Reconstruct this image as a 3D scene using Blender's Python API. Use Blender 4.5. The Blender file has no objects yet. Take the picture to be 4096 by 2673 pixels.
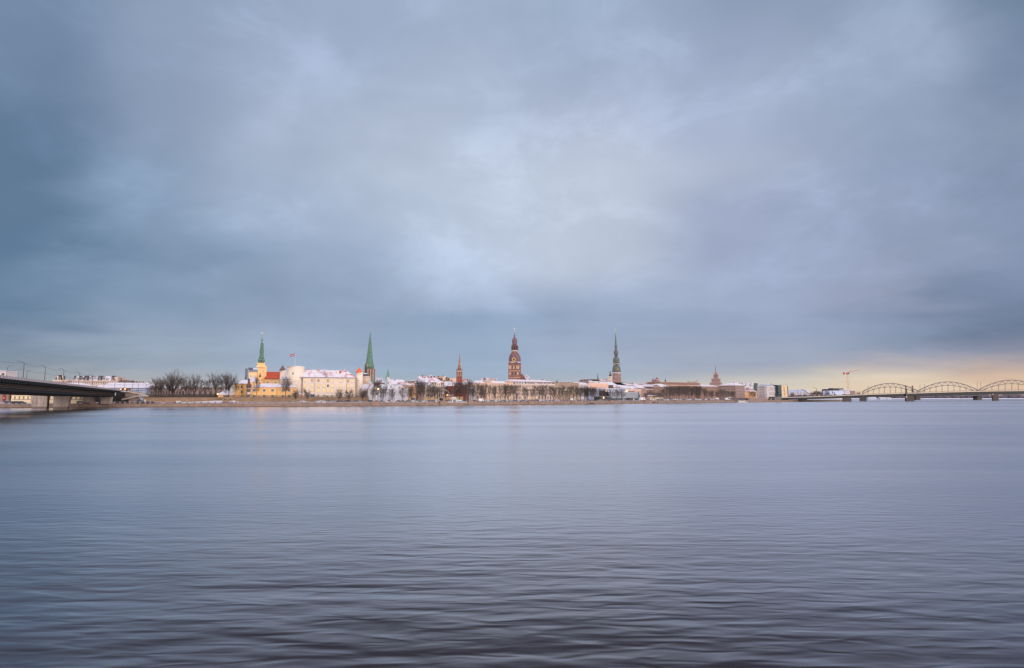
import bpy, math, random
from mathutils import Vector, Matrix

random.seed(11)
S = bpy.context.scene
COL = S.collection
R = math.radians

# ------------------------------------------------------------------ camera
F, CX, CY = 2400.0, 2048.0, 1336.5          # focal length and centre in pixels of the photograph
TH = math.atan(250.5 / F)                   # pitch that puts the horizon at row 1587
HC = 6.0                                    # eye height over the water
cam = bpy.data.cameras.new('camera')
cam.sensor_width = 36.0
cam.lens = 36.0 * F / 4096.0
cam.clip_start = 0.5
cam.clip_end = 30000
co = bpy.data.objects.new('camera', cam)
COL.objects.link(co)
co.location = (0, 0, HC)
co.rotation_euler = (math.pi / 2 + TH, 0, 0)
S.camera = co
S.render.resolution_x, S.render.resolution_y = 1024, 668
S.view_settings.view_transform = 'Standard'
S.view_settings.look = 'None'
S.view_settings.gamma = 1
S.view_settings.exposure = 0.0


def lin(c):
    c = c / 255.0
    return c / 12.92 if c <= 0.04045 else ((c + 0.055) / 1.055) ** 2.4


def rgb(r, g, b):
    return (lin(r), lin(g), lin(b), 1.0)


def ray(u, v):
    cy = (CY - v) / F
    return ((u - CX) / F, math.cos(TH) - math.sin(TH) * cy, math.sin(TH) + math.cos(TH) * cy)


def pt(u, v, Y):
    d = ray(u, v)
    t = Y / d[1]
    return (d[0] * t, Y, HC + d[2] * t)


def onz(u, v, z=0.0):
    d = ray(u, v)
    t = (z - HC) / d[2]
    return (d[0] * t, d[1] * t, z)


# ------------------------------------------------------------------ node helper
class NT:
    def __init__(self, tree):
        self.t = tree
        self.n = tree.nodes

    def new(self, kind, **kw):
        n = self.n.new(kind)
        for k, v in kw.items():
            setattr(n, k, v)
        return n

    def link(self, a, b):
        self.t.links.new(a, b)

    def val(self, sock, v):
        if isinstance(v, (int, float)):
            sock.default_value = v
        elif isinstance(v, (tuple, list)):
            sock.default_value = v
        else:
            self.link(v, sock)

    def math(self, op, a, b=0.0, c=None, clamp=False):
        n = self.new('ShaderNodeMath', operation=op, use_clamp=clamp)
        self.val(n.inputs[0], a)
        self.val(n.inputs[1], b)
        if c is not None:
            self.val(n.inputs[2], c)
        return n.outputs[0]

    def mapr(self, x, a, b, c=0.0, d=1.0, smooth=False):
        n = self.new('ShaderNodeMapRange', interpolation_type='SMOOTHSTEP' if smooth else 'LINEAR')
        for i, v in enumerate((x, a, b, c, d)):
            self.val(n.inputs[i], v)
        return n.outputs[0]

    def mix(self, f, a, b, blend='MIX'):
        n = self.new('ShaderNodeMix', data_type='RGBA', blend_type=blend)
        self.val(n.inputs[0], f)
        self.val(n.inputs[6], a)
        self.val(n.inputs[7], b)
        return n.outputs[2]

    def noise(self, vec, scale, detail=4, rough=0.5, dist=0.0, out=0):
        n = self.new('ShaderNodeTexNoise')
        self.link(vec, n.inputs['Vector'])
        n.inputs['Scale'].default_value = scale
        n.inputs['Detail'].default_value = detail
        n.inputs['Roughness'].default_value = rough
        n.inputs['Distortion'].default_value = dist
        return n.outputs[out]

    def mapping(self, vec, scale=(1, 1, 1), loc=(0, 0, 0), rot=(0, 0, 0)):
        n = self.new('ShaderNodeMapping')
        self.link(vec, n.inputs[0])
        n.inputs[1].default_value = loc
        n.inputs[2].default_value = rot
        n.inputs[3].default_value = scale
        return n.outputs[0]

    def ramp(self, f, stops):
        n = self.new('ShaderNodeValToRGB')
        self.link(f, n.inputs[0])
        e = n.color_ramp.elements
        while len(e) > 1:
            e.remove(e[-1])
        e[0].position, e[0].color = stops[0]
        for p, c in stops[1:]:
            k = e.new(p)
            k.color = c
        return n.outputs[0]


# ------------------------------------------------------------------ sky
SUN_AZ, SUN_EL = R(118), R(13)       # azimuth from +Y towards +X; low, over the photographer's right shoulder
world = bpy.data.worlds.new('World')
S.world = world
world.use_nodes = True
w = NT(world.node_tree)
w.n.clear()
tc = w.new('ShaderNodeTexCoord')
sep = w.new('ShaderNodeSeparateXYZ')
w.link(tc.outputs['Generated'], sep.inputs[0])
# cloud layer coordinates: direction projected on a high flat layer, so clouds shrink towards the horizon
zc = w.math('MAXIMUM', sep.outputs[2], 0.0)
zc = w.math('ADD', zc, 0.16)
cxx = w.math('DIVIDE', sep.outputs[0], zc)
cyy = w.math('DIVIDE', sep.outputs[1], zc)
comb = w.new('ShaderNodeCombineXYZ')
w.link(cxx, comb.inputs[0])
w.link(cyy, comb.inputs[1])
cl = comb.outputs[0]
n_big = w.noise(w.mapping(cl, (0.75, 0.75, 1), (3.1, 1.2, 0)), 1.0, 3, 0.5, 0.3)
n_mid = w.noise(w.mapping(tc.outputs['Generated'], (3.2, 3.2, 5.5), (7.7, 4.2, 0), (0.2, 0.35, 0)), 1.0, 4, 0.5, 0.4)
n_wa = w.noise(w.mapping(cl, (0.9, 1.3, 1), (1.7, 9.2, 0)), 1.0, 5, 0.5, 0.2)
n_wb = w.noise(w.mapping(cl, (0.9, 1.3, 1), (11.7, 3.2, 0)), 1.0, 5, 0.5, 0.2)
az = w.math('ARCTAN2', sep.outputs[0], sep.outputs[1])
el = w.math('ARCSINE', sep.outputs[2])
# low streaks: long thin stratus lines near the horizon
sv = w.new('ShaderNodeCombineXYZ')
w.link(az, sv.inputs[0])
w.link(el, sv.inputs[1])
n_st = w.noise(w.mapping(sv.outputs[0], (3.0, 42.0, 1), (2, 5, 0), (0, 0, R(-1.5))), 1.0, 5, 0.5, 0.4)
warp_a = w.math('MULTIPLY', w.math('SUBTRACT', n_wa, 0.5), 0.34)
elamp = w.math('MULTIPLY', w.mapr(el, 0.02, 0.3, 0.015, 0.26), w.math('SUBTRACT', n_wb, 0.5))
az2 = w.math('ADD', az, warp_a)
el2 = w.math('ADD', el, elamp)
EL0, EL1 = R(-1.0), R(37)
elf = w.mapr(el2, EL0, EL1)
ROWS = [0, 250, 500, 750, 1000, 1200, 1300, 1400, 1450, 1500, 1560]
SKY = {
    0: [(112, 135, 165), (108, 131, 161), (97, 123, 154), (93, 120, 150), (88, 117, 148), (98, 124, 153), (105, 128, 155), (120, 138, 162), (130, 145, 162), (146, 153, 162), (162, 162, 160)],
    600: [(140, 160, 190), (138, 158, 190), (140, 160, 192), (132, 158, 190), (120, 146, 178), (123, 149, 180), (134, 156, 185), (148, 164, 188), (148, 163, 183), (162, 170, 182), (180, 179, 176)],
    1200: [(155, 174, 206), (160, 177, 208), (166, 182, 210), (166, 184, 212), (154, 175, 206), (140, 162, 194), (143, 164, 194), (156, 174, 202), (155, 174, 200), (165, 178, 198), (180, 185, 190)],
    1800: [(158, 177, 206), (168, 184, 212), (176, 191, 216), (184, 198, 221), (176, 193, 220), (156, 175, 205), (138, 163, 195), (145, 168, 198), (150, 172, 198), (155, 175, 198), (170, 182, 192)],
    2400: [(150, 170, 200), (158, 174, 204), (174, 187, 213), (187, 199, 221), (184, 196, 219), (163, 179, 209), (148, 168, 200), (155, 170, 198), (160, 175, 200), (160, 175, 195), (185, 185, 185)],
    3000: [(138, 156, 187), (147, 161, 192), (163, 177, 207), (170, 183, 210), (158, 172, 205), (150, 165, 198), (145, 160, 192), (150, 163, 190), (155, 165, 188), (180, 182, 188), (220, 210, 190)],
    3600: [(135, 155, 185), (150, 168, 198), (150, 168, 200), (145, 162, 196), (145, 160, 192), (145, 155, 185), (128, 145, 178), (135, 150, 178), (172, 168, 178), (224, 207, 186), (227, 203, 174)],
    4096: [(105, 130, 160), (125, 145, 178), (135, 152, 182), (130, 147, 180), (125, 142, 175), (115, 132, 165), (105, 122, 155), (135, 140, 165), (168, 158, 166), (212, 184, 162), (222, 190, 160)],
}
cur = None
prev_az = None
for u in sorted(SKY):
    stops = []
    for v, c in zip(ROWS, SKY[u]):
        g_ = sum(c) / 3
        sat = 0.93 if v > 1420 or u == 0 else 0.84
        c = tuple(g_ + (q - g_) * sat for q in c)
        d = ray(u, v)
        L = math.sqrt(sum(k * k for k in d))
        stops.append(((math.asin(d[2] / L) - EL0) / (EL1 - EL0), rgb(*c)))
    stops = [(max(0, min(1, p)), c) for p, c in stops][::-1]
    r_ = w.ramp(elf, stops)
    d = ray(u, 1200)
    a_ = math.atan2(d[0], d[1])
    if cur is None:
        cur = r_
    else:
        cur = w.mix(w.mapr(az2, prev_az, a_, 0, 1, True), cur, r_)
    prev_az = a_
# brightness texture of the cloud deck
k = w.math('ADD', w.math('MULTIPLY', w.math('SUBTRACT', n_big, 0.5), 0.20), w.math('MULTIPLY', w.math('SUBTRACT', n_mid, 0.5), 0.36))
k = w.math('MULTIPLY', k, w.mapr(el, 0.0, 0.14, 0.15, 1.0))
n_p = w.noise(w.mapping(tc.outputs['Generated'], (6.0, 6.0, 9.5), (3.3, 8.1, 1.7), (0.1, -0.3, 0.5)), 1.0, 7, 0.62, 0.35)
patch = w.math('MULTIPLY', w.mapr(n_p, 0.42, 0.66, 0, 1, True), w.mapr(n_mid, 0.36, 0.6, 0.03, 0.16))
patch = w.math('MULTIPLY', w.math('SUBTRACT', patch, 0.02), w.mapr(el, 0.06, 0.22, 0.1, 1.0))
k = w.math('ADD', k, patch)
s_ = w.math('MULTIPLY', w.math('SUBTRACT', n_st, 0.5), w.mapr(el, 0.02, 0.2, 0.26, 0.0))
k = w.math('ADD', w.math('ADD', k, s_), 1.0)
kc = w.new('ShaderNodeCombineColor')
for i in range(3):
    w.link(k, kc.inputs[i])
cur = w.mix(1.0, cur, kc.outputs[0], 'MULTIPLY')
# unseen sky behind and overhead, brightened and tinted pink to light the facades
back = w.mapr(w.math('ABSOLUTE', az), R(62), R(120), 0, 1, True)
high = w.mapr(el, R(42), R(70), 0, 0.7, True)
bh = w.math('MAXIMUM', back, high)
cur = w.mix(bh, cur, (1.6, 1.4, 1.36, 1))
sky = w.new('ShaderNodeTexSky', sky_type='NISHITA', sun_disc=False)
sky.sun_elevation = SUN_EL
sky.sun_rotation = SUN_AZ
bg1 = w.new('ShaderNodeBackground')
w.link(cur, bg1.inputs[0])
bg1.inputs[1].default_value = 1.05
bg2 = w.new('ShaderNodeBackground')
w.link(sky.outputs[0], bg2.inputs[0])
bg2.inputs[1].default_value = 0.06
mx = w.new('ShaderNodeMixShader')
mx.inputs[0].default_value = 0.05
w.link(bg1.outputs[0], mx.inputs[1])
w.link(bg2.outputs[0], mx.inputs[2])
wo = w.new('ShaderNodeOutputWorld')
w.link(mx.outputs[0], wo.inputs[0])

sun = bpy.data.lights.new('sun', 'SUN')
sun.energy = 1.05
sun.angle = R(14)
sun.color = (1.0, 0.86, 0.76)
so = bpy.data.objects.new('sun', sun)
COL.objects.link(so)
dirv = Vector((math.sin(SUN_AZ) * math.cos(SUN_EL), math.cos(SUN_AZ) * math.cos(SUN_EL), math.sin(SUN_EL)))
so.rotation_euler = dirv.to_track_quat('Z', 'Y').to_euler()
so.location = (0, -50, 80)

# ------------------------------------------------------------------ materials
MATS = {}


def base_mat(name, rough=0.8):
    m = bpy.data.materials.new(name)
    m.use_nodes = True
    t = NT(m.node_tree)
    b = t.n['Principled BSDF']
    b.inputs['Roughness'].default_value = rough
    return m, t, b


def pos(t):
    return t.new('ShaderNodeNewGeometry').outputs['Position']


def shade(c, f):
    return (min(1, c[0] * f), min(1, c[1] * f), min(1, c[2] * f), 1)


def plaster(name, c, var=0.16, rough=0.85):
    if name in MATS:
        return MATS[name]
    m, t, b = base_mat(name, rough)
    p = pos(t)
    n1 = t.noise(t.mapping(p, (0.25, 0.25, 0.25)), 1.0, 5, 0.6)
    n2 = t.noise(t.mapping(p, (1.4, 1.4, 0.12)), 1.0, 3, 0.5)
    a = t.mix(t.mapr(n1, 0.3, 0.7), shade(c, 1 - var), shade(c, 1 + var * 0.5))
    a = t.mix(t.mapr(n2, 0.52, 0.75, 0, 0.35), a, shade(c, 0.72))
    t.link(a, b.inputs['Base Color'])
    MATS[name] = m
    return m


def brick(name, c, c2, mort=0.5):
    if name in MATS:
        return MATS[name]
    m, t, b = base_mat(name, 0.9)
    p = pos(t)
    n1 = t.noise(p, 0.35, 5, 0.6)
    n2 = t.noise(t.mapping(p, (3, 3, 9)), 1.0, 2, 0.5)
    a = t.mix(t.mapr(n1, 0.3, 0.7), c, c2)
    a = t.mix(t.mapr(n2, 0.45, 0.62, 0, mort), a, shade(c, 0.62))
    t.link(a, b.inputs['Base Color'])
    MATS[name] = m
    return m


def snowroof(name, c, cover=0.75, scale=0.25):
    """A roof of colour c under thin snow that leaves bare streaks."""
    if name in MATS:
        return MATS[name]
    m, t, b = base_mat(name, 0.7)
    p = pos(t)
    n1 = t.noise(p, scale, 6, 0.65, 0.6)
    n2 = t.noise(t.mapping(p, (1.2, 1.2, 4.5)), 1.0, 2, 0.5)
    f = t.math('ADD', t.math('MULTIPLY', n1, 0.75), t.math('MULTIPLY', n2, 0.25))
    th = 0.36 + (1 - cover) * 0.28
    a = t.mix(t.mapr(f, th - 0.05, th + 0.05), c, (0.60, 0.60, 0.71, 1))
    t.link(a, b.inputs['Base Color'])
    MATS[name] = m
    return m


def plain(name, c, rough=0.6, metal=0.0, var=0.1, scale=1.5):
    if name in MATS:
        return MATS[name]
    m, t, b = base_mat(name, rough)
    n1 = t.noise(pos(t), scale, 4, 0.6)
    a = t.mix(t.mapr(n1, 0.3, 0.7), shade(c, 1 - var), shade(c, 1 + var))
    t.link(a, b.inputs['Base Color'])
    b.inputs['Metallic'].default_value = metal
    MATS[name] = m
    return m


def glow(name, c, strength, c2=None, scale=0.9):
    if name in MATS:
        return MATS[name]
    m, t, b = base_mat(name, 0.4)
    b.inputs['Base Color'].default_value = (0.1, 0.08, 0.05, 1)
    n1 = t.noise(pos(t), scale, 2, 0.5)
    t.link(t.mix(t.mapr(n1, 0.4, 0.6), c, c2 or shade(c, 0.6)), b.inputs['Emission Color'])
    b.inputs['Emission Strength'].default_value = strength
    MATS[name] = m
    return m


def glass(name, c, rough=0.12):
    if name in MATS:
        return MATS[name]
    m, t, b = base_mat(name, rough)
    n1 = t.noise(pos(t), 0.6, 2, 0.5)
    t.link(t.mix(t.mapr(n1, 0.4, 0.6), shade(c, 0.5), shade(c, 1.4)), b.inputs['Base Color'])
    b.inputs['IOR'].default_value = 1.5
    MATS[name] = m
    return m


M_SNOW = plain('snow', (0.60, 0.60, 0.71, 1), 0.8, 0, 0.06, 0.3)
M_FRAME = plain('window_frame_white', rgb(205, 200, 195))
M_FRAME_GREY = plain('window_frame_grey', rgb(120, 112, 110))
M_FRAME_TAN = plain('window_surround_tan', rgb(190, 165, 145))
G_DARK = glass('glass_dark', (0.035, 0.04, 0.05, 1))
G_TEAL = glass('glass_teal', (0.03, 0.06, 0.066, 1))
G_BLUE = glass('glass_blue', (0.06, 0.1, 0.15, 1))
G_LIT = glow('glass_lit', (1.0, 0.56, 0.15, 1), 1.25, (1.0, 0.76, 0.33, 1))
G_DIM = glow('glass_dim', (0.9, 0.45, 0.18, 1), 0.7, (0.35, 0.2, 0.12, 1))
M_DARK = plain('dark_metal', rgb(38, 40, 44), 0.6)
M_BLACK = plain('black_paint', rgb(24, 25, 28), 0.5)
M_GOLD = plain('gilding', (0.75, 0.5, 0.16, 1), 0.35, 0.7)
M_STONE = brick('granite_blocks', rgb(150, 120, 108), rgb(124, 104, 94), 0.35)
M_STEELGREY = plain('grey_steel', rgb(120, 122, 128), 0.5)
M_BARK = plain('bark', (0.045, 0.034, 0.03, 1), 0.9)
M_TWIG = plain('twigs', (0.085, 0.07, 0.066, 1), 0.9)
M_TWIG2 = plain('twigs_brown', (0.10, 0.08, 0.075, 1), 0.9)


# ------------------------------------------------------------------ mesh helpers
class MB:
    def __init__(s):
        s.v, s.f, s.m = [], [], []

    def poly(s, pts, mi=0):
        i = len(s.v)
        s.v += [tuple(p) for p in pts]
        s.f.append(tuple(range(i, i + len(pts))))
        s.m.append(mi)

    def hexa(s, b, t, mi=0):
        """b and t: rings of equal length, counter-clockwise seen from above."""
        n = len(b)
        i = len(s.v)
        s.v += [tuple(p) for p in b] + [tuple(p) for p in t]
        s.f.append(tuple(range(i + n - 1, i - 1, -1)))
        s.f.append(tuple(range(i + n, i + 2 * n)))
        for k in range(n):
            s.f.append((i + k, i + (k + 1) % n, i + n + (k + 1) % n, i + n + k))
        s.m += [mi] * (n + 2)

    def box(s, x0, x1, y0, y1, z0, z1, mi=0):
        s.hexa([(x0, y0, z0), (x1, y0, z0), (x1, y1, z0), (x0, y1, z0)],
               [(x0, y0, z1), (x1, y0, z1), (x1, y1, z1), (x0, y1, z1)], mi)

    def tube(s, a, b, ra, rb, n=4, mi=0):
        a, b = Vector(a), Vector(b)
        d = (b - a)
        if d.length < 1e-6:
            return
        d.normalize()
        x = d.orthogonal().normalized()
        y = d.cross(x)
        A = [a + (x * math.cos(6.28318 * k / n) + y * math.sin(6.28318 * k / n)) * ra for k in range(n)]
        B = [b + (x * math.cos(6.28318 * k / n) + y * math.sin(6.28318 * k / n)) * rb for k in range(n)]
        s.hexa(A, B, mi)

    def lathe(s, c, prof, n=16, rot=0.0, mi=0, sx=1.0, sy=1.0):
        """prof: (radius, z) from bottom to top."""
        i = len(s.v)
        for r, z in prof:
            for k in range(n):
                a = rot + 2 * math.pi * k / n
                s.v.append((c[0] + math.cos(a) * r * sx, c[1] + math.sin(a) * r * sy, z))
        for j in range(len(prof) - 1):
            for k in range(n):
                a, b = i + j * n + k, i + j * n + (k + 1) % n
                s.f.append((a, b, b + n, a + n))
                s.m.append(mi)
        j = i + (len(prof) - 1) * n
        s.f.append(tuple(range(j, j + n)))
        s.m.append(mi)
        s.f.append(tuple(range(i + n - 1, i - 1, -1)))
        s.m.append(mi)

    def mesh(s, name, mats, org=(0, 0, 0), smooth=False):
        me = bpy.data.meshes.new(name)
        o = org
        me.from_pydata([(x - o[0], y - o[1], z - o[2]) for x, y, z in s.v], [], s.f)
        if not isinstance(mats, (list, tuple)):
            mats = [mats]
        for m in mats:
            me.materials.append(m)
        if len(mats) > 1:
            me.polygons.foreach_set('material_index', s.m)
        if smooth:
            me.polygons.foreach_set('use_smooth', [True] * len(s.f))
        me.update()
        return me


def tag(o, label=None, cat=None, group=None, kind=None):
    if label:
        o['label'] = label
    if cat:
        o['category'] = cat
    if group:
        o['group'] = group
    if kind:
        o['kind'] = kind
    return o


def link(name, me, parent=None, loc=None, rz=0.0):
    o = bpy.data.objects.new(name, me)
    COL.objects.link(o)
    if parent:
        o.parent = parent
    if loc is not None:
        o.location = loc
    if rz:
        o.rotation_euler = (0, 0, rz)
    return o


class Thing:
    """An Empty at the thing's base; parts keep their vertices relative to it."""

    def __init__(s, name, label, cat, loc, group=None):
        s.loc = tuple(loc)
        s.root = bpy.data.objects.new(name, None)
        s.root.empty_display_size = 0.5
        COL.objects.link(s.root)
        s.root.location = loc
        tag(s.root, label, cat, group)
        s.nwin = {}
        s.extra = {}

    def part(s, name, mb, mats, parent=None, smooth=False, label=None):
        if not mb.v:
            return None
        o = link(name, mb.mesh(name, mats, s.loc, smooth), parent or s.root)
        if label:
            o['label'] = label
        return o

    def place(s, name, me, wloc, rz=0.0, parent=None, cap=100):
        """A copy of a shared mesh as a part; past cap of one name the rest become one part."""
        k = s.nwin.get(name, 0)
        s.nwin[name] = k + 1
        rel = tuple(a - b for a, b in zip(wloc, s.loc))
        if k < cap:
            return link(name, me, parent or s.root, rel, rz)
        s.extra.setdefault(name, []).append((me, rel, rz))

    def finish(s):
        for name, lst in s.extra.items():
            mb = MB()
            mats = []
            for me, rel, rz in lst:
                c, sn = math.cos(rz), math.sin(rz)
                idx = []
                for m in me.materials:
                    if m not in mats:
                        mats.append(m)
                    idx.append(mats.index(m))
                i0 = len(mb.v)
                for q in me.vertices:
                    x, y, z = q.co
                    mb.v.append((rel[0] + c * x - sn * y, rel[1] + sn * x + c * y, rel[2] + z))
                for p in me.polygons:
                    mb.f.append(tuple(i0 + q for q in p.vertices))
                    mb.m.append(idx[p.material_index])
            o = link(name, mb.mesh(name, mats), s.root)
            o['kind'] = 'stuff'
        s.extra = {}


# ------------------------------------------------------------------ the quay line and the ground
def wl(u, v):
    p = onz(u, v, 0)
    return (p[0], p[1])


_a, _b, _c, _d = wl(0, 1632), wl(1500, 1625.5), wl(3100, 1608.6), wl(3400, 1605.2)
QP = [(_a[0] - 900, _a[1] - 259), _a, _b, _c, _d,
      (_d[0] + 24, _d[1] + 150), (_d[0] + 80, 1500), (1000, 1700), (2600, 2200), (9000, 4200)]


def Q(X):
    if X <= QP[0][0]:
        return QP[0][1]
    for (x0, y0), (x1, y1) in zip(QP, QP[1:]):
        if X <= x1:
            return y0 + (y1 - y0) * (X - x0) / (x1 - x0)
    return QP[-1][1]


def qdir(X):
    a = math.atan2(Q(X + 3) - Q(X - 3), 6)
    return a


GZ = [(0, 1.95), (8, 2.1), (16, 2.35), (30, 2.9), (60, 3.3), (110, 4.3), (200, 4.6), (9000, 4.8)]


def gz(off, X=0):
    if X > QP[4][0] + 5:
        return 1.2 + min(off, 400) * 0.004
    for (a, za), (b, zb) in zip(GZ, GZ[1:]):
        if off <= b:
            return za + (zb - za) * (max(off, 0) - a) / (b - a)
    return GZ[-1][1]


def plan(u, off, v=1585):
    d = ray(u, v)
    k_ = d[0] / d[1]
    lo = None
    Y = 150.0
    while Y < 9000:
        if Y - Q(k_ * Y) - off >= 0:
            break
        lo = Y
        Y += 4
    a, b = Y - 4, Y
    for _ in range(24):
        m = (a + b) / 2
        if m - Q(k_ * m) - off >= 0:
            b = m
        else:
            a = m
    return (k_ * b, b)


class Fr:
    """A vertical plane through two plan points: facades are laid out on it."""

    def __init__(s, P0, P1):
        s.P0 = P0
        dx, dy = P1[0] - P0[0], P1[1] - P0[1]
        s.L = math.hypot(dx, dy)
        s.ux = (dx / s.L, dy / s.L)
        s.uy = (-s.ux[1], s.ux[0])
        s.ang = math.atan2(dy, dx)

    def W(s, lx, ly, z):
        return (s.P0[0] + s.ux[0] * lx + s.uy[0] * ly, s.P0[1] + s.ux[1] * lx + s.uy[1] * ly, z)

    def loc(s, u, v, ly=0.0):
        d = ray(u, v)
        px, py = s.P0[0] + s.uy[0] * ly, s.P0[1] + s.uy[1] * ly
        t = (px * s.uy[0] + py * s.uy[1]) / (d[0] * s.uy[0] + d[1] * s.uy[1])
        x, y, z = d[0] * t, d[1] * t, HC + d[2] * t
        return ((x - px) * s.ux[0] + (y - py) * s.ux[1], z)

    def box(s, mb, u0, u1, v0, v1, ly0=0.0, ly1=1.0, mi=0, zb=None):
        um = (u0 + u1) / 2
        x0, x1 = s.loc(u0, (v0 + v1) / 2, ly0)[0], s.loc(u1, (v0 + v1) / 2, ly0)[0]
        z1 = s.loc(um, v0, ly0)[1]
        z0 = s.loc(um, v1, ly0)[1] if zb is None else zb
        s.lbox(mb, x0, x1, ly0, ly1, z0, z1, mi)

    def lbox(s, mb, x0, x1, y0, y1, z0, z1, mi=0):
        W = s.W
        mb.hexa([W(x0, y0, z0), W(x1, y0, z0), W(x1, y1, z0), W(x0, y1, z0)],
                [W(x0, y0, z1), W(x1, y0, z1), W(x1, y1, z1), W(x0, y1, z1)], mi)

    def gable(s, mb, x0, x1, y0, y1, z0, z1, over=0.4, along=True, mi=0, gm=None):
        """Gabled roof; along: ridge parallel to the facade. gm: material index of the gable ends."""
        W = s.W
        gm = mi if gm is None else gm
        if along:
            a, b = x0 - over, x1 + over
            c, d = y0 - over, y1 + over
            ym = (y0 + y1) / 2
            mb.poly([W(a, c, z0), W(b, c, z0), W(b, ym, z1), W(a, ym, z1)], mi)
            mb.poly([W(b, d, z0), W(a, d, z0), W(a, ym, z1), W(b, ym, z1)], mi)
            mb.poly([W(a, d, z0), W(a, c, z0), W(a, ym, z1)], gm)
            mb.poly([W(b, c, z0), W(b, d, z0), W(b, ym, z1)], gm)
            mb.poly([W(a, c, z0), W(a, d, z0), W(b, d, z0), W(b, c, z0)], mi)
        else:
            a, b = x0 - over, x1 + over
            c, d = y0 - over * 0.5, y1 + over
            xm = (x0 + x1) / 2
            mb.poly([W(b, c, z0), W(b, d, z0), W(xm, d, z1), W(xm, c, z1)], mi)
            mb.poly([W(a, d, z0), W(a, c, z0), W(xm, c, z1), W(xm, d, z1)], mi)
            mb.poly([W(a, c, z0), W(b, c, z0), W(xm, c, z1)], gm)
            mb.poly([W(b, d, z0), W(a, d, z0), W(xm, d, z1)], gm)
            mb.poly([W(a, c, z0), W(a, d, z0), W(b, d, z0), W(b, c, z0)], mi)

    def hip(s, mb, x0, x1, y0, y1, z0, z1, in0=None, in1=None, over=0.4, mi=0, flat=0.0):
        """Hipped roof. in0, in1: how far the ridge ends sit in from the sides; flat: half depth of a flat top."""
        W = s.W
        a, b, c, d = x0 - over, x1 + over, y0 - over, y1 + over
        ym = (y0 + y1) / 2
        h = (d - c) / 2
        i0 = h if in0 is None else in0
        i1 = h if in1 is None else in1
        r0, r1 = a + i0, b - i1
        if r0 > r1:
            r0 = r1 = (r0 + r1) / 2
        mb.hexa([W(a, c, z0), W(b, c, z0), W(b, d, z0), W(a, d, z0)],
                [W(r0, ym - flat - 0.01, z1), W(r1 + 0.01, ym - flat - 0.01, z1), W(r1 + 0.01, ym + flat + 0.01, z1), W(r0, ym + flat + 0.01, z1)], mi)

    def bar(s, mb, p, q, th, ly0=0.0, ly1=0.3, mi=0):
        """A bar between two picture points lying on the plane at ly0; th is its thickness in metres."""
        x0, z0 = s.loc(p[0], p[1], ly0)
        x1, z1 = s.loc(q[0], q[1], ly0)
        L = math.hypot(x1 - x0, z1 - z0) or 1
        nx, nz = -(z1 - z0) / L * th / 2, (x1 - x0) / L * th / 2
        W = s.W
        mb.hexa([W(x0 - nx, ly0, z0 - nz), W(x1 - nx, ly0, z1 - nz), W(x1 - nx, ly1, z1 - nz), W(x0 - nx, ly1, z0 - nz)],
                [W(x0 + nx, ly0, z0 + nz), W(x1 + nx, ly0, z1 + nz), W(x1 + nx, ly1, z1 + nz), W(x0 + nx, ly1, z0 + nz)], mi)


WCACHE = {}


def window_mesh(wd, h, arch, frame, gl, bars):
    key = (round(wd, 1), round(h, 1), arch, frame.name, gl.name, bars)
    if key in WCACHE:
        return WCACHE[key]
    wd, h = key[0], key[1]
    mb = MB()
    x = wd / 2
    fw = min(0.16, wd * 0.12)

    def outline(x, h0, h1, inset):
        pts = [(-x, h0), (x, h0)]
        if arch:
            r = x
            zc = h1 - r * 0.9
            for k in range(0, 7):
                a = math.pi * k / 6
                pts.append((r * math.cos(a), zc + r * 0.9 * math.sin(a)))
        else:
            pts += [(x, h1), (-x, h1)]
        return pts
    o1 = outline(x, 0, h, 0)
    mb.hexa([(a, 0.0, z) for a, z in o1], [(a, -0.06, z) for a, z in o1], 0)
    o2 = outline(x - fw, fw, h - fw, 0)
    mb.hexa([(a, -0.061, z) for a, z in o2], [(a, -0.075, z) for a, z in o2], 1)
    if bars:
        mb.box(-0.05, 0.05, -0.11, -0.076, fw, h - fw, 0)
        mb.box(-x + fw, x - fw, -0.112, -0.077, h * 0.55, h * 0.55 + 0.09, 0)
    mb.box(-x - 0.1, x + 0.1, -0.16, 0, -0.14, -0.002, 0)
    me = mb.mesh('window', [frame, gl])
    WCACHE[key] = me
    return me


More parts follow.
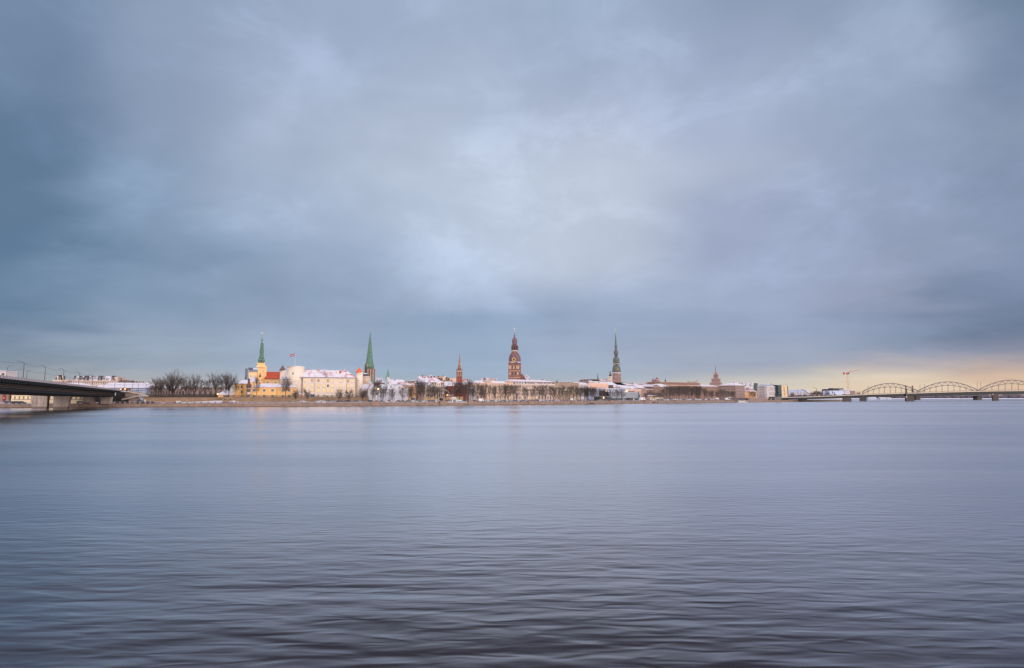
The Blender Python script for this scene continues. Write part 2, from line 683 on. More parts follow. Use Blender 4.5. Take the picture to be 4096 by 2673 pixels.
class Bld(Thing):
    """A building: facade frame plus walls, roof and windows laid out on it."""

    def __init__(s, name, label, cat, u0, u1, off0, off1, group=None, zb=None, face=None):
        P0, P1 = plan(u0, off0), plan(u1, off1)
        if face is not None:        # turned to the opposite bank, then by face degrees
            c = plan((u0 + u1) / 2, off0)
            a = -math.atan2(c[0], c[1]) + R(face)
            hw = (u1 - u0) / 2 * c[1] / F
            P0 = (c[0] - math.cos(a) * hw, c[1] - math.sin(a) * hw)
            P1 = (c[0] + math.cos(a) * hw, c[1] + math.sin(a) * hw)
        s.fr = Fr(P0, P1)
        s.zb = gz((off0 + off1) / 2, P0[0]) - 0.3 if zb is None else zb
        super().__init__(name, label, cat, (P0[0], P0[1], s.zb), group)

    def px(s, n, u=None):
        """n picture pixels in metres at the facade."""
        return n * s.fr.P0[1] / F

    def walls(s, u0, u1, v, depth, mat, ly=0.0, name='wall', zb=None, label=None):
        fr = s.fr
        x0, x1 = fr.loc(u0, v, ly)[0], fr.loc(u1, v, ly)[0]
        z = fr.loc((u0 + u1) / 2, v, ly)[1]
        mb = MB()
        fr.lbox(mb, x0, x1, ly, ly + depth, s.zb if zb is None else zb, z)
        s.part(name, mb, mat, label=label)
        return x0, x1, z

    def z(s, v, u, ly=0.0):
        return s.fr.loc(u, v, ly)[1]

    def band(s, u0, u1, v, mat, th=0.3, proud=0.25, ly=0.0, name='cornice', depth=0.0):
        fr = s.fr
        x0, x1 = fr.loc(u0, v, ly)[0], fr.loc(u1, v, ly)[0]
        z = fr.loc((u0 + u1) / 2, v, ly)[1]
        mb = MB()
        fr.lbox(mb, x0 - proud, x1 + proud, ly - proud, ly + max(depth, 0.002) + (proud if depth else 0), z - th / 2, z + th / 2)
        return s.part(name, mb, mat)

    def wins(s, us, v_mids, wpx, hpx, frame=None, gl=None, arch=False, bars=False, ly=0.0, lit=0.0, fr=None, skip=()):
        """One part per window; v_mids are rows at the middle of the facade, kept level in the world."""
        fr = fr or s.fr
        um = sum(us) / len(us)
        sc = fr.P0[1] + (fr.ux[1] * fr.L / 2)
        wd, h = wpx * sc / F, hpx * sc / F
        for r, v in enumerate(v_mids):
            zc = fr.loc(um, v, ly)[1]
            for c, u in enumerate(us):
                if (r, c) in skip:
                    continue
                x = fr.loc(u, v, ly)[0]
                g = gl or G_DARK
                q = random.random()
                if q < lit:
                    g = G_LIT if random.random() < 0.5 else G_DIM
                me = window_mesh(wd, h, arch, frame or M_FRAME, g, bars)
                s.place('window', me, fr.W(x, ly - 0.002, zc - h / 2), fr.ang)

    def chimneys(s, lst, mat, wpx=4, ly=3.0):
        for u, v0, v1 in lst:
            mb = MB()
            s.fr.box(mb, u - wpx / 2, u + wpx / 2, v0, v1 + 2, ly, ly + s.px(wpx))
            q = s.part('chimney', mb, mat)
            mb = MB()
            s.fr.box(mb, u - wpx / 2 - 0.5, u + wpx / 2 + 0.5, v0 - 0.5, v0 + 0.6, ly - 0.15, ly + s.px(wpx) + 0.15)
            s.part('chimney_cap', mb, M_SNOW, parent=q)


def span(a, b, n):
    return [a + (b - a) * i / (n - 1) for i in range(n)] if n > 1 else [(a + b) / 2]


# picture coordinates measured on enlarged crops of the photograph
def zA(x, y): return (x / 3.967, 1400 + y / 3.967)
def zB(x, y): return (500 + x / 3.967, 1300 + y / 3.967)
def zC(x, y): return (840 + x / 4.567, 1300 + y / 4.567)
def zD(x, y): return (1180 + x / 4.567, 1300 + y / 4.567)
def zE(x, y): return (1540 + x / 4.568, 1300 + y / 4.568)
def zF(x, y): return (1900 + x / 4.568, 1300 + y / 4.568)
def zG(x, y): return (2300 + x / 4.568, 1300 + y / 4.568)
def zH(x, y): return (2700 + x / 4.76, 1380 + y / 4.76)
def zI(x, y): return (3100 + x / 4.76, 1380 + y / 4.76)
def zJ(x, y): return (3500 + x / 3.993, 1400 + y / 3.993)
def zK(x, y): return (1640 + x / 10.355, 1480 + y / 10.355)
def zM(x, y): return (2380 + x / 8.5, 1500 + y / 8.5)


# ------------------------------------------------------------------ water
def make_water():
    m, t, b = base_mat('river_water', 0.12)
    p = pos(t)
    sx = t.new('ShaderNodeSeparateXYZ')
    t.link(p, sx.inputs[0])
    # wavelets run across the stream; a long exposure leaves them soft
    d1 = t.noise(t.mapping(p, (0.70, 2.3, 1), rot=(0, 0, R(3))), 1.0, 1.0, 0.4, 0.5)
    d2 = t.noise(t.mapping(p, (0.30, 1.0, 1), rot=(0, 0, R(-4))), 1.0, 1.2, 0.45, 0.4)
    d3 = t.noise(t.mapping(p, (0.05, 0.24, 1), rot=(0, 0, R(5))), 1.0, 3.0, 0.5, 0.6)
    far = t.mapr(sx.outputs[1], 15, 140, 1.1, 0.1)
    far2 = t.math('ADD', t.mapr(sx.outputs[1], 12, 34, 1.0, 0.0), t.mapr(sx.outputs[1], 20, 330, 0.2, 0.035))
    h = t.math('ADD', t.math('MULTIPLY', t.math('MULTIPLY', d1, far), 0.033),
               t.math('MULTIPLY', t.math('ADD', t.math('MULTIPLY', d2, 0.08), t.math('MULTIPLY', d3, 0.13)), far2))
    bp = t.new('ShaderNodeBump')
    bp.inputs['Strength'].default_value = 1.0
    bp.inputs['Distance'].default_value = 1.0
    t.link(h, bp.inputs['Height'])
    # normals tilted towards the near bank so the water reflects higher, brighter sky
    va = t.new('ShaderNodeVectorMath', operation='ADD')
    t.link(bp.outputs[0], va.inputs[0])
    s2 = t.noise(t.mapping(p, (0.0035, 0.045, 1), rot=(0, 0, R(8))), 1.0, 4, 0.55, 0.6)
    s3 = t.noise(t.mapping(p, (0.03, 0.35, 1), rot=(0, 0, R(4))), 1.0, 3, 0.6, 0.6)
    tl = t.math('ADD', t.math('MULTIPLY', t.math('SUBTRACT', s2, 0.5), 0.16), t.math('MULTIPLY', t.math('SUBTRACT', s3, 0.5), 0.05))
    tv = t.new('ShaderNodeCombineXYZ')
    t.link(t.math('SUBTRACT', tl, 0.034), tv.inputs[1])
    t.link(tv.outputs[0], va.inputs[1])
    vn = t.new('ShaderNodeVectorMath', operation='NORMALIZE')
    t.link(va.outputs[0], vn.inputs[0])
    N = vn.outputs[0]
    # wind patches roughen the surface in long streaks
    s1 = t.noise(t.mapping(p, (0.004, 0.03, 1), rot=(0, 0, R(12))), 1.0, 5, 0.6, 0.5)
    dif = t.new('ShaderNodeBsdfDiffuse')
    t.link(t.mix(t.mapr(s1, 0.3, 0.7), (0.022, 0.021, 0.030, 1), (0.032, 0.030, 0.042, 1)), dif.inputs[0])
    gl = t.new('ShaderNodeBsdfAnisotropic')
    gl.distribution = 'MULTI_GGX'
    gl.inputs['Color'].default_value = (0.97, 0.95, 0.975, 1)
    t.link(t.mapr(s1, 0.3, 0.7, 0.17, 0.30), gl.inputs['Roughness'])
    t.link(N, gl.inputs['Normal'])
    lw = t.new('ShaderNodeLayerWeight')
    lw.inputs['Blend'].default_value = 0.5
    t.link(N, lw.inputs['Normal'])
    fz = t.mapr(lw.outputs['Facing'], 0.51, 1.0, 0.02, 1.0, True)
    ms = t.new('ShaderNodeMixShader')
    t.link(fz, ms.inputs[0])
    t.link(dif.outputs[0], ms.inputs[1])
    t.link(gl.outputs[0], ms.inputs[2])
    t.link(ms.outputs[0], t.n['Material Output'].inputs['Surface'])
    t.n.remove(b)
    mb = MB()
    ys = [-60, 0, 10, 20, 40, 80, 160, 320, 640, 1300, 3000, 9000]
    for a, c in zip(ys, ys[1:]):
        mb.poly([(-9000, a, 0), (9000, a, 0), (9000, c, 0), (-9000, c, 0)])
    o = link('water', mb.mesh('water', m))
    tag(o, 'calm blue grey river with soft dark wavelets', kind='structure')


make_water()


# ------------------------------------------------------------------ land
def make_ground():
    m, t, b = base_mat('snowy_ground', 0.85)
    p = pos(t)
    n1 = t.noise(p, 0.12, 6, 0.65, 0.8)
    n2 = t.noise(p, 0.9, 4, 0.6)
    a = t.mix(t.mapr(t.math('ADD', t.math('MULTIPLY', n1, 0.7), t.math('MULTIPLY', n2, 0.3)), 0.36, 0.46), (0.16, 0.13, 0.115, 1), (0.58, 0.59, 0.70, 1))
    t.link(a, b.inputs['Base Color'])
    xs = []
    x = -1170
    while x < 470:
        xs.append(x)
        x += 20
    xs += [QP[4][0], QP[5][0], QP[6][0], 760, 1000, 1500, 2600, 5000, 9000]
    xs = sorted(xs)
    offs = [0.0, 8, 16, 30, 60, 110, 200, 600, 3000, 12000]
    mb = MB()
    P = [[(X, Q(X) + o, gz(o, X)) for o in offs] for X in xs]
    for i in range(len(xs) - 1):
        for j in range(len(offs) - 1):
            mb.poly([P[i][j], P[i + 1][j], P[i + 1][j + 1], P[i][j + 1]])
    o = link('ground', mb.mesh('ground', m))
    tag(o, 'snow covered city ground behind the quay', kind='structure')
    # bank face of the far shore
    mb = MB()
    fx = [QP[4][0], QP[5][0], QP[6][0], 1000, 2600, 9000]
    for a, c in zip(fx, fx[1:]):
        mb.poly([(a, Q(a) - 1, -0.5), (c, Q(c) - 1, -0.5), (c, Q(c), gz(0, c + 9)), (a, Q(a), gz(0, a + 9))])
    o = link('river_bank', mb.mesh('river_bank', m))
    tag(o, 'low snowy bank beyond the bridges', kind='structure')
    # road along the quay
    mr, t, b = base_mat('slushy_asphalt', 0.7)
    p = pos(t)
    n1 = t.noise(t.mapping(p, (0.15, 0.15, 1)), 1.0, 5, 0.6)
    t.link(t.mix(t.mapr(n1, 0.42, 0.6), (0.05, 0.05, 0.055, 1), (0.33, 0.33, 0.37, 1)), b.inputs['Base Color'])
    mb = MB()
    xx = [x for x in xs if -420 <= x <= 440]
    for a, c in zip(xx, xx[1:]):
        for o0, o1 in ((5.5, 8), (8, 15.5)):
            mb.poly([(a, Q(a) + o0, gz(o0) + 0.03), (c, Q(c) + o0, gz(o0) + 0.03), (c, Q(c) + o1, gz(o1) + 0.03), (a, Q(a) + o1, gz(o1) + 0.03)])
    o = link('quay_road', mb.mesh('quay_road', mr))
    tag(o, 'slushy asphalt road and parking strip along the quay', kind='structure')


make_ground()


def quay_wall():
    m, t, b = base_mat('quay_masonry', 0.9)
    p = pos(t)
    br = t.new('ShaderNodeTexBrick')
    cmb = t.new('ShaderNodeCombineXYZ')
    sx = t.new('ShaderNodeSeparateXYZ')
    t.link(p, sx.inputs[0])
    t.link(t.math('MULTIPLY', sx.outputs[0], 1.05), cmb.inputs[0])
    t.link(sx.outputs[2], cmb.inputs[1])
    t.link(cmb.outputs[0], br.inputs['Vector'])
    br.inputs['Scale'].default_value = 1.0
    br.inputs['Brick Width'].default_value = 1.6
    br.inputs['Row Height'].default_value = 0.48
    br.inputs['Mortar Size'].default_value = 0.035
    br.inputs['Color1'].default_value = (0.32, 0.215, 0.165, 1)
    br.inputs['Color2'].default_value = (0.24, 0.175, 0.14, 1)
    br.inputs['Mortar'].default_value = (0.14, 0.10, 0.09, 1)
    n1 = t.noise(p, 0.22, 5, 0.65, 0.4)
    n2 = t.noise(t.mapping(p, (0.9, 0.9, 0.15)), 1.0, 3, 0.6)
    a = t.mix(t.mapr(n1, 0.35, 0.68, 0, 0.65), br.outputs[0], (0.36, 0.275, 0.24, 1))
    a = t.mix(t.mapr(n2, 0.5, 0.7, 0, 0.5), a, (0.13, 0.10, 0.085, 1))
    # dark water-stained foot
    a = t.mix(t.mapr(t.math('ADD', sx.outputs[2], t.math('MULTIPLY', n1, 0.5)), 0.4, 0.75, 0.85, 0.0), a, (0.06, 0.045, 0.04, 1))
    t.link(a, b.inputs['Base Color'])
    pts = QP[0:5]
    dense = []
    for (x0, y0), (x1, y1) in zip(pts, pts[1:]):
        n = max(1, int(math.hypot(x1 - x0, y1 - y0) / 40))
        for i in range(n):
            dense.append((x0 + (x1 - x0) * i / n, y0 + (y1 - y0) * i / n))
    dense.append(pts[-1])
    dense = [q for q in dense if q[0] > -520]
    th = Thing('quay_wall', 'long brown granite quay wall rising straight from the river', 'quay wall', (dense[0][0], dense[0][1], 0))
    mb = MB()
    mc = MB()
    for (x0, y0), (x1, y1) in zip(dense, dense[1:]):
        mb.hexa([(x0, y0, -1), (x1, y1, -1), (x1, y1 + 1.2, -1), (x0, y0 + 1.2, -1)],
                [(x0, y0, 1.75), (x1, y1, 1.75), (x1, y1 + 1.2, 1.75), (x0, y0 + 1.2, 1.75)])
        mc.hexa([(x0, y0 - 0.12, 1.752), (x1, y1 - 0.12, 1.752), (x1, y1 + 1.2, 1.752), (x0, y0 + 1.2, 1.752)],
                [(x0, y0 - 0.12, 2.0), (x1, y1 - 0.12, 2.0), (x1, y1 + 1.2, 2.0), (x0, y0 + 1.2, 2.0)])
    th.part('wall', mb, m)
    th.part('coping', mc, M_STONE)
    return m


M_QUAY = quay_wall()


def word(n):
    return ['first', 'second', 'third', 'fourth', 'fifth', 'sixth', 'seventh', 'eighth', 'ninth', 'tenth', 'eleventh', 'twelfth',
            'thirteenth', 'fourteenth', 'fifteenth', 'sixteenth', 'seventeenth', 'eighteenth', 'nineteenth', 'twentieth',
            'twenty-first', 'twenty-second', 'twenty-third', 'twenty-fourth', 'twenty-fifth', 'twenty-sixth', 'twenty-seventh',
            'twenty-eighth', 'twenty-ninth', 'thirtieth', 'thirty-first', 'thirty-second', 'thirty-third'][n]


M_PINKG = brick('pink_granite', rgb(164, 130, 122), rgb(142, 114, 108), 0.2)


def post_mesh():
    mb = MB()
    mb.box(-0.32, 0.32, -0.3, 0.3, 0, 0.95)
    mb.box(-0.4, 0.4, -0.38, 0.38, 0.951, 1.1, 0)
    mb.box(-0.36, 0.36, -0.34, 0.34, 1.101, 1.2, 1)
    return mb.mesh('post', [M_PINKG, M_SNOW])


POST = post_mesh()


def railing(u0, u1, label, n, dark=False):
    P0, P1 = plan(u0, 0.5, 1612), plan(u1, 0.5, 1612)
    th = Thing('quay_railing', label, 'railing', (P0[0], P0[1], 2.0), 'railing sections on top of the quay')
    fr = Fr(P0, P1)
    for i in range(n + 1):
        x = fr.L * i / n
        th.place('post', POST, fr.W(x, 0, 1.98), fr.ang)
    mb = MB()
    ms = MB()
    for i in range(n):
        a, b = fr.L * i / n + 0.42, fr.L * (i + 1) / n - 0.42
        for zz in (2.25, 2.55, 2.86):
            fr.lbox(mb, a, b, -0.04, 0.04, zz, zz + 0.07)
        k_ = max(2, int((b - a) / 0.5))
        for j in range(k_ + 1):
            xx = a + (b - a) * j / k_
            fr.lbox(mb, xx - 0.03, xx + 0.03, -0.03, 0.03, 1.99, 2.86)
        fr.lbox(ms, a, b, -0.06, 0.06, 2.935, 3.0)
    th.part('rail', mb, M_DARK)
    th.part('snow_cap', ms, M_SNOW)


def platform(u0, u1, label):
    P0, P1 = plan(u0, -0.6, 1612), plan(u1, -0.6, 1612)
    th = Thing('quay_bastion', label, 'quay bastion', (P0[0], P0[1], 0), 'granite blocks standing out of the quay wall')
    fr = Fr(P0, P1)
    mb = MB()
    fr.lbox(mb, 0, fr.L, 0, 2.2, -1, 3.0)
    th.part('block', mb, M_QUAY)
    mb = MB()
    fr.lbox(mb, -0.1, fr.L + 0.1, -0.1, 2.3, 3.001, 3.12)
    th.part('coping', mb, M_PINKG)


plats = [(1486, 1517, 'pinkish granite block on the quay below the tall green spire'),
         (1760, 1791, 'granite block on the quay left of the small white pavilion'),
         (1875, 1912, 'granite block on the quay right of the small white pavilion'),
         (2115, 2138, 'granite block on the quay before the block with the glass attic'),
         (2288, 2309, 'granite block on the quay before the plain tan block'),
         (2442, 2460, 'granite block on the quay before the striped glass hall'),
         (2579, 2594, 'granite block on the quay left of the pedimented building'),
         (2702, 2719, 'granite block on the quay before the long brown office block')]
for a, b, l in plats:
    platform(a, b, l)
secs = [(335, 640, 'railing with pink posts running from the left bridge along the quay', 15),
        (663, 1484, 'long railing with snowy gaps below the yellow and white castle', 31),
        (1519, 1758, 'railing with pink posts below the white church with teal spire', 12),
        (1914, 2113, 'railing below the long cream apartment block', 13),
        (2140, 2286, 'railing before the block with the glass attic', 10),
        (2311, 2440, 'railing above the three black tyres', 10),
        (2462, 2577, 'railing before the striped glass hall', 9),
        (2596, 2700, 'railing before the pedimented building', 9),
        (2721, 2950, 'railing nearest the moored white boat', 22)]
for s4 in secs:
    railing(*s4)

# snow drift lying between the railing and the road
mb = MB()
x = -165
while x < 215:
    a, c = x, x + 20
    mb.poly([(a, Q(a) + 1.5, 2.03), (c, Q(c) + 1.5, 2.03), (c, Q(c) + 3.2, 2.42), (a, Q(a) + 3.2, 2.42)])
    mb.poly([(a, Q(a) + 3.2, 2.42), (c, Q(c) + 3.2, 2.42), (c, Q(c) + 5.4, 2.1), (a, Q(a) + 5.4, 2.1)])
    x += 20
tag(link('snow_bank', mb.mesh('snow_bank', M_SNOW)), 'ploughed snow strip along the quay promenade', kind='structure')

# ------------------------------------------------------------------ paints
P_YEL = plaster('yellow_plaster', rgb(238, 192, 130), 0.08)
P_YEL2 = plaster('yellow_plaster_tower', rgb(242, 202, 146), 0.06)
P_WHITE = plaster('white_plaster', rgb(224, 210, 198), 0.08)
P_WHITE2 = plaster('chalk_white_plaster', rgb(204, 203, 210), 0.08)
P_CREAM = plaster('cream_plaster', rgb(212, 186, 164), 0.12)
P_CREAM2 = plaster('pink_cream_plaster', rgb(206, 182, 170), 0.12)
P_TAN = plaster('tan_render', rgb(176, 152, 130), 0.12)
P_SALMON = plaster('salmon_plaster', rgb(214, 178, 160), 0.1)
P_PALE = plaster('pale_grey_plaster', rgb(196, 188, 190), 0.1)
P_BEIGE = plaster('beige_firewall', rgb(214, 196, 176), 0.1)
P_PINKG = plaster('pinkish_grey_plaster', rgb(178, 156, 150), 0.14)
P_GREYB = plaster('grey_brown_plaster', rgb(142, 122, 118), 0.14)
P_BLUEW = plaster('pale_blue_cladding', rgb(188, 200, 222), 0.06)
P_ORANGE = plaster('orange_plaster', rgb(206, 164, 122), 0.12)
B_RED = brick('red_brick', rgb(140, 78, 68), rgb(164, 94, 80))
B_DOM = brick('cathedral_brick', rgb(130, 88, 82), rgb(158, 112, 100), 0.35)
B_BROWN = brick('brown_brick', rgb(148, 122, 110), rgb(128, 104, 96), 0.4)
B_PINK = brick('pink_brown_stone', rgb(170, 142, 134), rgb(144, 118, 112), 0.35)
R_RED = plain('red_tiles', rgb(178, 76, 56), 0.8, 0, 0.22, 0.8)
R_ORANGE = plain('orange_tiles', rgb(214, 100, 58), 0.8, 0, 0.12)
R_SNOWRED = snowroof('snow_on_red_tiles', rgb(178, 92, 84), 0.70, 0.22)
R_SNOWRED2 = snowroof('snow_on_red_tiles_patchy', rgb(160, 62, 48), 0.58, 0.3)
R_SNOW = snowroof('snow_on_grey_tin', rgb(120, 118, 126), 0.95, 0.2)
R_SNOWTEAL = snowroof('snow_on_teal_tin', rgb(110, 150, 150), 0.72, 0.2)
R_TEAL = plain('dark_teal_tin', rgb(100, 128, 134), 0.6)
R_DARK = plain('dark_slate', rgb(62, 56, 62), 0.7)
R_BROWN = plain('brown_shingle', rgb(104, 78, 78), 0.8)
R_SNOWDARK = snowroof('snow_on_slate', rgb(70, 66, 76), 0.6, 0.3)
C_GREEN = plain('green_copper', rgb(86, 122, 106), 0.7, 0, 0.22, 0.5)
C_GREEN2 = plain('bright_copper', rgb(96, 142, 132), 0.7, 0, 0.15, 0.5)
C_DARKG = plain('dark_copper', rgb(90, 98, 96), 0.7, 0, 0.35, 0.6)
C_PLUM = plain('plum_copper', rgb(112, 84, 92), 0.65, 0, 0.2, 0.8)
M_LAMP = glow('warm_lamp', (1.0, 0.45, 0.12, 1), 6.0)
M_LAMPW = glow('white_lamp', (0.9, 0.95, 1.0, 1), 6.0)
M_REDL = glow('red_signal', (1.0, 0.05, 0.04, 1), 4.0)
M_GARL = glow('garland_light', (1.0, 0.5, 0.25, 1), 1.6)
P_FENCE = plain('iron_fence', rgb(66, 66, 74), 0.7)


def lath(b, cu, prof, ly, mat, name, n=16, rot=None, parent=None, smooth=False, label=None, ux=None):
    """prof: (half width in px, v) bottom to top round the column cu."""
    fr = b.fr
    x = fr.loc(cu, prof[0][1], ly)[0]
    c = fr.W(x, ly, 0)
    sc = c[1] / F
    q = []
    for hw, v in prof:
        q.append((max(0.02, hw * sc), fr.loc(cu, v, ly)[1]))
    k = 1.0
    r0 = fr.ang if rot is None else fr.ang + rot
    if n == 4:
        va = math.atan2(c[0], c[1])
        t_ = abs(((r0 + va) + math.pi / 4) % (math.pi / 2) - math.pi / 4)
        k = math.sqrt(2) / (math.cos(t_) + math.sin(t_))
        r0 += math.pi / 4
    b.last = (q[0][0] * k / math.sqrt(2), q[-1][0] * k / math.sqrt(2))
    if n == 8:
        k = 1 / math.cos(math.pi / 8)
        r0 += math.pi / 8
    mb = MB()
    mb.lathe((c[0], c[1]), [(r * k, z) for r, z in q], n, r0)
    return b.part(name, mb, mat, parent=parent, smooth=smooth, label=label)


def face(b, cu, v, w_, h_, ly, mat, name, arch=False, parent=None, th=0.2):
    """A small panel on a wall."""
    mb = MB()
    fr = b.fr
    fr.box(mb, cu - w_ / 2, cu + w_ / 2, v - h_ / 2, v + h_ / 2, ly - th, ly)
    return b.part(name, mb, mat, parent=parent)


def clock(b, cu, v, r, ly, parent=None, dial=None):
    fr = b.fr
    x, z = fr.loc(cu, v, ly)
    rr = r * fr.W(x, ly, 0)[1] / F
    def disc(r, y0, y1):
        mb = MB()
        n = 20
        mb.hexa([fr.W(x + r * math.cos(6.2832 * k / n), y0, z + r * math.sin(6.2832 * k / n)) for k in range(n)],
                [fr.W(x + r * math.cos(6.2832 * k / n), y1, z + r * math.sin(6.2832 * k / n)) for k in range(n)])
        return mb
    p = b.part('clock_face', disc(rr, ly, ly - 0.3), M_GOLD, parent)
    if parent is None:
        b.part('dial', disc(rr * 0.68, ly - 0.31, ly - 0.38), dial or M_BLACK, p)
        mb = MB()
        mb.tube(fr.W(x, ly - 0.42, z), fr.W(x + rr * 0.5, ly - 0.42, z + rr * 0.05), 0.12, 0.06)
        mb.tube(fr.W(x, ly - 0.42, z), fr.W(x - rr * 0.1, ly - 0.42, z - rr * 0.6), 0.1, 0.05)
        b.part('hands', mb, M_GOLD, p)


# ------------------------------------------------------------------ castle terrace
TZ = 5.6
def terrace():
    us = [573, 640, 720, 800, 888]
    mb = MB()
    def strip(mb, ua, ub, o0, o1, z0, z1, mi=0):
        a, c = plan(ua, o0), plan(ub, o0)
        d, e = plan(ua, o1), plan(ub, o1)
        mb.hexa([(a[0], a[1], z0), (c[0], c[1], z0), (e[0], e[1], z0), (d[0], d[1], z0)],
                [(a[0], a[1], z1), (c[0], c[1], z1), (e[0], e[1], z1), (d[0], d[1], z1)], mi)
    m = brick('terrace_masonry', rgb(154, 130, 104), rgb(130, 108, 90), 0.35)
    P = plan(573, 20)
    th = Thing('garden_wall', 'long low tan stone wall below the bare park trees left of the castle', 'wall', (P[0], P[1], 2))
    mb = MB(); mc = MB()
    strip(mb, 573, 889, 21, 22, 1.5, TZ - 0.25)
    strip(mc, 573, 889, 20.8, 22.2, TZ - 0.249, TZ + 0.02)
    th.part('wall', mb, m)
    th.part('coping', mc, M_STONE)
    P = plan(889, 18)
    th = Thing('retaining_wall', 'stone retaining wall with iron fence under the yellow and white castle', 'wall', (P[0], P[1], 2))
    mb = MB(); mc = MB()
    strip(mb, 889.2, 1476, 17, 18, 1.5, TZ + 0.0)
    strip(mc, 889.2, 1476, 16.9, 18.1, TZ + 0.001, TZ + 0.15)
    w_ = th.part('wall', mb, m)
    th.part('coping', mc, M_STONE)
    fr = Fr(plan(893, 17.5), plan(1474, 17.5))
    mb = MB()
    fr.lbox(mb, 0, fr.L, -0.04, 0.04, TZ + 1.0, TZ + 1.1)
    fr.lbox(mb, 0, fr.L, -0.04, 0.04, TZ + 0.3, TZ + 0.4)
    n = int(fr.L / 0.3)
    for i in range(n):
        fr.lbox(mb, i * 0.3, i * 0.3 + 0.1, -0.03, 0.03, TZ + 0.15, TZ + 1.15)
    th.part('fence', mb, P_FENCE)
    for i in range(int(fr.L / 5)):
        mb = MB()
        fr.lbox(mb, i * 5 - 0.25, i * 5 + 0.25, -0.26, 0.26, TZ + 0.151, TZ + 1.3)
        if i < 90:
            th.part('fence_post', mb, P_GREYB)
    for uu in (901, 921.5):
        mb = MB()
        f2 = Fr(plan(893, 17), plan(1474, 17))
        f2.box(mb, uu - 3, uu + 3, 1596.5, 1600, -0.1, 0.1)
        th.part('drain_opening', mb, M_BLACK)
    mb = MB()
    strip(mb, 573, 889, 22.1, 90, 0.5, TZ - 0.3)
    strip(mb, 889.2, 1476, 18.1, 90, 0.5, TZ - 0.06)
    o = link('castle_terrace', mb.mesh('castle_terrace', plain('terrace_lawn', (0.2, 0.16, 0.13, 1), 0.9, 0, 0.3, 0.4)))
    tag(o, 'raised terrace that carries the castle and park trees', kind='structure')


terrace()

# ------------------------------------------------------------------ the castle
# low yellow front range
b = Bld('castle_front_range', 'long low yellow building with snowy hipped roof at the foot of the white tower', 'castle building',
        1003, 1182, 24, 24, zb=TZ - 0.3)
x0, x1, z = b.walls(1003, 1182, 1550, 11, P_YEL)
mb = MB()
b.fr.hip(mb, x0, x1, 0, 11, z, b.z(1534.5, 1090, 5.5), 6, 4, 0.5)
rf = b.part('roof', mb, snowroof('snow_lavender_roof', rgb(150, 100, 96), 0.95, 0.2))
b.band(1003, 1182, 1550.6, plain('dark_gutter', rgb(84, 66, 70)), 0.22, 0.5)
ws = [zC(x, 0)[0] for x in (808, 992, 1142, 1337, 1447)]
b.wins(ws, [1562, 1585], 10.5, 10.5, M_FRAME, G_TEAL, bars=True)
b.wins([zC(1510, 0)[0]], [1582], 4, 7, M_FRAME_GREY, G_DARK)
for u in (1002 + 6, 1107, 1175):
    mb = MB(); b.fr.box(mb, u, u + 0.8, 1551, 1590, -0.12, 0)
    b.part('downpipe', mb, M_DARK)
b.chimneys([(1091, 1531, 1537), (1118, 1532, 1537)], P_YEL, 4, 4.5)
mb = MB(); b.fr.box(mb, 1006, 1181, 1551.6, 1552.6, -0.3, -0.1)
b.part('garland', mb, M_GARL)
b.finish()

# oriel turret on its left end
b = Bld('oriel_turret', 'slim glazed corner turret with brown bulbous cap on the yellow castle range', 'turret', 987, 1003, 22.5, 22.5, zb=TZ - 0.3)
lath(b, 995, [(6.5, 1590), (6.5, 1552)], 3.0, P_WHITE2, 'wall', 8)
for v in (1562, 1584):
    for u in (991, 996.5):
        b.wins([u], [v], 4.5, 12 if v < 1570 else 8, M_FRAME_GREY, G_TEAL, ly=1.1)
mb = MB(); b.fr.box(mb, 990, 1001.5, 1569.5, 1577, 0.7, 1.0)
b.part('parapet', mb, P_WHITE2)
rf = lath(b, 995, [(8.5, 1552), (9.5, 1549), (10.5, 1545), (10, 1541), (7.5, 1537), (5, 1533.5), (4.2, 1531)], 3.0, R_BROWN, 'dome', 16, smooth=True)
lath(b, 995, [(3.7, 1531), (3.7, 1521.5)], 3.0, R_BROWN, 'lantern', 8, parent=rf)
lath(b, 995, [(5.4, 1521.5), (5.6, 1519.5), (4.6, 1517), (2.4, 1515), (0.4, 1512)], 3.0, R_BROWN, 'cap', 12, parent=rf, smooth=True)
b.finish()

# yellow gabled house left of it
b = Bld('yellow_gabled_house', 'yellow castle house with snowy gable left of the oriel turret', 'castle building', 936, 990, 30, 30, zb=TZ - 0.3)
x0, x1, z = b.walls(936, 988, 1535.5, 14, P_YEL)
mb = MB()
b.fr.hip(mb, x0, x1, 0, 14, z, b.z(1520, 960, 7), 5, 0.2, 0.5)
b.part('roof', mb, snowroof('snow_lavender_roof2', rgb(170, 140, 140), 0.92, 0.2))
b.band(936, 972, 1536, M_DARK, 0.25, 0.5)
b.wins([zC(577, 0)[0]], [1547, 1567.5, 1586], 5.5, 10, M_FRAME_GREY, G_DARK)
b.wins([945, 953], [1547], 4.5, 8, M_FRAME_GREY, G_DARK)
for u in (970, 974):
    mb = MB(); b.fr.box(mb, u, u + 0.7, 1537, 1590, -0.12, 0)
    b.part('downpipe', mb, M_DARK)
b.finish()
b = Bld('yellow_cross_wing', 'steep snowy gabled wing peeping over the low yellow castle range', 'castle building', 972, 1036, 37, 37, zb=TZ - 0.3)
x0, x1, z = b.walls(972, 1036, 1530, 12, P_YEL)
mb = MB()
b.fr.gable(mb, x0, x1, 0, 12, z, b.z(1508, 1004, 0), 0.5, False, 0, 0)
b.part('roof', mb, snowroof('snow_lavender_roof3', rgb(190, 160, 140), 0.93, 0.2))
b.finish()
